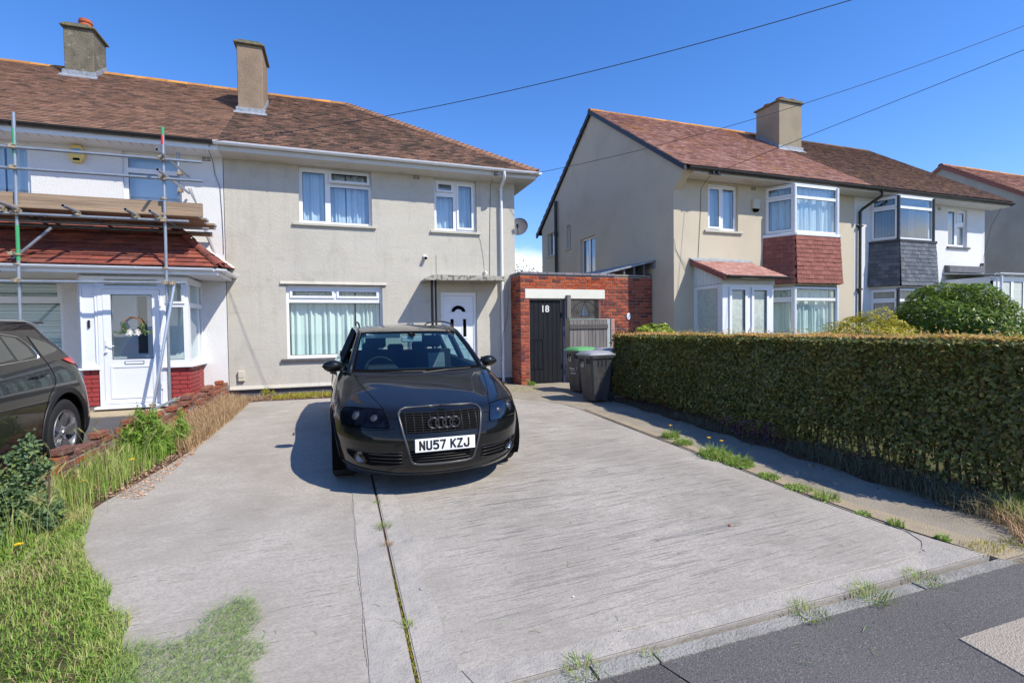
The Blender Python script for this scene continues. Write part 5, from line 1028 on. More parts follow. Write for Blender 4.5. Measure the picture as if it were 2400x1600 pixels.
MB(frame_T((0, 17.0, 0), 0)).slab(4.3, 7.39, -.1, 2.35, 0, .2, [(8.2, 8.75, 1.3, 2.3)] if False else [(5.9, 6.5, 1.2, 2.2)]).build('wall', Mt['render_b'], sh)
MB(frame_T((0, 17.0, 0), 0)).slab(5.9, 6.5, 1.2, 2.2, .03, .08, [(5.97, 6.43, 1.28, 2.12)]).build('window', Mt['upvc'], sh)
MB().box(5.97, 6.43, 17.05, 17.06, 1.28, 2.12).build('pane', Mt['glass_low'], sh)
lp = thing('lantern', 'pale lantern hanging behind the arched iron gate', 'lantern', (5.74, 11.2, 1.7))
MB(Matrix.Translation((5.80, 11.1, 1.55))).lathe([(.04, .27), (.05, .25), (.13, .05), (.15, .0), (.1, -.02), (.0, -.02)], 6).build('shade', Mt['white_metal'], lp)
MB().tube([(5.80, 11.1, 1.85), (5.80, 11.1, 1.80)], .01, 6).tube([(5.80, 11.1, 2.4), (5.80, 11.1, 1.8)], .004, 5).build('hook', Mt['iron'], lp)
pq = thing('house_plaque', 'oval white ceramic plaque on the shaded brick wall beyond the gates', 'plaque', (6.72, SWY, 1.52))
MB(frame_T((6.72, SWY - .012, 1.52), 0) @ Matrix.Rotation(R(90), 4, 'X') @ Matrix.Diagonal((.7, 1.05, 1, 1))).lathe([(0, .012), (.068, .012), (.08, .004), (.08, -.01), (0, -.01)], 28).build('plate', Mt['white_metal'], pq)
q = MB(frame_T((6.72, SWY - .026, 1.52), 0)); q.tube([(.02 * math.sin(k * .9), 0, .045 - k * .012) for k in range(8)], .007, 6).build('numeral', Mt['blue_label'], pq)
rk = thing('plant_bracket', 'black wrought iron plant basket bracket on the brick wall beside the hedge end', 'bracket', (6.45, SWY, 1.1))
q = MB(SWT)
for i in range(7): x = 6.33 + i * .06; q.tube([(x, -.06, 1.22), (x, -.10, 1.1), (x + .01, -.16, 1.0)], .006, 5)
q.tube([(6.31, -.06, 1.22), (6.72, -.06, 1.22)], .007, 5).tube([(6.31, -.16, 1.0), (6.72, -.16, 1.0)], .007, 5).tube([(6.36 + .06 * math.cos(k * .4), -.07, .86 + .09 * math.sin(k * .4)) for k in range(17)], .012, 6)
q.build('ironwork', Mt['iron'], rk)

# ------------------------------------------------------------------ wheelie bins
def wheelie(loc, rz, lid, label, num, logo):
    b = thing('wheelie_bin', label, 'bin', loc, rz, 'wheelie bins by the brick wall'); LOCAL.add(b.name); b.scale = (.82, .68, .90)
    # local: front faces -y; tapered body
    W0, W1, D0, D1, Hh = .235, .285, .26, .345, .93
    def sec(z, w, d, c=.045): return [(-w + c, -d, z), (w - c, -d, z), (w, -d + c, z), (w, d - c, z), (w - c, d, z), (-w + c, d, z), (-w, d - c, z), (-w, -d + c, z), (-w + c, -d, z)]
    q = MB(); q.grid([sec(.03 + (Hh - .03) * t, W0 + (W1 - W0) * t, D0 + (D1 - D0) * t) for t in (0, .05, .35, .7, .93)]); q.add(sec(.03, W0, D0)[:-1], [tuple(range(8))[::-1]])
    q.grid([sec(.865, W1 - .004, D1 - .004), sec(.87, W1 + .022, D1 + .022), sec(.93, W1 + .028, D1 + .028), sec(.935, W1 - .01, D1 - .01)])
    q.build('body', Mt['bin'], b, smooth=28)
    q = MB()
    for s_ in (-1, 1):
        for x in (.10, .19): q.box(s_ * x - .008, s_ * x + .008, -D1 - .02, -D1 + .03, .76, .866)
        for y in (-.12, .0, .12): q.box(s_ * (W1 - .03) - .012 + .03 * s_, s_ * (W1 - .03) + .012 + .03 * s_, y - .008, y + .008, .72, .866)
    q.build('rib', Mt['bin'], b)
    lidm = MB(); rows = []
    for j, y in enumerate([-.385, -.37, -.30, -.1, .1, .30, .385]):
        row = []
        for x in [-.315, -.30, -.2, 0, .2, .30, .315]:
            e = min(1, min(.385 - abs(y), .06) / .05) * min(1, min(.315 - abs(x), .05) / .04); row.append((x, y, .945 + .052 * e + .028 * e * (1 - (x / .33) ** 2) * (1 - (y / .40) ** 2)))
        rows.append(row)
    lidm.grid(rows); lidm.grid([rows[0], [(p[0], p[1] + .004, .925) for p in rows[0]]]); lidm.grid([[r[0] for r in rows], [(r[0][0] + .004, r[0][1], .925) for r in rows]]); lidm.grid([[r[-1] for r in rows], [(r[-1][0] - .004, r[-1][1], .925) for r in rows]])
    ld = lidm.build('lid', Mt[lid], b, smooth=50)
    if lid == 'bin_lid':
        rows = [[(.19 * r_ * math.cos(a), .02 + .25 * r_ * math.sin(a), 1.020 + .010 * (1 - r_)) for a in [2 * math.pi * k / 20 for k in range(21)]] for r_ in (0, .5, 1)]
    MB().tube([(-.28, .40, .95), (.28, .40, .95)], .018, 8).box(-.29, -.25, .33, .41, .9, .97).box(.25, .29, .33, .41, .9, .97).build('handle', Mt['bin'], b)
    for s_ in (-1, 1): MB(Matrix.Translation((s_ * .25, .27, .1)) @ Matrix.Rotation(R(90), 4, 'Y')).lathe([(0, -.03), (.09, -.03), (.1, -.02), (.1, .02), (.09, .03), (0, .03)], 20).build('wheel', Mt['tyre'], b)
    tm = Matrix.Translation((-.10, -D1 - .0015 + .012, .72)) @ Matrix.Rotation(R(-5), 4, 'X')
    if num: text(num, .15, Mt['number_white'], 'bin_number', b, Matrix.Translation((-.10, -D1 + .004, .735)) @ Matrix.Rotation(R(5.2), 4, 'X'), depth=.001, bold=.004, sx=.8)
    if logo:
        text('Havant', .075, Mt['number_white'], 'bin_lettering', b, Matrix.Translation((-.03, -D1 + .028, .53)) @ Matrix.Rotation(R(5.2), 4, 'X'), depth=.001, bold=.001)
        text('BOROUGH COUNCIL', .026, Mt['number_white'], 'bin_lettering', b, Matrix.Translation((-.0, -D1 + .034, .475)) @ Matrix.Rotation(R(5.2), 4, 'X'), depth=.001)
        MB(Matrix.Translation((.13, -D1 + .026, .54)) @ Matrix.Rotation(R(5.2), 4, 'X')).tube([(.03 * math.cos(a), 0, .045 * math.sin(a)) for a in [-1.6 + .2 * k for k in range(14)]], .005, 5).build('bin_emblem', Mt['number_white'], b)
        MB(Matrix.Translation((.0, -D1 + .043, .42)) @ Matrix.Rotation(R(5.2), 4, 'X')).box(-.11, .11, -.001, .001, -.007, .007).build('bin_stripe', Mt['number_white'], b)
    return b
wheelie((4.47, 8.13, gz(8.13)), R(-86), 'bin_lid', 'nearer wheelie bin, grey lid, white 13 on its front, beside the hedge end', '13', False)
wheelie((4.73, 9.20, gz(9.2)), R(-80), 'bin_green', 'grey wheelie bin with a green lid and white council lettering, farther one by the gate', '13', True)
wheelie((5.14, 8.80, gz(8.8)), R(-86), 'bin_lid', 'dark wheelie bin in the shade, half hidden by the end of the hedge', None, False)

# ------------------------------------------------------------------ scaffold in front of the white house
S = thing('scaffold', 'tube scaffold with boards over the porch roof of the white neighbour house', 'scaffold', (-3.6, 9.9, 0))
FY, BY = 9.90, 10.97; r_ = .0242
def pole(pts, m='galv', name='scaffold_tube', r=r_): return MB().tube(pts, r, 12).build(name, Mt[m], S, smooth=True)
def coup(p, m='coupler'):
    MB().cbox(p, (.085, .075, .05), rz=random.uniform(-.3, .3)).tube([(p[0] - .05, p[1] - .03, p[2] + .02), (p[0] + .055, p[1] - .035, p[2] + .02)], .009, 6).tube([(p[0], p[1] - .06, p[2] - .03), (p[0], p[1] - .02, p[2] + .045)], .008, 6).build('coupler', Mt[m], S)
for (x, zb) in ((-4.65, .02), (-2.69, .03)):
    t_ = pole([(x, FY, zb), (x + .02, FY, 4.70)], name='standard')
    if x < -4: MB().tube([(x + .013, FY, 4.02), (x + .016, FY, 4.46)], r_ + .001, 12).build('green_band', Mt['green_paint'], t_); MB().tube([(x + .011, FY, 2.42), (x + .012, FY, 2.97)], r_ + .001, 12).build('green_band', Mt['green_paint'], t_)
    else: MB().tube([(x + .018, FY, 4.57), (x + .02, FY, 4.71)], r_ + .001, 12).build('green_band', Mt['green_paint'], t_); MB().tube([(x + .016, FY, 4.42), (x + .017, FY, 4.57)], r_ + .001, 12).build('red_band', Mt['red_paint'], t_)
for x in (-6.6, ): pole([(x, FY, 0), (x, FY, 4.7)], name='standard')
pole([(-2.73, BY - .02, 3.2), (-2.72, BY - .02, 4.63)], name='standard')
for (z, x1_) in ((4.165, -2.10), (3.845, -2.10), (3.15, -2.32), (2.11, -2.39)): pole([(-8.5, FY - .05, z - .03), (x1_, FY - .05, z)], name='ledger')
for z in (3.16,): pole([(-8.5, BY, z - .02), (-2.2, BY, z)], name='ledger')
pole([(-8.5, 10.45, 3.135), (-2.15, 10.45, 3.15)], name='ledger')
for (x, a, b) in ((-3.86, 9.42, 11.08), (-3.08, 9.44, 11.08), (-2.76, 9.46, 11.08), (-4.62, 9.42, 11.08), (-4.80, 9.48, 11.08), (-5.7, 9.4, 11.08)):
    t_ = pole([(x, a, 3.215), (x + .03, b, 3.225)], name='transom'); MB().tube([(x, a - .001, 3.215), (x, a + .004, 3.215)], .019, 10).build('tube_bore', Mt['void'], t_); coup((x + .01, FY - .05, 3.185))
for z in (4.215, 3.895):
    t_ = pole([(-2.655, 9.52, z), (-2.60, 11.12, z + .04)], name='transom'); MB().tube([(-2.655, 9.519, z), (-2.655, 9.525, z)], .019, 10).build('tube_bore', Mt['void'], t_)
    coup((-2.69, FY - .03, z - .03)); coup((-2.69, BY - .06, z + .02))
for x in (-4.64, -2.68):
    for z in (4.165, 3.845, 3.15, 2.11): coup((x, FY - .045, z))
for x, z in ((-2.69, 2.36), (-4.65, 2.52), (-4.65, 2.37), (-2.69, 3.52)): MB().tube([(x, FY, z - .012), (x, FY, z + .012)], .05, 14).build('collar', Mt['coupler'], S)
pole([(-5.6, FY + .06, 1.55), (-4.28, FY + .16, 2.98)], name='brace'); coup((-4.72, FY + .02, 2.53))
pole([(-2.56, FY - .06, 2.07), (-2.845, 9.58, .02)], 'galv_new', name='brace'); coup((-2.57, FY - .07, 2.10)); coup((-2.84, 9.58, .10))
pole([(-2.86, 9.52, .03), (-2.52, 10.10, .17)], 'galv', name='foot_tube'); coup((-2.62, 9.95, .13))
MB().cbox((-4.65, FY, .0), (.15, .15, .012)).build('base_plate', Mt['galv'], S)
MB().box(-8.5, -2.13, FY + .028, FY + .066, 3.262, 3.485).build('toe_board', Mt['board'], S)
for i, y in enumerate((9.98, 10.215, 10.45, 10.685, 10.92)):
    dx = (-2.18, -2.12, -2.2, -2.09, -2.15)[i]; bo = MB().bevbox(-8.5, dx, y - .105, y + .105, 3.242, 3.280, .004).build('scaffold_board', Mt['board'], S); MB().box(dx - .0, dx + .003, y - .106, y + .106, 3.241, 3.281).build('end_band', Mt['galv'], bo)
MB().box(-5.9, -2.9, BY + .05, BY + .09, 2.98, 3.12).build('scaffold_board', Mt['board'], S)
MB().box(-3.05, -2.20, 10.80, 11.0, 3.10, 3.135).build('scaffold_board', Mt['board'], S)
# wreath on the glass door
wr = thing('wreath', 'round wicker wreath with white roses hanging on the glass porch door', 'wreath', (-3.26, PY, 1.4))
q = MB()
for s_ in range(5):
    q.tube([(-3.26 + (.135 + .01 * math.sin(5 * a + s_ * 2)) * math.sin(a), PY - .03 + .01 * math.cos(3 * a + s_), 1.41 + (.135 + .012 * math.cos(4 * a + s_ * 1.7)) * math.cos(a)) for a in [2 * math.pi * k / 32 for k in range(33)]], .006, 5)
q.build('hoop', Mt['twig'], wr)
ts = []
for i in range(240):
    a = random.uniform(1.3, 5.0); rr = .135 + random.gauss(0, .022); ts.append((-3.26 + rr * math.sin(a) * (1.35 if math.cos(a) < -.5 else 1.0), PY - .045 + random.gauss(0, .012), 1.41 + rr * math.cos(a)))
ts += [(-3.26 + random.uniform(-.27, .27), PY - .045, 1.29 + random.gauss(0, .015)) for i in range(90)]
ts = np.array(ts); fan_cloud('foliage', ts, rng.normal(size=(len(ts), 3)) + [0, -1.5, 0], .045, .018, Mt['blue_leaf'], wr)
for x in (-3.31, -3.20):
    q = MB()
    for k in range(14):
        a = k * 2.4; rr = .012 + .0028 * k; q.cbox((x + rr * math.cos(a), PY - .06 + .001 * k, 1.285 + rr * math.sin(a)), (.035, .006, .032), M=Matrix.Rotation(a, 4, 'Y') @ Matrix.Rotation(.5, 4, 'Z'))
    q.build('rose', Mt['petal'], wr)
db = thing('doorbell', 'black video doorbell on the white panel left of the glass porch door', 'doorbell', (-3.89, PY, 1.43))
MB().bevbox(-3.905, -3.872, PY - .015, PY + .014, 1.37, 1.50, .008).build('body', Mt['black_plastic'], db)

# ------------------------------------------------------------------ cars

# estate car lower body as horizontal contours: z, half width, front y, corner depth, corner exponent, rear y, rear depth, rear exponent
AL=[(.17,.84,.15,.75,2.3,4.80,.5,2.8),(.22,.88,.07,.90,2.25,4.87,.55,2.8),(.30,.905,.025,.98,2.25,4.90,.6,2.8),(.40,.92,.0,1.0,2.25,4.93,.6,2.8),
(.50,.9275,.0,1.0,2.25,4.93,.6,2.8),(.60,.9275,.03,1.0,2.25,4.91,.6,2.8),(.68,.922,.07,.98,2.25,4.90,.6,2.8),(.735,.915,.12,.95,2.25,4.89,.6,2.8),
(.77,.908,.21,.90,2.25,4.89,.6,2.8),(.80,.90,.33,.86,2.25,4.88,.6,2.8),(.84,.89,.50,.80,2.25,4.88,.6,2.8),(.88,.875,.68,.74,2.25,4.87,.6,2.8),
(.92,.855,.86,.66,2.3,4.86,.6,2.8),(.95,.83,1.0,.60,2.3,4.85,.6,2.8),(.975,.80,1.13,.50,2.3,4.84,.6,2.8)]
def mono(xs,ys,x):
    n=len(xs)
    if x<=xs[0]: return ys[0]
    if x>=xs[-1]: return ys[-1]
    i=0
    while xs[i+1]<x: i+=1
    d=[(ys[k+1]-ys[k])/(xs[k+1]-xs[k]) for k in range(n-1)]
    def m(k):
        if k==0: return d[0]
        if k==n-1: return d[-1]
        return 0 if d[k-1]*d[k]<=0 else 2*d[k-1]*d[k]/(d[k-1]+d[k])
    h=xs[i+1]-xs[i]; t=(x-xs[i])/h
    return (2*t**3-3*t*t+1)*ys[i]+(t**3-2*t*t+t)*h*m(i)+(-2*t**3+3*t*t)*ys[i+1]+(t**3-t*t)*h*m(i+1)
def lev(T,z):
    xs=[r[0] for r in T]
    return [mono(xs,[r[k] for r in T],z) for k in range(1,8)]
def front(T,x,z):
    hw,yf,D,n,yr,Dr,nr=lev(T,z)
    u=min(abs(x)/hw,1.)
    return yf+D*(1-max(0,1-u**n)**(1/n))
def rear(T,x,z):
    hw,yf,D,n,yr,Dr,nr=lev(T,z)
    u=min(abs(x)/hw,1.)
    return yr-Dr*(1-max(0,1-u**nr)**(1/nr))
def side(T, y, z):
    hw, yf, D, n, yr, Dr, nr = lev(T, z)
    if y > yr - Dr: u = min(1, (y - (yr - Dr)) / Dr); return hw * max(0, 1 - u ** nr) ** (1 / nr)
    if y < yf + D: u = min(1, (yf + D - y) / D); return hw * max(0, 1 - u ** n) ** (1 / n)
    return hw
def hull(T, zs, arches, m, parent, name='body', nf=22, ds=.03, cap=True, zmaxarch=.8):
    """smooth closed loops stacked in z; wheel arches cut out round (y,z,r)"""
    z_lo = zs[0]; loops = []
    for z in zs:
        hw, yf, D, n, yr, Dr, nr = lev(T, z); half = []
        for i in range(nf + 1):
            t = math.pi / 2 * i / nf; half.append((hw * math.sin(t) ** (2 / n), yf + D * (1 - math.cos(t) ** (2 / n))))
        ns = 90
        for i in range(1, ns): half.append((hw, yf + D + (yr - Dr - yf - D) * i / ns))
        for i in range(nf + 1):
            t = math.pi / 2 * (1 - i / nf); half.append((hw * math.sin(t) ** (2 / nr), yr - Dr * (1 - math.cos(t) ** (2 / nr)) * 1 if False else yr - Dr + Dr * math.cos(t) ** (2 / nr)))
        loop = half + [(-x, y) for x, y in half[::-1][1:-1]]; loops.append([(x, y, z) for x, y in loop])
    V = [list(p) for l_ in loops for p in l_]; n = len(loops[0]); F = []
    for p in V:                                           # snap to the arch circle
        for (ay, az, ar) in arches:
            d = math.hypot(p[1] - ay, p[2] - az)
            if abs(p[0]) > .5 and abs(d - ar) < .022 and d > 0: p[1] = ay + (p[1] - ay) * ar / d; p[2] = az + (p[2] - az) * ar / d
    for i in range(len(loops) - 1):
        for k in range(n):
            f = (i * n + k, i * n + (k + 1) % n, (i + 1) * n + (k + 1) % n, (i + 1) * n + k)
            c = [sum(V[q][a] for q in f) / 4 for a in range(3)]
            if abs(c[0]) > .5 and any(math.hypot(c[1] - ay, c[2] - az) < ar - .002 for ay, az, ar in arches): continue
            F.append(f)
    q = MB(); q.add(V, F)
    if cap: q.add([p for p in loops[0]], [tuple(range(n))[::-1]])
    return q.build(name, m, parent, smooth=50)
def scan(poly, v, rows):
    out = []; zs = [p[1] for p in poly]; a, b = min(zs), max(zs)
    for i in range(rows + 1):
        z = a + (b - a) * (.0005 + .999 * i / rows); xs = []
        for k in range(len(poly)):
            (x1, y1), (x2, y2) = poly[k], poly[(k + 1) % len(poly)]
            if (y1 <= z < y2) or (y2 <= z < y1): xs.append(x1 + (x2 - x1) * (z - y1) / (y2 - y1))
        if len(xs) >= 2: out.append([(min(xs) + (max(xs) - min(xs)) * j / v, z) for j in range(v + 1)])
    return out
def patch(T, poly, off, m, parent, name, cols=14, rows=10, mode='f', sgn=1, rim=0.0):
    rws = scan(poly, cols, rows)
    P = lambda x, z, o: ((x * sgn, front(T, x, z) - o, z) if mode == 'f' else ((side(T, x, z) + o) * sgn, x, z))
    q = MB(); q.grid([[P(x, z, off) for x, z in r] for r in rws])
    if rim:
        for r in (rws[0], rws[-1]): q.grid([[P(x, z, off) for x, z in r], [P(x, z, off - rim) for x, z in r]])
        for e in (0, -1): q.grid([[P(*r[e], off) for r in rws], [P(*r[e], off - rim) for r in rws]])
    return q.build(name, m, parent, smooth=45)
def sline(T, pts, r, m, parent, name, off=.0, mode='f', sgn=1, n=6, sub=6, flat=None):
    P = lambda x, z: ((x * sgn, front(T, abs(x), z) - off, z) if mode == 'f' else ((side(T, x, z) + off) * sgn, x, z)); L = []
    for i in range(len(pts) - 1):
        for k in range(sub): t = k / sub; L.append(P(pts[i][0] * (1 - t) + pts[i + 1][0] * t, pts[i][1] * (1 - t) + pts[i + 1][1] * t))
    L.append(P(*pts[-1])); return MB().tube(L, r, n).build(name, m, parent, smooth='all')
def wheel(parent, x, y, z, rt, rr, w, sgn, spokes=5, double=False):
    """tyre with rim, spokes and hub; axle along x"""
    M_ = Matrix.Translation((x, y, z)) @ Matrix.Rotation(R(90) * sgn, 4, 'Y')      # local z = outwards
    T_ = MB(M_).lathe([(rr, -w / 2), (rt * .93, -w / 2), (rt * .985, -w / 2 + .02), (rt, -w / 2 + .04), (rt, w / 2 - .04), (rt * .985, w / 2 - .018), (rt * .93, w / 2), (rt * .84, w / 2 + .006), (rr + .012, w / 2 - .002), (rr, w / 2 - .015)], 48).build('wheel', Mt['tyre'], parent, smooth=35)
    q = MB(M_)
    for k in range(5): q.tube([(rt * .998 * math.cos(a), rt * .998 * math.sin(a), -w / 2 + .05 + k * (w - .1) / 4) for a in [2 * math.pi * i / 40 for i in range(41)]], .003, 4, caps=False)
    MB(M_).lathe([(rr + .008, w / 2 - .004), (rr + .006, w / 2 + .004), (rr - .012, w / 2 - .002), (rr - .018, w / 2 - .03), (rr - .03, -w / 2)], 48).build('rim', Mt['alloy'], T_, smooth=35)
    MB(M_).lathe([(rr - .03, w / 2 - .10), (0, w / 2 - .10)], 32).build('brake_disc', Mt['void'], T_)
    s_ = MB(M_)
    for k in range(spokes):
        for dd in ((-.16, .16) if double else (0,)):
            a = 2 * math.pi * k / spokes + .3; a0 = a + dd * .8; a1 = a + dd * 1.15; wd0, wd1 = (.018, .030) if double else (.03, .045); h0, h1 = w / 2 - .028, w / 2 - .006
            ra, rb = .045, rr - .014; ca, sa, cb, sb = math.cos(a0), math.sin(a0), math.cos(a1), math.sin(a1)
            s_.add([(ra * ca - wd0 * -sa, ra * sa - wd0 * ca, h0), (ra * ca + wd0 * -sa, ra * sa + wd0 * ca, h0), (rb * cb + wd1 * -sb, rb * sb + wd1 * cb, h1), (rb * cb - wd1 * -sb, rb * sb - wd1 * cb, h1),
                    (ra * ca - wd0 * -sa, ra * sa - wd0 * ca, h0 - .03), (ra * ca + wd0 * -sa, ra * sa + wd0 * ca, h0 - .03), (rb * cb + wd1 * -sb, rb * sb + wd1 * cb, h1 - .03), (rb * cb - wd1 * -sb, rb * sb - wd1 * cb, h1 - .03)],
                   [(0, 3, 2, 1), (0, 4, 7, 3), (1, 2, 6, 5), (2, 3, 7, 6)])
    s_.build('spokes', Mt['alloy'], T_)
    MB(M_).lathe([(.075, w / 2 - .06), (.07, w / 2 - .026), (.05, w / 2 - .022), (.034, w / 2 - .018), (.03, w / 2 - .010), (0, w / 2 - .008)], 24).build('hub', Mt['alloy'], T_, smooth=30)
    for k in range(5): a = 2 * math.pi * k / 5; MB(M_ @ Matrix.Translation((.055 * math.cos(a), .055 * math.sin(a), 0))).lathe([(.009, w / 2 - .03), (.009, w / 2 - .014), (0, w / 2 - .012)], 6).build('wheel_bolt', Mt['chrome'], T_)
    return T_
pitch = math.atan(SLOPE)
A = thing('parked_car', 'dark grey estate car with number plate NU57 KZJ parked nose out on the concrete drive', 'car', (.855, 4.25, gz(4.25) + .002), rot=(pitch, 0, 0)); LOCAL.add(A.name)
PC = Mt['paint_car']; ARCH = [(.97, .33, .365), (3.81, .33, .365)]
zs = [.17 + (.975 - .17) * i / 46 for i in range(47)]
hull(AL, zs, ARCH, PC, A)
for (ay, az, ar) in ARCH:
    for s_ in (-1, 1):
        q = MB(); q.grid([[(s_ * x, ay + ar * 1.0 * math.cos(t), az + ar * math.sin(t)) for t in [-.55 + (math.pi + 1.1) * k / 24 for k in range(25)]] for x in (.915, .62)])
        q.add([(s_ * .62, ay - .4, .15), (s_ * .62, ay + .4, .15), (s_ * .62, ay + .4, .75), (s_ * .62, ay - .4, .75)], [(0, 1, 2, 3)]); q.build('arch_liner', Mt['void'], A)
        wheel(A, s_ * .80, ay, az, .33, .215, .225, s_, 7)
        sline(AL, [(ay - (ar + .004) * math.cos(t), az + (ar + .004) * math.sin(t)) for t in [-.2 + (math.pi + .4) * k / 20 for k in range(21)]], .008, PC, A, 'arch_lip', off=.002, mode='s', sgn=s_, sub=1)
# panel gaps
hg_ = [(.475, .752), (.51, .785), (.545, .812), (.59, .848), (.628, .883), (.66, .92), (.69, .962)]
for s_ in (-1, 1):
    sline(AL, hg_, .0032, Mt['void'], A, 'bonnet_gap', sgn=s_, off=-.001)
    sline(AL, [(.365, .692), (.452, .690)], .003, Mt['void'], A, 'panel_gap', sgn=s_)
    sline(AL, [(.835, .60), (.81, .585), (.60, .590), (.45, .60), (.40, .612)], .0028, Mt['void'], A, 'panel_gap', sgn=s_, off=-.001)
    for yy in (1.50, 2.62, 3.62): sline(AL, [(yy, .30), (yy, .6), (yy + .01, .96)], .003, Mt['void'], A, 'door_gap', mode='s', sgn=s_)
    sline(AL, [(1.42, .52), (2.4, .50), (3.3, .52)], .012, Mt['black_plastic'], A, 'side_strip', mode='s', sgn=s_, off=.002)
    for yy in (2.42, 3.42): MB().tube([((.885) * s_, yy - .1, .86), (.93 * s_, yy - .08, .865), (.93 * s_, yy + .06, .865), (.885 * s_, yy + .08, .86)], .011, 8).build('door_handle', PC, A, smooth='all')
    # headlamp
    hl = [(.447, .617), (.458, .675), (.485, .752), (.55, .757), (.64, .758), (.73, .755), (.80, .745), (.832, .70), (.838, .64), (.82, .603), (.74, .603), (.6, .609)]
    h_ = patch(AL, hl, .003, Mt['lamp_in'], A, 'headlight', sgn=s_, cols=22, rows=12)
    for (x, z, r) in ((.56, .68, .040), (.70, .69, .044)):
        MB(Matrix.Translation((s_ * x, front(AL, x, z) - .004, z)) @ Matrix.Rotation(R(90 - 5), 4, 'X') @ Matrix.Rotation(s_ * R(18), 4, 'Y')).lathe([(r, -.004), (r * .92, .006), (r * .8, .002), (r * .72, .010), (r * .4, .017), (0, .02)], 24).build('bulb_housing', Mt['lamp_in'], h_, smooth=30)
    patch(AL, hl, .016, Mt['lens'], h_, 'lens', sgn=s_, cols=22, rows=12, rim=.014)
    hl2 = hl + hl[:1]; sline(AL, hl2, .0035, Mt['void'], h_, 'lamp_seal', sgn=s_, off=.004, sub=4)
    # lower intakes and fog lamps
    fo = [(.345, .305), (.352, .412), (.52, .412), (.70, .408), (.79, .398), (.785, .36), (.72, .305), (.60, .280), (.45, .288)]
    f_ = patch(AL, fo, .002, Mt['void'], A, 'lower_intake', sgn=s_, cols=18, rows=8)  # black patch on the skin; its colour gives the shade of an opening
    for z in (.325, .357, .389):
        xa, xb = .35, (.60 if z < .35 else .615); sline(AL, [(xa, z), (xb, z)], .006, Mt['grille_black'], f_, 'slat', sgn=s_, off=.004)
    sline(AL, fo + fo[:1], .004, Mt['black_plastic'], f_, 'intake_rim', sgn=s_, off=.001, sub=4)
    fx, fz = .672, .350; FM = Matrix.Translation((s_ * fx, front(AL, fx, fz) - .0, fz)) @ Matrix.Rotation(s_ * R(24), 4, 'Z') @ Matrix.Rotation(R(90), 4, 'X')
    MB(FM).lathe([(.062, -.03), (.062, .012), (.053, .016), (.048, .004)], 28).build('fog_lamp', Mt['black_plastic'], A, smooth=30)
    MB(FM).lathe([(.048, .004), (.036, -.006), (.0, -.012)], 24).build('reflector', Mt['fog'], f_, smooth=60); MB(FM).lathe([(.048, .010), (.03, .014), (0, .016)], 24).build('fog_glass', Mt['lens'], f_, smooth=60)
# bonnet crease lines

# radiator grille
go = [(0, .772), (.30, .765), (.345, .752), (.366, .725), (.362, .69), (.335, .56), (.272, .335), (.255, .312), (.20, .302), (0, .300)]
go2 = [(-x, z) for x, z in go[::-1][1:]]
ring_ = go + go2
gf = sline(AL, ring_ , .0105, mat('satin_grille_frame', (.055, .056, .06), .30, metal=.1, noises=[(70, (.35, .35, .36), .70, .74, .7, None)], space='obj'), A, 'grille_frame', off=.008, sub=3, n=8)
gi = [(-.345, .735), (.345, .735), (.318, .572), (-.318, .572)]
g_ = patch(AL, [(0, .750), (.29, .745), (.338, .735), (.348, .715), (.318, .572), (-.318, .572), (-.348, .715), (-.338, .735), (-.29, .745)], .002, Mt['void'], A, 'grille', cols=24, rows=8)  # proud black sheet standing in for the shaded depth behind the slats
for k in range(9):
    z = .582 + k * .0187; xe = .318 + (.345 - .318) * (z - .572) / .16
    rows = [[(x, front(AL, abs(x), z) - .012 + dy, z + dz) for x in [-xe + 2 * xe * i / 24 for i in range(25)]] for dy, dz in ((.008, .004), (0, .0035), (0, -.0025), (.010, -.005))]
    MB().grid(rows).build('grille_slat', Mt['grille_black'], g_)
for x in [-.31 + i * .069 for i in range(10)]: MB().tube([(x, front(AL, abs(x), z) - .006, z) for z in (.576, .62, .66, .70, .738)], .0032, 5).build('grille_bar', Mt['grille_black'], g_)
for i, x in enumerate((-.093, -.031, .031, .093)):
    y = front(AL, abs(x), .652) - .030 - (.004 if i % 2 else 0)
    MB().tube([(x + .007 + .044 * math.cos(a), y, .652 + .044 * math.sin(a)) for a in [2 * math.pi * k / 32 for k in range(33)]], .0085, 8, caps=False).build('emblem_ring', Mt['ring'], g_, smooth='all')
lg = patch(AL, [(-.292, .425), (.292, .425), (.262, .325), (-.262, .325)], .002, Mt['void'], A, 'lower_grille', cols=20, rows=6)  # flat black stand-in for the shaded lower opening
for z in (.338, .362, .386, .410): sline(AL, [(-.262 - .03 * (z - .325) / .1, z), (0, z), (.262 + .03 * (z - .325) / .1, z)], .0055, Mt['grille_black'], lg, 'grille_slat', off=.006)
# number plate
yp = front(AL, 0, .475) - .028
npm = Matrix.Translation((.008, yp, .478)) @ Matrix.Rotation(R(-3), 4, 'X')
np_ = MB(npm).bevbox(-.26, .26, 0, .012, -.0555, .0555, .003).build('number_plate', Mt['plate'], A)
def text_fit(s, w, h, m, name, parent, M, depth=.001, bold=0):
    o = text(s, 1, m, name, parent, M, depth, bold); xs = [v.co.x for v in o.data.vertices]; ys_ = [v.co.y for v in o.data.vertices]
    cx, cy = (min(xs) + max(xs)) / 2, (min(ys_) + max(ys_)) / 2; sx, sy = w / (max(xs) - min(xs)), h / (max(ys_) - min(ys_))
    for v in o.data.vertices: v.co.x = (v.co.x - cx) * sx; v.co.y = (v.co.y - cy) * sy; v.co.z *= 1.0
    return o
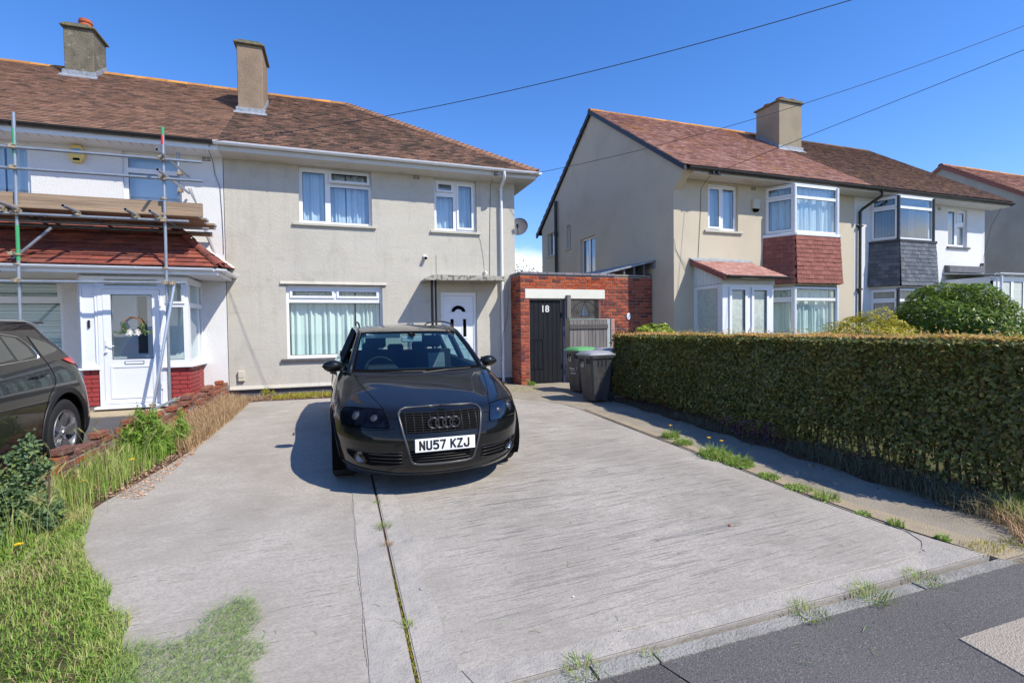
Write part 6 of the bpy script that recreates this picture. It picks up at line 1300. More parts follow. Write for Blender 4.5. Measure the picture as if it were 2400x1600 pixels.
# plate characters drawn as strokes, upright block letters 50 x 79 mm
GL = {'N': [[(0, 0), (0, 1), (1, 0), (1, 1)]], 'U': [[(0, 1), (0, .2), (.1, .05), (.3, 0), (.7, 0), (.9, .05), (1, .2), (1, 1)]], '5': [[(1, 1), (.08, 1), (.02, .58), (.4, .64), (.8, .58), (1, .4), (1, .2), (.85, .04), (.4, 0), (0, .08)]],
      '7': [[(0, 1), (1, 1), (.35, 0)]], 'K': [[(0, 0), (0, 1)], [(1, 1), (.04, .42)], [(.32, .62), (1, 0)]], 'Z': [[(0, 1), (1, 1), (0, 0), (1, 0)]], 'J': [[(1, 1), (1, .2), (.85, .04), (.5, 0), (.15, .05), (0, .22), (0, .32)]]}
x = -.218
for ch in 'NU57 KZJ':
    if ch == ' ': x += .030; continue
    q = MB(npm); w_ = .0355; hh = .066
    for st in GL[ch]:
        for (a, b), (c, d) in zip(st[:-1], st[1:]):
            p = Vector((x + a * w_, 0, -hh / 2 + b * hh)); r2_ = Vector((x + c * w_, 0, -hh / 2 + d * hh)); dr_ = r2_ - p; L = dr_.length; ang = math.atan2(dr_.z, dr_.x)
            q.cbox(((p.x + r2_.x) / 2, -.0012, (p.z + r2_.z) / 2), (L + .0150, .0012, .0165), M=Matrix.Rotation(-ang, 4, 'Y'))
    q.build('plate_character', Mt['plate_text'], np_); x += w_ + .0235
for s_ in (-.238, .238): MB(npm).lathe([(0, -.002), (.006, -.002), (.006, .0)], 10, Matrix.Translation((s_, 0, 0)) @ Matrix.Rotation(R(90), 4, 'X')).build('plate_screw', Mt['galv'], np_)
sline(AL, [(.0, .20), (.4, .21), (.7, .24), (.85, .27)], .012, PC, A, 'front_lip'); sline(AL, [(.0, .20), (.4, .21), (.7, .24), (.85, .27)], .012, PC, A, 'front_lip', sgn=-1)
# windscreen, roof, pillars, side and rear glass
def wsp(s, t, o=0):
    bx = .715 * s; by = front(AL, abs(bx), .968) + .015; b = Vector((bx, by, .966)); tp = Vector((.575 * s, 1.985 + .12 * s * s, 1.378 - .016 * s * s))
    p = b.lerp(tp, t); k = .028 * math.sin(math.pi * t); return (p.x, p.y - k * .45 - o, p.z + k * .8 + o * .8)
ws = MB().grid([[wsp(-1 + 2 * i / 24, j / 10) for i in range(25)] for j in range(11)]).build('windscreen', Mt['glass_car'], A, smooth='all')
q = MB()
for (s0, s1, t0, t1) in ((-1, 1, 0, .07), (-1, 1, .955, 1), (-1, -.965, 0, 1), (.965, 1, 0, 1), (-.07, .07, .84, 1)):
    q.grid([[wsp(s0 + (s1 - s0) * i / 16, t0 + (t1 - t0) * j / 6, .0025) for i in range(17)] for j in range(7)])
q.build('windscreen_border', Mt['void'], ws)
q = MB().grid([[(x_, front(AL, abs(x_), z) - .003, z + .001) for x_ in [-.70 + 1.4 * i / 24 for i in range(25)]] for z in (.950, .958, .966, .974)]); q.build('scuttle', Mt['black_plastic'], A)
for (sa, ta, sb, tb_) in ((-.62, -.015, .05, .012), (.0, -.015, .78, .02)):
    MB().tube([wsp(sa, ta, .012), wsp((sa + sb) / 2, (ta + tb_) / 2 + .01, .018), wsp(sb, tb_, .012)], .007, 6).build('wiper', Mt['black_plastic'], A)
def rz_(y): return mono([1.95, 2.1, 2.4, 2.8, 3.4, 4.0, 4.35, 4.52], [1.372, 1.395, 1.425, 1.440, 1.436, 1.408, 1.375, 1.34], y)
rys = [1.985, 2.05, 2.15, 2.3, 2.5, 2.8, 3.1, 3.4, 3.7, 4.0, 4.2, 4.4, 4.52]
def rhw(y): return mono([1.95, 2.3, 3.0, 4.0, 4.55], [.575, .60, .61, .585, .55], y)
rows = []
for y in rys:
    h = rhw(y); rows.append([(h * s_, y + (.12 * s_ * s_ * max(0, 1 - (y - 1.985) / .3)), rz_(y) - .030 * s_ * s_ - .02 * abs(s_) ** 6) for s_ in [-1 + 2 * i / 20 for i in range(21)]])
MB().grid(rows).build('roof', PC, A, smooth='all')
MB().grid([[(p[0] * .97, p[1] + .02, p[2] - .03) for p in r] for r in rows]).build('headliner', Mt['visor'], A)
for s_ in (-1, 1):
    MB().tube([(s_ * .735, 1.33, .955), (s_ * .70, 1.52, 1.065), (s_ * .655, 1.76, 1.205), (s_ * .605, 2.02, 1.335), (s_ * .597, 2.12, 1.366), (s_ * .605, 2.4, 1.392), (s_ * .612, 2.8, 1.402), (s_ * .60, 3.4, 1.395), (s_ * .585, 4.0, 1.37), (s_ * .56, 4.45, 1.32), (s_ * .62, 4.78, 1.02)], [.030, .030, .029, .028, .028, .028, .028, .028, .028, .03, .035], 10).build('pillar', PC, A, smooth='all')
    q = MB(); by_ = [1.42, 1.9, 2.4, 2.9, 3.4, 3.9, 4.4, 4.7]
    tops = [(.735, 1.36, .975), (.635, 1.86, 1.255), (.612, 2.4, 1.375), (.615, 2.9, 1.385), (.605, 3.4, 1.38), (.59, 3.9, 1.36), (.565, 4.35, 1.315), (.60, 4.68, 1.1)]
    q.grid([[(s_ * .795, y, .970) for y in by_], [(s_ * t_[0], t_[1], t_[2]) for t_ in tops]]); q.build('side_window', Mt['glass_car'], A)
    MB().tube([(s_ * .80, y, .972) for y in by_], .009, 6).build('window_trim', Mt['black_plastic'], A)
    for (y, yt, w_) in ((2.60, 2.66, .04), (3.58, 3.62, .04)): MB().tube([(s_ * .79, y, .97), (s_ * .605, yt, 1.38)], w_, 6).build('door_pillar', Mt['black_plastic'], A)
    q = MB(); q.tube([(s_ * .585, 2.25, 1.425), (s_ * .585, 2.38, 1.462), (s_ * .585, 2.8, 1.478), (s_ * .575, 3.5, 1.472), (s_ * .56, 4.1, 1.435), (s_ * .555, 4.25, 1.40)], .011, 8); q.build('roof_rail', Mt['black_plastic'], A, smooth='all')
    # door mirror
    rows = []
    for j in range(9):
        t = j / 8; r_2 = math.sin(math.pi * min(1, .06 + t * .94)) ** .55; cx = s_ * (.80 + .215 * t); rows.append([(cx, 1.70 + .075 * r_2 * math.cos(a) - .012, 1.012 + (.066 + .006 * t) * r_2 * math.sin(a)) for a in [2 * math.pi * k / 20 for k in range(21)]])
    m_ = MB().grid(rows).build('door_mirror', PC, A, smooth='all'); MB().tube([(s_ * .76, 1.66, .965), (s_ * .86, 1.70, .985)], .028, 8).build('mirror_arm', Mt['black_plastic'], m_)
    MB().cbox((s_ * .905, 1.748, 1.012), (.16, .004, .10)).build('mirror_glass', Mt['mirror'], m_)
MB().grid([[(x_ * .56, 4.52, 1.335) for x_ in (-1, 0, 1)], [(x_ * .62, 4.80, 1.0) for x_ in (-1, 0, 1)]]).build('rear_window', Mt['glass_car'], A)
MB().add([(-.80, 4.60, .972), (.80, 4.60, .972), (.62, 4.84, .972), (-.62, 4.84, .972)], [(0, 1, 2, 3)]).build('tailgate_ledge', PC, A)
for s_ in (-1, 1): MB().add([(s_ * .80, 1.36, .974), (s_ * .80, 4.6, .974), (s_ * .74, 4.6, .974), (s_ * .70, 1.36, .974)], [(0, 1, 2, 3)]).build('door_top', Mt['dash'], A)
# inside
MB().bevbox(-.70, .70, 1.40, 1.86, .78, .945, .03).build('dashboard', Mt['dash'], A); MB().bevbox(-.55, -.18, 1.66, 1.90, .90, .995, .03).build('instrument_hood', Mt['dash'], A)
MB(Matrix.Translation((-.36, 2.04, .89)) @ Matrix.Rotation(R(66), 4, 'X')).tube([(.185 * math.cos(a), .185 * math.sin(a), 0) for a in [2 * math.pi * k / 32 for k in range(33)]], .014, 8, caps=False).tube([(-.18, 0, 0), (.18, 0, 0)], .016, 6).tube([(0, 0, 0), (0, -.18, 0)], .016, 6).build('steering_wheel', Mt['black_plastic'], A, smooth='all')
for s_ in (-1, 1):
    q = MB(); q.prism([(2.42, .40), (2.55, .42), (2.66, .95), (2.60, 1.12), (2.50, 1.10)], s_ * .37 - .24, s_ * .37 + .24, 'x').bevbox(s_ * .37 - .24, s_ * .37 + .24, 1.98, 2.5, .38, .52, .04); q.build('seat', Mt['seat'], A)
    MB().bevbox(s_ * .37 - .13, s_ * .37 + .13, 2.56, 2.65, 1.14, 1.30, .03).build('headrest', Mt['seat'], A)
    MB().bevbox(s_ * .37 - .12, s_ * .37 + .12, 3.62, 3.70, 1.02, 1.16, .03).build('headrest', Mt['seat'], A)
MB().prism([(2.405, .62), (2.46, .95), (2.50, 1.06), (2.49, 1.07), (2.45, .95), (2.40, .62)], .30, .52, 'x').build('seat_panel', Mt['seat_light'], A)
MB().prism([(3.4, .4), (3.62, .42), (3.72, 1.0), (3.62, 1.0)], -.62, .62, 'x').build('rear_seat', Mt['seat'], A); MB().bevbox(-.12, .12, 3.62, 3.70, 1.0, 1.13, .03).build('headrest', Mt['seat'], A)
MB().box(-.75, .75, 1.3, 4.7, .28, .30).build('cabin_floor', Mt['void'], A)
for s_ in (-1, 1): MB().box(s_ * .74 - .01, s_ * .74 + .01, 1.4, 4.6, .3, .965).build('door_card', Mt['dash'], A)
MB().box(-.74, .74, 3.9, 4.7, .80, .82).build('luggage_cover', Mt['dash'], A)
MB(Matrix.Translation((.0, 1.88, 1.285)) @ Matrix.Rotation(R(8), 4, 'Z')).bevbox(-.125, .125, -.012, .012, -.033, .033, .01).build('interior_mirror', Mt['visor'], A)
MB().tube([(0, 1.87, 1.30), (0, 1.93, 1.355)], .018, 8).build('mirror_stem', Mt['black_plastic'], A)
MB(Matrix.Translation((-.32, 2.03, 1.325)) @ Matrix.Rotation(R(25), 4, 'X')).bevbox(-.20, .20, -.008, .008, -.03, .025, .006).build('sun_visor', Mt['visor'], A)
# dark sport utility car on the neighbour's drive ----------------------------------------------------------------
SL_ = [(.22, .87, .12, .7, 2.5, 4.36, .40, 2.6), (.30, .915, .04, .8, 2.5, 4.43, .44, 2.5), (.45, .925, .0, .85, 2.4, 4.48, .46, 2.5), (.60, .9275, .0, .85, 2.4, 4.46, .46, 2.5), (.75, .928, .04, .85, 2.4, 4.42, .46, 2.5), (.90, .918, .12, .82, 2.4, 4.37, .46, 2.4),
       (1.0, .905, .35, .75, 2.3, 4.32, .46, 2.4), (1.08, .885, .80, .60, 2.3, 4.27, .46, 2.4), (1.15, .86, 1.15, .5, 2.3, 4.22, .44, 2.4), (1.25, .812, 1.45, .42, 2.3, 4.14, .42, 2.4), (1.35, .765, 1.74, .36, 2.3, 4.02, .40, 2.4), (1.43, .725, 1.98, .32, 2.3, 3.94, .38, 2.4),
       (1.50, .675, 2.2, .3, 2.3, 3.9, .36, 2.4), (1.55, .61, 2.45, .3, 2.2, 3.82, .36, 2.3), (1.58, .50, 2.7, .3, 2.2, 3.6, .34, 2.2), (1.595, .30, 2.95, .3, 2.2, 3.3, .3, 2.2)]
V = thing('parked_car', 'dark graphite five-door sport utility car with silver alloy wheel on the neighbour drive', 'car', (-3.66, 3.02, gz(3.02) - .018), rot=(pitch, 0, 0)); LOCAL.add(V.name); PS = Mt['paint_suv']
AR = [(.93, .37, .41), (3.59, .37, .41)]
hull(SL_, [.22 + (1.595 - .22) * i / 60 for i in range(61)], AR, PS, V)
MB().add([(-.3, 2.96, 1.594), (.3, 2.96, 1.594), (.3, 3.3, 1.594), (-.3, 3.3, 1.594)], [(0, 1, 2, 3)]).build('roof_centre', PS, V)
for (ay, az, ar) in AR:
    for s_ in (-1, 1):
        q = MB(); q.grid([[(s_ * x_, ay + ar * math.cos(t), az + ar * math.sin(t)) for t in [-.6 + (math.pi + 1.2) * k / 24 for k in range(25)]] for x_ in (.915, .55)])
        q.add([(s_ * .55, ay - .45, .1), (s_ * .55, ay + .45, .1), (s_ * .55, ay + .45, .85), (s_ * .55, ay - .45, .85)], [(0, 1, 2, 3)]); q.build('arch_liner', Mt['void'], V)
        wheel(V, s_ * .80, ay, az - .01, .358, .235, .225, s_, 5, True)
        for k_, rr in enumerate((.425, .448, .468)): sline(SL_, [(ay - rr * math.cos(t), az + rr * math.sin(t)) for t in [-.35 + (math.pi + .6) * k / 24 for k in range(25)]], .017, Mt['black_plastic'], V, 'wheel_arch_cladding', off=-.004, mode='s', sgn=s_, sub=1)
for s_ in (-1, 1):
    patch(SL_, [(1.36, .225), (3.14, .225), (3.16, .33), (1.34, .33)], .008, Mt['black_plastic'], V, 'sill_cladding', mode='s', sgn=s_, cols=20, rows=4, rim=.01)
    patch(SL_, [(4.02, .24), (4.44, .30), (4.42, .46), (4.0, .44)], .006, Mt['black_plastic'], V, 'bumper_cladding', mode='s', sgn=s_, cols=10, rows=6)
    w1_ = patch(SL_, [(1.72, 1.165), (2.42, 1.172), (2.42, 1.425), (2.2, 1.40), (2.0, 1.33)], .002, mat('privacy_glass', (.02, .03, .03), .04, spec=.9, coat=1), V, 'side_window', mode='s', sgn=s_, cols=12, rows=8)
    dkg = w1_.data.materials[0]
    patch(SL_, [(2.49, 1.172), (2.92, 1.178), (2.90, 1.425), (2.49, 1.428)], .002, dkg, V, 'side_window', mode='s', sgn=s_, cols=10, rows=8)
    patch(SL_, [(2.955, 1.18), (3.25, 1.185), (3.22, 1.30), (3.12, 1.395), (2.935, 1.42)], .002, dkg, V, 'side_window', mode='s', sgn=s_, cols=10, rows=8)
    patch(SL_, [(3.38, 1.195), (3.62, 1.215), (3.74, 1.24), (3.60, 1.32), (3.36, 1.385)], .002, dkg, V, 'quarter_window', mode='s', sgn=s_, cols=10, rows=8)
    sline(SL_, [(1.7, 1.16), (2.4, 1.163), (2.9, 1.17), (3.30, 1.178), (3.31, 1.21), (3.28, 1.30), (3.17, 1.40), (2.95, 1.436), (2.4, 1.438), (2.15, 1.41)], .007, Mt['chrome'], V, 'window_trim', mode='s', sgn=s_, off=.002)
    MB().tube([((side(SL_, 3.2, 1.178)) * s_, 2.45, 1.17), ((side(SL_, 3.2, 1.42) + .002) * s_, 2.455, 1.43)], .02, 6).build('door_pillar', Mt['black_plastic'], V)
    for (p_) in ([(2.44, .35), (2.45, .8), (2.46, 1.16)], [(3.34, 1.40), (3.36, 1.2), (3.40, 1.10), (3.44, .98), (3.42, .9), (3.28, .80), (3.16, .62), (3.12, .5)], [(1.38, .35), (1.36, .8), (1.45, 1.1)], [(3.95, 1.45), (3.98, 1.30), (4.02, 1.15)]): sline(SL_, p_, .0035, Mt['void'], V, 'door_gap', mode='s', sgn=s_)
    sline(SL_, [(1.4, .99), (2.4, 1.0), (3.3, 1.02), (3.9, 1.05)], .004, PS, V, 'body_crease', mode='s', sgn=s_, off=-.0005)
    for yy in (2.28, 3.17): MB().tube([(.915 * s_, yy - .10, 1.0), (.945 * s_, yy - .08, 1.008), (.945 * s_, yy + .06, 1.012), (.912 * s_, yy + .085, 1.01)], .012, 8).build('door_handle', PS, V, smooth='all')
    lp_ = patch(SL_, [(3.66, 1.155), (3.80, 1.09), (3.98, 1.05), (4.10, .99), (4.20, .95), (4.24, 1.05), (4.19, 1.15), (4.0, 1.165)], .012, Mt['red_lamp'], V, 'tail_lamp', mode='s', sgn=s_, cols=14, rows=8, rim=.03)
    MB().tube([(s_ * .64, 2.3, 1.50), (s_ * .665, 2.45, 1.545), (s_ * .66, 3.0, 1.562), (s_ * .65, 3.5, 1.548), (s_ * .63, 3.75, 1.505)], .012, 8).build('roof_rail', Mt['galv_new'], V, smooth='all')
patch(SL_, [(.0, 1.16), (.66, 1.17), (.60, 1.40), (.0, 1.42)], .003, Mt['void'], V, 'windscreen', cols=10, rows=6); patch(SL_, [(.0, 1.16), (.66, 1.17), (.60, 1.40), (.0, 1.42)], .003, Mt['void'], V, 'windscreen', cols=10, rows=6, sgn=-1)
MB().bevbox(-.58, .58, 3.74, 4.04, 1.50, 1.535, .012).build('rear_spoiler', PS, V)
for s_ in (-1, 1):
    patch(SL_, [(.55, .78), (.80, .80), (.84, .88), (.6, .86)], .008, Mt['lens'], V, 'headlight', sgn=s_)
    MB().bevbox(s_ * 1.0 - .1, s_ * 1.0 + .1, 1.55, 1.68, 1.12, 1.26, .03).build('door_mirror', PS, V)

# ------------------------------------------------------------------ broken brick boundary wall
BW = thing('boundary_wall', 'low broken brick boundary wall with toothed top between the two drives', 'brick wall', (-2.3, 8.3, 0))
wa, wb = Vector((-2.47, 5.45, 0)), Vector((-2.06, 11.12, 0)); wd = (wb - wa).normalized(); WL = (wb - wa).length; ang = math.atan2(wd.y, wd.x)
bm_ = [MB().bevbox(-.105, .105, -.05, .05, -.032, .032, .007).mesh('brick', Mt['brick_old']) for _ in range(1)][0]
hm_ = MB().bevbox(-.05, .05, -.105, .105, -.032, .032, .007).mesh('brick', Mt['brick_old'])
for c in range(5):
    n = int(WL / .222)
    for i in range(n):
        s = (i + .5 + (.5 if c % 2 else 0)) * .222
        if s > WL: continue
        y = wa.y + wd.y * s
        top = .10 + .27 * (.5 + .5 * math.sin(i * .9 + 1)) if 7.3 > y > 6.6 else (.30 - (.10 if 2.6 < s < 3.2 else 0) + .035 * math.sin(i * 1.7))
        z = gz(y) + .035 + c * .073
        if z - gz(y) > top + .02: continue
        P = wa + wd * s; jit = .012 if c > 2 else .004
        place(bm_, 'brick', BW, Matrix.Translation((P.x + random.gauss(0, jit), P.y, z)) @ Matrix.Rotation(ang + random.gauss(0, .02), 4, 'Z'))
q = MB(); 
for i in range(24):
    s0 = WL * i / 24; s1 = WL * (i + 1) / 24; y0 = wa.y + wd.y * s0; P0 = wa + wd * s0; P1 = wa + wd * s1
    hgt = .10 if 7.3 > y0 > 6.5 else .24
    q.cbox(((P0.x + P1.x) / 2, (P0.y + P1.y) / 2, gz(y0) + hgt / 2 - .02), ((s1 - s0), .085, hgt), rz=ang)
q.build('mortar_bed', Mt['mortar'], BW)
# near end: a solid lump with bricks on edge, as in the foreground
for k, (x, y, z, rz) in enumerate([(-2.50, 5.36, .03, 0), (-2.50, 5.36, .105, 0), (-2.49, 5.50, .18, 0), (-2.47, 5.72, .18, .03), (-2.46, 5.95, .255, -.02), (-2.45, 6.12, .255, .03)]):
    place(hm_ if k < 2 else bm_, 'brick', BW, Matrix.Translation((x, y, gz(y) + z + .005)) @ Matrix.Rotation(ang + rz if k >= 2 else rz, 4, 'Z'))

# ------------------------------------------------------------------ clipped hedge
HX0, HX1, HY0, HY1, HT = 5.0, 5.75, 2.22, 8.42, 1.125
HG = thing('hedge', 'long clipped hedge with shaded dark face and coppery new growth along its top', 'hedge', (5.35, 5.3, gz(5)))
def rough(y, z): return .05 * np.sin(y * 2.1 + z * 3) + .035 * np.sin(y * 5.3 - z * 4 + 1) + .02 * np.sin(y * 11 + z * 9)
n = 52000
y = rng.uniform(HY0, HY1, n) ; g = gzn(y); z = g + .05 + (HT - g - .05) * rng.random(n) ** .9; dpt = rng.exponential(.05, n).clip(0, .35)
bottom = np.clip((z - g) / .35, 0, 1)
keep = rng.random(n) < (.35 + .65 * bottom) * np.where((y < 4.2) & (z - g < .42), .42, 1); y, z, g, dpt, bottom = y[keep], z[keep], g[keep], dpt[keep], bottom[keep]
x = HX0 + rough(y, z) + dpt + .10 * (1 - bottom)
hole = ((y - 7.55) / .16) ** 2 + ((z - .62) / .06) ** 2 < 1; k = ~(hole & (dpt < .16)); y, z, x = y[k], z[k], x[k]
N_ = np.stack([-np.ones(len(x)), np.zeros(len(x)), .4 * np.ones(len(x))], 1) + rng.normal(size=(len(x), 3)) * .75
sz = rng.uniform(.03, .062, len(x)); fan_cloud('leaves_front', np.stack([x, y, z], 1), N_, sz, sz * .62, Mt['hedge_leaf'], HG)
n = 26000; y = rng.uniform(HY0, HY1, n); x = rng.uniform(HX0 + .02, HX1, n); z = HT + .018 * np.sin(y * 3.3) * np.sin(y * 1.1 + 1) + .01 + rough(y, x) * .35 - rng.exponential(.025, n)
N_ = np.stack([rng.normal(size=n) * .6, rng.normal(size=n) * .6, np.ones(n)], 1); sz = rng.uniform(.022, .045, n)
pat = (np.sin(y * 1.9) + np.sin(y * 4.7 + 2) * .5 + rng.normal(size=n) * .5) > -.15
rv = np.where(pat, rng.uniform(.3, .45, n) + .55 * (rng.random(n) > .45), rng.uniform(0, .7, n)).clip(0, 1); fan_cloud('leaves_top', np.stack([x, y, z], 1), N_, sz, sz * .6, Mt['hedge_top'], HG, rndv=rv)
n = 5000; y = rng.uniform(HY0, HY1, n); x = HX0 + rough(y, HT) + rng.normal(size=n) * .03; z = HT - .02 - rng.exponential(.04, n)
N_ = np.stack([-np.ones(n) * .6, rng.normal(size=n) * .4, np.ones(n)], 1) + rng.normal(size=(n, 3)) * .4; sz = rng.uniform(.025, .05, n); fan_cloud('leaves_shoulder', np.stack([x, y, z], 1), N_, sz, sz * .6, leafmat('hedge_shoulder', [(.06, .08, .02), (.12, .17, .03), (.20, .22, .05), (.30, .22, .08)], .5, .3), HG)
n = 1500; y = rng.uniform(HY0, HY1, n); x = rng.uniform(HX0, HX1, n); z = HT + .01 + rng.exponential(.022, n).clip(0, .09); fan_cloud('new_shoots', np.stack([x, y, z], 1), rng.normal(size=(n, 3)) * [1, 1, .4], rng.uniform(.02, .045, n), rng.uniform(.010, .02, n), Mt['hedge_top'], HG)
for nm, n, ycon in (('leaves_far_end', 3500, HY1), ('leaves_near_end', 4500, HY0)):
    x = rng.uniform(HX0, HX1, n); z = rng.uniform(-.05 if ycon > 5 else -.2, HT, n); y = ycon + rng.normal(size=n) * .04; sz = rng.uniform(.03, .055, n)
    fan_cloud(nm, np.stack([x, y, z], 1), np.stack([np.zeros(n), np.full(n, 1 if ycon > 5 else -1.), .3 * np.ones(n)], 1) + rng.normal(size=(n, 3)) * .7, sz, sz * .6, Mt['hedge_leaf'], HG)
n = 16000; y = rng.uniform(HY0, HY1, n); g = gzn(y); z = g + .28 + (HT - g - .33) * rng.random(n); x = rng.uniform(HX0 + .2, HX1 - .05, n); sz = rng.uniform(.04, .07, n)
fan_cloud('leaves_inside', np.stack([x, y, z], 1), rng.normal(size=(n, 3)), sz, sz * .65, Mt['hedge_leaf'], HG)
n = 9000; y = rng.uniform(HY0, HY1, n); g = gzn(y); z = g + .1 + (HT - g - .1) * rng.random(n); x = HX1 + rng.normal(size=n) * .03; sz = rng.uniform(.035, .06, n)
fan_cloud('leaves_back', np.stack([x, y, z], 1), np.stack([np.ones(n), np.zeros(n), np.ones(n) * .4], 1) + rng.normal(size=(n, 3)) * .7, sz, sz * .62, Mt['hedge_leaf'], HG)
q = MB()
for i in range(170):
    y = HY0 + .05 + (HY1 - HY0 - .1) * (i + random.random()) / 170; x = random.uniform(HX0 + .18, HX1 - .2); p = Vector((x, y, gz(y) - .02)); pts = [p]
    for k in range(4): p = p + Vector((random.uniform(-.06, .06), random.uniform(-.08, .08), (HT - gz(y)) * .22)); pts.append(p)
    q.tube(pts, [.012, .010, .008, .006, .004], 5)
    for b_ in range(3): s_ = pts[1 + b_ % 3]; q.tube([s_, s_ + Vector((random.uniform(-.25, .2), random.uniform(-.15, .15), random.uniform(.1, .3)))], .004, 4)
q.build('stems', Mt['stem'], HG, kind='stuff')

# ------------------------------------------------------------------ shrubs
def bush(name, label, c, r, n, m, leaf=.05, cat='shrub', squash=.85, seed=1, group=None, lump=.16, zb=None, aspect=.45):
    b = thing(name, label, cat, (c[0], c[1], zb if zb is not None else 0), group=group); rg = np.random.default_rng(seed)
    d = rg.normal(size=(n, 3)); d /= np.linalg.norm(d, axis=1)[:, None]; ph = rg.uniform(0, 6, 6)
    R_ = 1 + lump * (np.sin(d[:, 0] * 5 + ph[0]) * np.cos(d[:, 1] * 4 + ph[1]) + .6 * np.sin(d[:, 2] * 7 + d[:, 0] * 6 + ph[2]) + .4 * np.sin(d[:, 1] * 13 + ph[3]))
    rr = R_ * (1 - rg.exponential(.09, n).clip(0, .7)); P = np.array(c) + d * rr[:, None] * np.array([r, r, r * squash])
    N_ = d + np.array([0, 0, .8]) + rg.normal(size=(n, 3)) * .55; s = rg.uniform(.7, 1.3, n) * leaf
    fan_cloud('foliage', P, N_, s, s * aspect, m, b, rndv=np.clip(rg.normal(.45, .25, n) + d[:, 2] * .2, 0, 1))  # leaf tone biased lighter toward the crown, a highlight put into the colour
    q = MB(); zb_ = zb if zb is not None else 0
    for i in range(9): a = i * .7; q.tube([(c[0] + .05 * math.cos(a), c[1] + .05 * math.sin(a), zb_), (c[0] + r * .3 * math.cos(a), c[1] + r * .3 * math.sin(a), zb_ + (c[2] - zb_) * .7), (c[0] + r * .7 * math.cos(a), c[1] + r * .7 * math.sin(a), c[2] + r * .3)], [.03, .02, .008], 6)
    q.build('stems', Mt['stem'], b); return b
bush('round_shrub', 'large rounded glossy green shrub standing behind the hedge before the glass porch', (12.55, 7.0, 1.08), 1.12, 22000, Mt['shrub_leaf'], leaf=.095, squash=.92, seed=5, lump=.07, zb=-.1, aspect=.36)
bush('golden_shrub', 'yellow green privet shrub in front of the dark hung slates between the bay windows', (10.25, 7.2, .88), .74, 10000, Mt['gold_leaf'], leaf=.06, squash=.82, seed=9, zb=-.1)
bush('rose_bush', 'thin green rose bush left of the golden shrub before the bay window', (9.55, 7.55, .80), .45, 900, Mt['weed_green'], leaf=.05, seed=3, lump=.4, zb=-.1)
bush('hydrangea', 'small lime green leafed plant peeping over the hedge beside the brick wall', (5.95, 8.45, 1.05), .40, 900, Mt['lime_leaf'], leaf=.12, squash=.65, seed=4, lump=.1, zb=-.05, aspect=.6)
def tree(label, c, r, h, n, seed, leaf=.16):
    t = thing('tree', label, 'tree', (c[0], c[1], 0), group='trees beyond the gap between the houses'); rg = np.random.default_rng(seed)
    q = MB(); q.tube([(c[0], c[1], -.1), (c[0] + .1, c[1], h * .4), (c[0] - .05, c[1] + .1, h * .75)], [.18, .13, .06], 8)
    P = []
    for k in range(26):
        d = rg.normal(size=3); d /= np.linalg.norm(d); d[2] = abs(d[2]) * .8 - .15; cc = np.array([c[0], c[1], h * .68]) + d * np.array([r, r, h * .34]) * rg.uniform(.5, 1); q.tube([(c[0], c[1], h * rg.uniform(.3, .6)), tuple(cc)], [.05, .012], 5)
        P.append(cc + rg.normal(size=(n // 26, 3)) * r * .24)
    q.build('trunk', Mt['stem'], t); P = np.concatenate(P); s = rg.uniform(.6, 1.3, len(P)) * leaf
    fan_cloud('crown', P, rg.normal(size=(len(P), 3)) + [0, 0, 1], s, s * .6, Mt['tree_leaf'], t)
tree('dark leafy tree seen low in the gap between the houses, left of the gable', (13.3, 33, 0), 2.3, 5.3, 5200, 1)
tree('leafy tree touching the gable edge in the gap between the two houses', (13.9, 28.5, 0), 1.7, 5.6, 4200, 2, .14)
tree('bushy dark tree beside the cream house wall above the coping', (10.9, 30, 0), 1.6, 5.0, 4200, 3, .14)

# ------------------------------------------------------------------ lawn, weeds and plants
def strip(name, poly, n, h, w, m, lean=.6, cat='grass', label=None, dz=0.0, **k):
    x, y = scatter(poly, n); P = np.stack([x, y, gzn(y) + dz], 1); hh = rng.uniform(h[0], h[1], len(x))
    if m is Mt['grass']:
        w__ = np.sin(x * 3.1 + 1.3 * np.sin(y * 2.3)) * np.cos(y * 3.7 + x) + .6 * np.sin(x * 8.3 + y * 5.1) * np.sin(y * 9.7 - x * 3); k['rndv'] = np.clip(.50 + .27 * w__ + rng.normal(size=len(x)) * .20, 0, 1); hh = hh * (1 + .25 * w__)
    o = blades(name, P, hh, w, m, None, lean, **k)
    if label: tag(o, label, cat)
    return o
lawn_poly = [(-5.5, 1.95), (-.72, 1.95), (-.90, 2.55), (-1.02, 2.9), (-1.16, 3.2), (-1.48, 3.8), (-1.74, 4.3), (-1.93, 4.9), (-2.05, 5.1), (-2.45, 5.4), (-2.75, 5.2), (-5.5, 4.2)]
sheet('lawn_edge', [(-1.93, 1.97), (-.76, 1.97), (-.93, 2.5), (-1.06, 2.88), (-1.19, 3.18), (-1.51, 3.78), (-1.76, 4.25), (-1.92, 4.8), (-1.93, 4.9)], .005, Mt['turf'])
strip('lawn_fringe', [(-.95, 2.0), (-.66, 2.0), (-.82, 2.5), (-.90, 2.72), (-1.0, 2.85), (-1.04, 3.1), (-1.2, 3.25), (-1.27, 3.5), (-1.42, 3.7), (-1.58, 3.95), (-1.72, 4.35), (-1.88, 4.9), (-2.0, 5.1), (-1.98, 4.7), (-1.85, 4.3), (-1.6, 3.75), (-1.3, 3.2), (-1.1, 2.7)], 11000, (.02, .07), .0045, Mt['grass'], 1.3, label='ragged grass fringe where the lawn creeps over the drive edge')
strip('lawn', lawn_poly, 75000, (.02, .06), .0048, Mt['grass'], 1.1, label='rough sunlit lawn grass at the left of the drive', dz=.0)
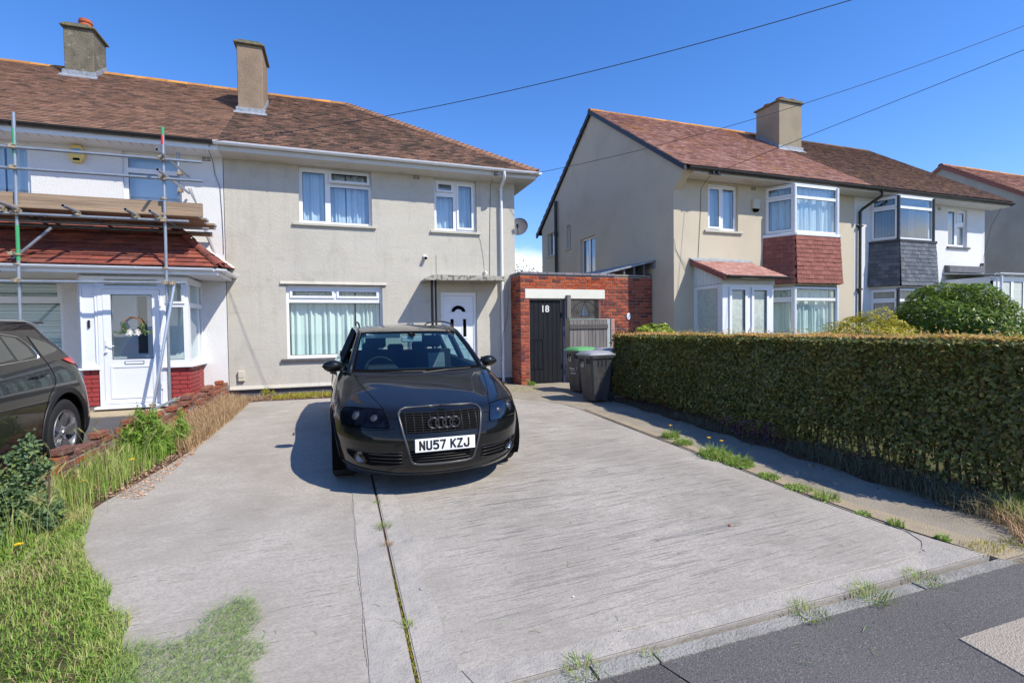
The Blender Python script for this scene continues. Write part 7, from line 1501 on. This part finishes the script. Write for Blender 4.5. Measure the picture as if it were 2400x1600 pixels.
strip('lawn_dry_grass', lawn_poly, 16000, (.015, .05), .0035, Mt['grass_dry'], 1.3, label='straw coloured dry blades through the lawn at the left')
n = 5200; x, y = scatter(lawn_poly, n); cl = (np.sin(x * 5.1 + 1) * np.sin(y * 4.3) + rng.normal(size=len(x)) * .35) > .1; x, y = x[cl], y[cl]; n = len(x)
o = fan_cloud('clover', np.stack([x, y, gzn(y) + rng.uniform(.02, .05, n)], 1), np.stack([rng.normal(size=n) * .5, rng.normal(size=n) * .5, np.ones(n)], 1), rng.uniform(.018, .04, n), rng.uniform(.012, .026, n), Mt['weed_green']); tag(o, 'broad leaved weeds growing flat among the lawn grass', 'weeds')
# long grass along the broken wall
strip('long_grass', [(-2.55, 4.6), (-2.05, 4.3), (-1.92, 5.2), (-1.80, 6.3), (-1.72, 7.3), (-1.95, 7.6), (-2.35, 6.6), (-2.45, 5.6)], 2600, (.06, .34), .005, Mt['grass'], .55, label='tall green grass along the foot of the broken brick wall')
strip('long_grass', [(-3.3, 4.3), (-2.1, 3.9), (-2.0, 4.9), (-2.4, 5.2), (-3.2, 5.0)], 2000, (.05, .18), .006, Mt['grass'], .6, label='knee high rough grass where the lawn meets the grey green shrub')
strip('dry_grass', [(-2.25, 6.9), (-1.62, 6.6), (-1.52, 8.4), (-1.5, 10.0), (-1.95, 10.6), (-2.1, 9.0)], 9000, (.05, .24), .0045, Mt['grass_dry'], 1.0, label='flattened brown dry grass beside the far half of the drive')
strip('dry_grass', [(-2.0, 10.25), (3.6, 10.4), (3.7, 11.0), (-1.95, 11.1)], 1500, (.02, .09), .004, Mt['grass_dry'], 1.2, label='thin dry grass in the soil bed under the big front window')
strip('bed_weeds', [(-1.2, 10.3), (1.0, 10.25), (1.0, 10.7), (-1.0, 10.85)], 2200, (.03, .10), .008, Mt['gold_leaf'], .8, label='yellow green weeds in the bed between the wall and the parked estate car', cat='weeds')
strip('bed_weeds', [(2.9, 9.75), (3.9, 9.3), (4.2, 10.3), (3.4, 10.45)], 700, (.01, .035), .005, Mt['gold_leaf'], 1.0, label='low moss and weeds near the brick pillar at the drive end', cat='weeds')
for (name, pl, n, lab) in (('litter', [(-2.2, 5.4), (-1.62, 5.1), (-1.58, 6.6), (-1.55, 8.0), (-1.9, 8.2), (-2.1, 6.8)], 2600, 'small dead leaves along the soil edge of the drive'), ('litter', [(-2.0, 10.2), (2.2, 10.2), (2.2, 10.9), (-2.0, 11.1)], 2200, 'reddish dead leaves in the bed below the front window')):
    x, y = scatter(pl, n); n = len(x); o = fan_cloud(name, np.stack([x, y, gzn(y) + rng.uniform(.002, .012, n)], 1), np.stack([rng.normal(size=n) * .4, rng.normal(size=n) * .4, np.ones(n)], 1), rng.uniform(.012, .032, n), rng.uniform(.008, .02, n), Mt['litter']); tag(o, lab, 'dead leaves')
# cut grass swept onto the concrete
cutp = [(-.80, 2.0), (-.36, 2.0), (-.35, 2.3), (-.40, 2.48), (-.33, 2.6), (-.44, 2.68), (-.40, 2.85), (-.47, 3.05), (-.56, 3.10), (-.68, 2.98), (-.70, 2.82), (-.80, 2.76), (-.95, 2.85), (-1.0, 2.4)]
x, y = scatter(cutp, 9000); a = rng.normal(.5, 1.1, len(x)); o = blades('grass_cuttings', np.stack([x, y, gzn(y) + rng.exponential(.024, len(x)).clip(.003, .07)], 1), rng.uniform(.035, .09, len(x)), .0034, Mt['grass_cut'], None, 1.0, dirs=np.stack([np.cos(a), np.sin(a), np.zeros(len(x))], 1), up=.16, bend=0)
tag(o, 'heap of loose green grass cuttings lying on the concrete drive', 'grass cuttings')
loose = MB()
for i in range(60):
    x = random.uniform(-.9, 3.8); y = random.uniform(2.05, 4.2); a = random.uniform(0, 3.1); l_ = random.uniform(.02, .07); z = gz(y) + .005; loose.tube([(x, y, z), (x + l_ * math.cos(a) * .5, y + l_ * math.sin(a) * .5, z + .004), (x + l_ * math.cos(a + .3), y + l_ * math.sin(a + .3), z)], .0011, 3)
for i in range(20):
    x = random.uniform(1, 4.2); y = random.uniform(1.1, 1.9); a = random.uniform(0, 3.1); l_ = random.uniform(.03, .10); z = gz(y) + .0; loose.tube([(x, y, z), (x + l_ * math.cos(a), y + l_ * math.sin(a), z)], .0013, 3)
tag(loose.build('loose_blades', Mt['weed_stem'] if 'weed_stem' in Mt else mat('blade_green', (.16, .26, .08), .7), None, kind='stuff'), 'stray blades of cut grass scattered over the drive and footway', 'grass cuttings')
# clumps ---------------------------------------------------------------
def clump(label, x, y, r, h, n, m, w=.006, lean=.9, name='grass_tuft', cat='weeds', group=None, leafy=0, lm=None):
    t = thing(name, label, cat, (x, y, gz(y)), group=group); a = rng.random(n) * 6.283; rr = np.sqrt(rng.random(n)) * r; X = x + rr * np.cos(a); Y = y + rr * np.sin(a)
    d = np.stack([np.cos(a), np.sin(a), np.zeros(n)], 1)
    blades('blades', np.stack([X, Y, gzn(Y)], 1), rng.uniform(.4, 1, n) * h, w, m, t, lean, dirs=d)
    if leafy:
        a = rng.random(leafy) * 6.283; rr = np.sqrt(rng.random(leafy)) * r * 1.2; X = x + rr * np.cos(a); Y = y + rr * np.sin(a)
        fan_cloud('leaves', np.stack([X, Y, gzn(Y) + rng.random(leafy) * h * .7 * (1.2 - rr / (r * 1.2))], 1), np.stack([rng.normal(size=leafy) * .7, rng.normal(size=leafy) * .7 - .4, np.ones(leafy)], 1), rng.uniform(.02, .05, leafy), rng.uniform(.008, .018, leafy), lm or Mt['weed_green'], t)
    return t
G_ = 'small weeds in the joints of the drive'
for (x, y, r, h, n, w_) in ((.30, 4.32, .03, .05, 30, 'nearest the car'), (.30, 3.80, .055, .06, 90, 'the greenest, half way along'), (.305, 3.50, .04, .05, 50, 'reddish, third from the car'), (.31, 2.55, .03, .04, 60, 'nearest the footway')):
    clump('little weed tuft in the open joint of the drive, ' + w_, x, y, r, h, n, Mt['grass'] if y != 3.5 else Mt['grass_dry'], .003, 1.0, group=G_)
q = MB()
x = .300 + rng.normal(size=500) * .005; y = 2.0 + rng.beta(1, 1.6, 500) * 1.3; tag(blades('joint_moss', np.stack([x, y, gzn(y) - .006], 1), rng.uniform(.008, .020, 500), .003, Mt['gold_leaf'], None, 1.0), 'yellow green moss filling the drive joint', 'moss')
for (x, y, r, h, n, lf, lab) in ((4.02, 5.35, .10, .13, 240, 160, 'weed clump with one dandelion at the drive edge, farthest of the two large ones'), (3.98, 5.05, .10, .09, 160, 160, 'low weeds between the two large clumps at the drive edge'), (3.93, 4.45, .16, .15, 420, 420, 'largest weed clump with two dandelions at the right edge of the drive'), (3.97, 4.15, .13, .12, 300, 400, 'leafy weed clump with dry stalks at the near side of the largest clump'),
    (3.92, 3.72, .09, .05, 120, 120, 'small flat weeds between drive and path below the leafy clump'), (3.92, 3.38, .10, .05, 140, 100, 'spreading low weeds on the drive edge opposite the middle of the hedge'), (3.93, 3.12, .09, .10, 140, 40, 'green grass tuft with a seed head at the drive edge'), (3.90, 2.78, .05, .03, 60, 30, 'tiny weeds at the drive edge near the near corner'), (3.92, 2.55, .05, .07, 90, 40, 'small tuft on the drive edge by the yellow lichened path'), (3.99, 2.28, .04, .05, 50, 30, 'small pointed seedling close to the right corner of the drive')):
    clump(lab, x, y, r, h, n, Mt['grass'], .005, .8, leafy=lf, group='weeds along the right edge of the drive')
for (x, y, r, h, n, lab) in ((3.26, 1.97, .10, .05, 150, 'grass tuft on the kerb, nearest the right corner'), (2.80, 1.95, .11, .07, 200, 'brownish green grass tuft on the kerb, second from the right corner'), (2.32, 1.95, .10, .05, 150, 'grass tuft lying over a crack in the kerb, third from the right corner'), (1.00, 1.97, .08, .05, 140, 'grass tuft on the kerb at the bottom edge, left of centre'), (1.35, 1.95, .05, .02, 60, 'low moss tuft at the kerb joint')):
    clump(lab, x, y, r, h, n, Mt['grass'], .0035, 1.3, group='grass tufts on the kerb')
n = 5200; y = rng.uniform(2.2, 8.2, n); x = 5.02 - rng.exponential(.09, n).clip(0, .42); o = fan_cloud('litter', np.stack([x, y, gzn(y) + rng.uniform(-.006, .02, n)], 1), np.stack([rng.normal(size=n) * .6, rng.normal(size=n) * .6, np.ones(n)], 1), rng.uniform(.012, .035, n), rng.uniform(.008, .022, n), leafmat('hedge_litter', [(.08, .06, .04), (.14, .10, .06), (.06, .06, .03), (.20, .15, .09)], .9, .1)); tag(o, 'dead leaves and debris along the foot of the hedge', 'dead leaves')
q = MB(); e_ = [(4.78 + .05 * math.sin(i * 1.3) + random.uniform(-.03, .03), 2.1 + 6.1 * i / 40) for i in range(41)]
q.grid([[(x_, y_, gz(y_) - .0095) for x_, y_ in e_], [(5.0, y_, gz(y_) + .01) for x_, y_ in e_], [(5.5, y_, gz(y_) + .02) for x_, y_ in e_]]); q.build('hedge_soil', Mt['soil'], None, kind='structure')
# grey dry grass under the hedge, weeds at its near end
strip('shaded_grass', [(4.62, 2.35), (5.0, 2.3), (5.05, 4.4), (4.85, 4.4), (4.75, 3.5)], 1300, (.06, .24), .006, Mt['grass_shade'], 1.6, label='grey green long grass hanging out of the hedge foot in the shade')
strip('shaded_grass', [(4.75, 5.3), (5.0, 5.3), (5.0, 6.4), (4.8, 6.4)], 500, (.05, .16), .005, Mt['grass_shade'], 1.2, label='tuft of shaded grass at the hedge foot near the purple flowers')
strip('end_grass', [(4.35, 2.0), (5.1, 1.95), (5.3, 2.5), (4.75, 2.55), (4.6, 2.25)], 1200, (.04, .18), .006, Mt['grass_dry'], 1.2, label='straw coloured grass at the near end of the hedge')
strip('end_grass', [(4.6, 1.98), (5.15, 1.95), (5.3, 2.5), (4.85, 2.5)], 900, (.05, .22), .007, Mt['grass'], .9, label='green weeds at the near end of the hedge by the footway')
strip('path_weeds', [(3.9, 2.0), (4.6, 1.95), (4.5, 2.12), (4.0, 2.2)], 300, (.01, .05), .004, Mt['gold_leaf'], 1.1, label='low weeds where the path meets the footway', cat='weeds')
fl = thing('purple_flowers', 'small purple flowering plant in the shade at the foot of the hedge', 'flowers', (4.95, 5.1, gz(5.1))); n = 260
fan_cloud('petals', np.stack([4.97 + rng.normal(size=n) * .06, rng.uniform(4.6, 5.5, n), gz(5) + rng.uniform(.02, .24, n)], 1), rng.normal(size=(n, 3)), .022, .016, leafmat('purple_petal', [(.18, .035, .2), (.3, .07, .32), (.12, .03, .16)], .7, .3), fl); n = 300
fan_cloud('leaves', np.stack([4.98 + rng.normal(size=n) * .07, rng.uniform(4.5, 5.6, n), gz(5) + rng.uniform(0, .22, n)], 1), rng.normal(size=(n, 3)), .03, .012, Mt['hedge_leaf'], fl)
# barley heads on stalks
bl = np.array([(random.uniform(-2.75, -1.75), random.uniform(4.2, 6.9)) for _ in range(64)]); st = MB(); hd = []
for (x, y) in bl:
    h = random.uniform(.22, .42); a = random.uniform(0, 6.28); k = random.uniform(.02, .12); z = gz(y); tip = Vector((x + k * math.cos(a), y + k * math.sin(a), z + h)); st.tube([(x, y, z), (x + k * .4 * math.cos(a), y + k * .4 * math.sin(a), z + h * .55), tip], .0013, 4)
    d = Vector((math.cos(a) * .7, math.sin(a) * .7, .75)).normalized()
    for i in range(46):
        t = i / 46; p = tip + d * (.075 * t); o_ = Vector((random.gauss(0, 1), random.gauss(0, 1), random.gauss(0, 1))).normalized(); hd.append((p, (d * 1.4 + o_ * .55).normalized()))
bt = thing('wild_barley', 'feathery wild barley stalks with pale seed heads along the broken wall', 'wild grass', (-2.2, 5.4, gz(5.4)))
st.build('stalks', Mt['blade_stalk'] if 'blade_stalk' in Mt else mat('stalk_green', (.24, .28, .10), .7), bt, kind='stuff')
P_ = np.array([tuple(p) for p, d in hd]); D_ = np.array([tuple(d) for p, d in hd]); n = len(P_); s_ = rng.normal(size=(n, 3)); s_ -= (s_ * D_).sum(1)[:, None] * D_; s_ /= np.linalg.norm(s_, axis=1)[:, None]
v = np.stack([P_ - s_ * .0016, P_ + s_ * .0016, P_ + D_ * rng.uniform(.02, .045, n)[:, None]], 1).reshape(-1, 3); np_mesh('seed_heads', v, np.arange(n * 3), 3, rng.random(n), Mt['barley'], bt, 'stuff')
# grey-green shrub by the wall end and leafy weeds beside the path to the porch
def leafy_stack(name, label, blobs, m, leaf, cat='shrub', asp=.5, dens=2600):
    t = thing(name, label, cat, (blobs[0][0], blobs[0][1], gz(blobs[0][1]))); P = []; 
    for (x, y, z, r, rz) in blobs:
        n = int(dens * r * r * 10); d = rng.normal(size=(n, 3)); d /= np.linalg.norm(d, axis=1)[:, None]; P.append(np.array([x, y, z]) + d * np.array([r, r, rz]) * (rng.random(n) ** .4 * (1 + .25 * np.sin(d[:, 0] * 7 + d[:, 2] * 9)))[:, None])
    P = np.concatenate(P); n = len(P); s = rng.uniform(.6, 1.3, n) * leaf; fan_cloud('foliage', P, rng.normal(size=(n, 3)) + [0, -.5, .9], s, s * asp, m, t)
    q = MB()
    for (x, y, z, r, rz) in blobs[:1] if len(blobs) < 3 else blobs: q.tube([(x, y, gz(y)), (x + .02, y, z)], .007, 5)
    q.build('stems', Mt['stem'], t); return t
leafy_stack('rue_bush', 'blue green bushy plant growing beside the near end of the broken wall', [(-2.30, 4.66, .06, .19, .17), (-2.52, 4.70, .04, .2, .18), (-2.14, 4.62, .0, .15, .14), (-2.20, 4.70, .24, .13, .13), (-2.17, 4.68, .42, .075, .14), (-2.05, 4.55, -.06, .12, .10), (-2.75, 4.75, .0, .2, .18), (-2.35, 4.45, -.08, .18, .12), (-2.55, 4.45, -.08, .2, .14), (-2.28, 4.72, .36, .07, .05), (-2.06, 4.64, .30, .06, .04)], Mt['blue_leaf'], .034, asp=.6, dens=3600)
leafy_stack('willowherb', 'bright green leafy weeds standing by the scaffold foot', [(-2.12, 6.85, .12, .17, .22), (-1.96, 6.78, .08, .16, .18), (-2.22, 6.75, .06, .13, .16), (-1.78, 6.95, .08, .10, .22), (-2.16, 6.8, .32, .07, .14), (-2.02, 6.82, .28, .07, .13), (-1.80, 7.0, .25, .05, .14), (-1.9, 6.65, -.02, .14, .10)], Mt['weed_green'], .065, cat='weeds', asp=.2, dens=3000)
leafy_stack('weed_plant', 'low green weeds against the cream wall above the flower bed', [(-1.35, 10.95, .06, .08, .10), (-1.2, 10.9, .05, .05, .07)], Mt['gold_leaf'], .035, cat='weeds')
leafy_stack('weed_plant', 'seedling weeds at the foot of the orange brick pillar', [(4.02, 10.42, .06, .05, .07), (4.12, 10.4, .03, .09, .04)], Mt['weed_green'], .03, cat='weeds')
# dandelions
for (x, y, h, lab) in ((-1.90, 5.78, .19, 'large yellow dandelion in the long grass by the wall'), (-2.12, 5.35, .14, 'small yellow dandelion in front of the brick wall end'), (-2.05, 4.25, .05, 'yellow dandelion low in the grass below the blue green bush'), (-2.02, 2.55, .05, 'orange dandelion at the bottom left of the lawn'), (-1.62, 9.0, .06, 'yellow dandelion in the dry grass strip'),
    (4.0, 5.33, .16, 'orange dandelion in the far weed clump at the right of the drive'), (3.93, 4.55, .19, 'yellow dandelion, left of the pair in the largest weed clump'), (3.99, 4.42, .18, 'orange dandelion, right of the pair in the largest weed clump')):
    t = thing('dandelion', lab, 'flower', (x, y, gz(y)), group='dandelions along the drive'); z = gz(y) + h; MB().tube([(x, y, gz(y)), (x + .005, y, z)], .002, 5).build('stalk', mat('stalk', (.2, .26, .08), .7) if 'stalk' not in bpy.data.materials else bpy.data.materials['stalk'], t)
    q = MB()
    for k in range(22): a = k * 2.4; r_2 = .004 + .0007 * k; q.cbox((x + r_2 * math.cos(a), y + r_2 * math.sin(a), z + .004 - .0002 * k), (.014, .005, .002), M=Matrix.Rotation(a, 4, 'Z') @ Matrix.Rotation(-.4, 4, 'Y'))
    q.build('flower_head', Mt['dandelion'], t)
# pebbles, snail shell, dead leaf
for (x, y, s_, m, lab, nm) in ((.43, 2.86, .010, 'stone', 'small dark grey pebble beside the drive joint', 'pebble'), (2.74, 2.95, .012, 'litter_m', 'little brown pebble in the middle of the right half of the drive', 'pebble'), (1.22, 2.5, .006, 'number_white', 'tiny white chip near the front of the drive', 'pebble'), (-1.62, 6.15, .02, 'litter_m', 'brown dead leaf curled on the left edge of the drive', 'dead_leaf'), (-1.58, 6.55, .018, 'litter_m', 'second curled dead leaf on the left edge of the drive, farther off', 'dead_leaf'), (-.93, 2.36, .03, 'litter_m', 'orange brown dead leaf on the lawn by the cuttings', 'dead_leaf'), (3.66, 2.2, .01, 'stone', 'small stone near the right corner of the drive', 'pebble')):
    if 'litter_m' not in Mt: Mt['litter_m'] = mat('brown_leaf', (.36, .15, .07), .8)
    rows = [[(s_ * 1.3 * math.sin(math.pi * i / 6) * math.cos(a) * (1 + .15 * math.sin(3 * a)), s_ * math.sin(math.pi * i / 6) * math.sin(a), s_ * .6 * (1 - math.cos(math.pi * i / 6)) * (1 if nm == 'pebble' else .6 + .3 * math.sin(2 * a))) for a in [2 * math.pi * k / 10 for k in range(11)]] for i in range(7)]
    o = MB(Matrix.Translation((x, y, gz(y) + .002))).grid(rows).build(nm, Mt[m], None, smooth='all'); tag(o, lab, 'pebble' if nm == 'pebble' else 'leaf', 'pebbles on the drive' if nm == 'pebble' else 'dead leaves on the drive')
dl_ = MB(); dl_.bevbox(-.07, .07, -.035, .035, 0, .05, .012).bevbox(-.05, .05, -.06, -.036, .01, .04, .006)
o = dl_.build('floodlight', Mt['black_plastic'], None); o.matrix_basis = Matrix.Translation((-1.86, 10.35, .0)) @ Matrix.Rotation(.5, 4, 'Z') @ Matrix.Rotation(.3, 4, 'X'); tag(o, 'small fallen black lamp on the soil by the end of the broken wall', 'lamp')

# ------------------------------------------------------------------ cables
def cable(name, label, p, q, sag, r, m, n=40, cat='cable', group='overhead cables to the houses'):
    p, q = Vector(p), Vector(q); pts = [p.lerp(q, i / n) - Vector((0, 0, 4 * sag * (i / n) * (1 - i / n))) for i in range(n + 1)]
    return tag(MB().tube(pts, r, 6).build(name, m, None), label, cat, group)
PQ = (16.0, 1.0, 8.1)
cable('overhead_cable', 'uppermost overhead telephone cable crossing the roof of the cream house', (-2.15, 10.68, 4.80), (13.0, -1.0, 7.0), .8, .0055, Mt['wire'])
cable('overhead_cable', 'middle overhead cable running from the hipped eaves corner across the opposite gable', (4.35, 10.70, 4.80), (17.0, 3.0, 8.9), .6, .0055, Mt['wire'])
cable('overhead_cable', 'lowest overhead cable running to the eaves of the right house by its small window', (8.17, 9.20, 4.72), (14.0, 1.0, 7.0), .0, .0055, Mt['wire'])
def runcable(label, pts, r=.004, m='wire_grey', cat='cable'): return tag(MB().tube(pts, r, 5).build('wall_cable', Mt[m], None), label, cat, 'thin cables on the house walls')
runcable('loose black cable hanging down the white wall beside the party line', [(-2.15, 10.72, 4.80), (-2.2, 10.85, 4.70), (-2.20, 11.19, 4.6), (-2.17, 11.19, 4.35), (-2.09, 11.19, 4.1), (-2.07, 11.19, 3.6), (-2.06, 11.19, 3.2), (-2.06, 11.19, 2.8)], .005, 'wire')
runcable('thin cable looping down the white wall left of the party line', [(-2.62, 11.19, 4.05), (-2.56, 11.19, 3.9), (-2.42, 11.19, 3.6), (-2.36, 11.19, 3.2), (-2.22, 11.19, 2.8)], .004)
runcable('black cable dropping from the eaves corner down the cream wall to the canopy', [(4.35, 10.72, 4.80), (3.5, 10.76, 4.72), (3.45, 11.0, 4.71), (3.45, 11.19, 4.60), (3.43, 11.19, 3.9), (3.41, 11.19, 3.2), (3.40, 11.19, 2.44)], .0045, 'wire')
runcable('thin cable slanting from the window sill to the sensor above the door canopy', [(3.10, 11.19, 3.5), (3.19, 11.19, 3.3), (3.24, 11.19, 3.0), (3.28, 11.19, 2.6)], .003)
runcable('thin cable dropping to the door canopy from the blank cream wall', [(2.15, 11.19, 2.93), (2.15, 11.19, 2.44)], .003)
runcable('black cable sagging round the white downpipe beside the brick pillar', [(3.3, 11.19, 2.45), (3.8, 11.17, 2.42), (3.84, 11.15, 2.0), (3.80, 11.14, 1.5), (3.66, 11.08, 1.1), (3.64, 11.1, .6), (3.72, 11.15, .25)], .004, 'wire')
runcable('cable hanging from the eaves bracket past the small window of the right house', [(8.17, 9.22, 4.72), (8.2, 9.5, 4.69), (8.19, 9.72, 4.5), (8.17, 9.72, 3.9), (8.10, 9.72, 2.88)], .005, 'wire')
runcable('curving thin cable on the corner of the right house above the porch', [(7.43, 9.72, 3.3), (7.47, 9.72, 3.05), (7.58, 9.72, 2.85), (7.72, 9.72, 2.6)], .003)
runcable('cable sagging from the eaves end of the white house to its bracket lamp', [(19.0, 9.4, 4.72), (18.9, 9.6, 4.2), (18.75, 9.7, 3.3), (18.70, 9.7, 3.0)], .005, 'wire')
br = MB(); br.cbox((8.17, 9.24, 4.70), (.30, .04, .03)).cbox((8.10, 9.22, 4.73), (.04, .06, .05)).cbox((8.24, 9.22, 4.73), (.04, .06, .05)); tag(br.build('cable_bracket', Mt['dark_trim'], None), 'dark cable bracket fixed under the eaves of the right house', 'bracket')
br = MB(); br.cbox((3.45, 10.77, 4.73), (.07, .06, .06)); tag(br.build('cable_bracket', Mt['dark_trim'], None), 'small black cable clamp on the white fascia near the downpipe', 'bracket')
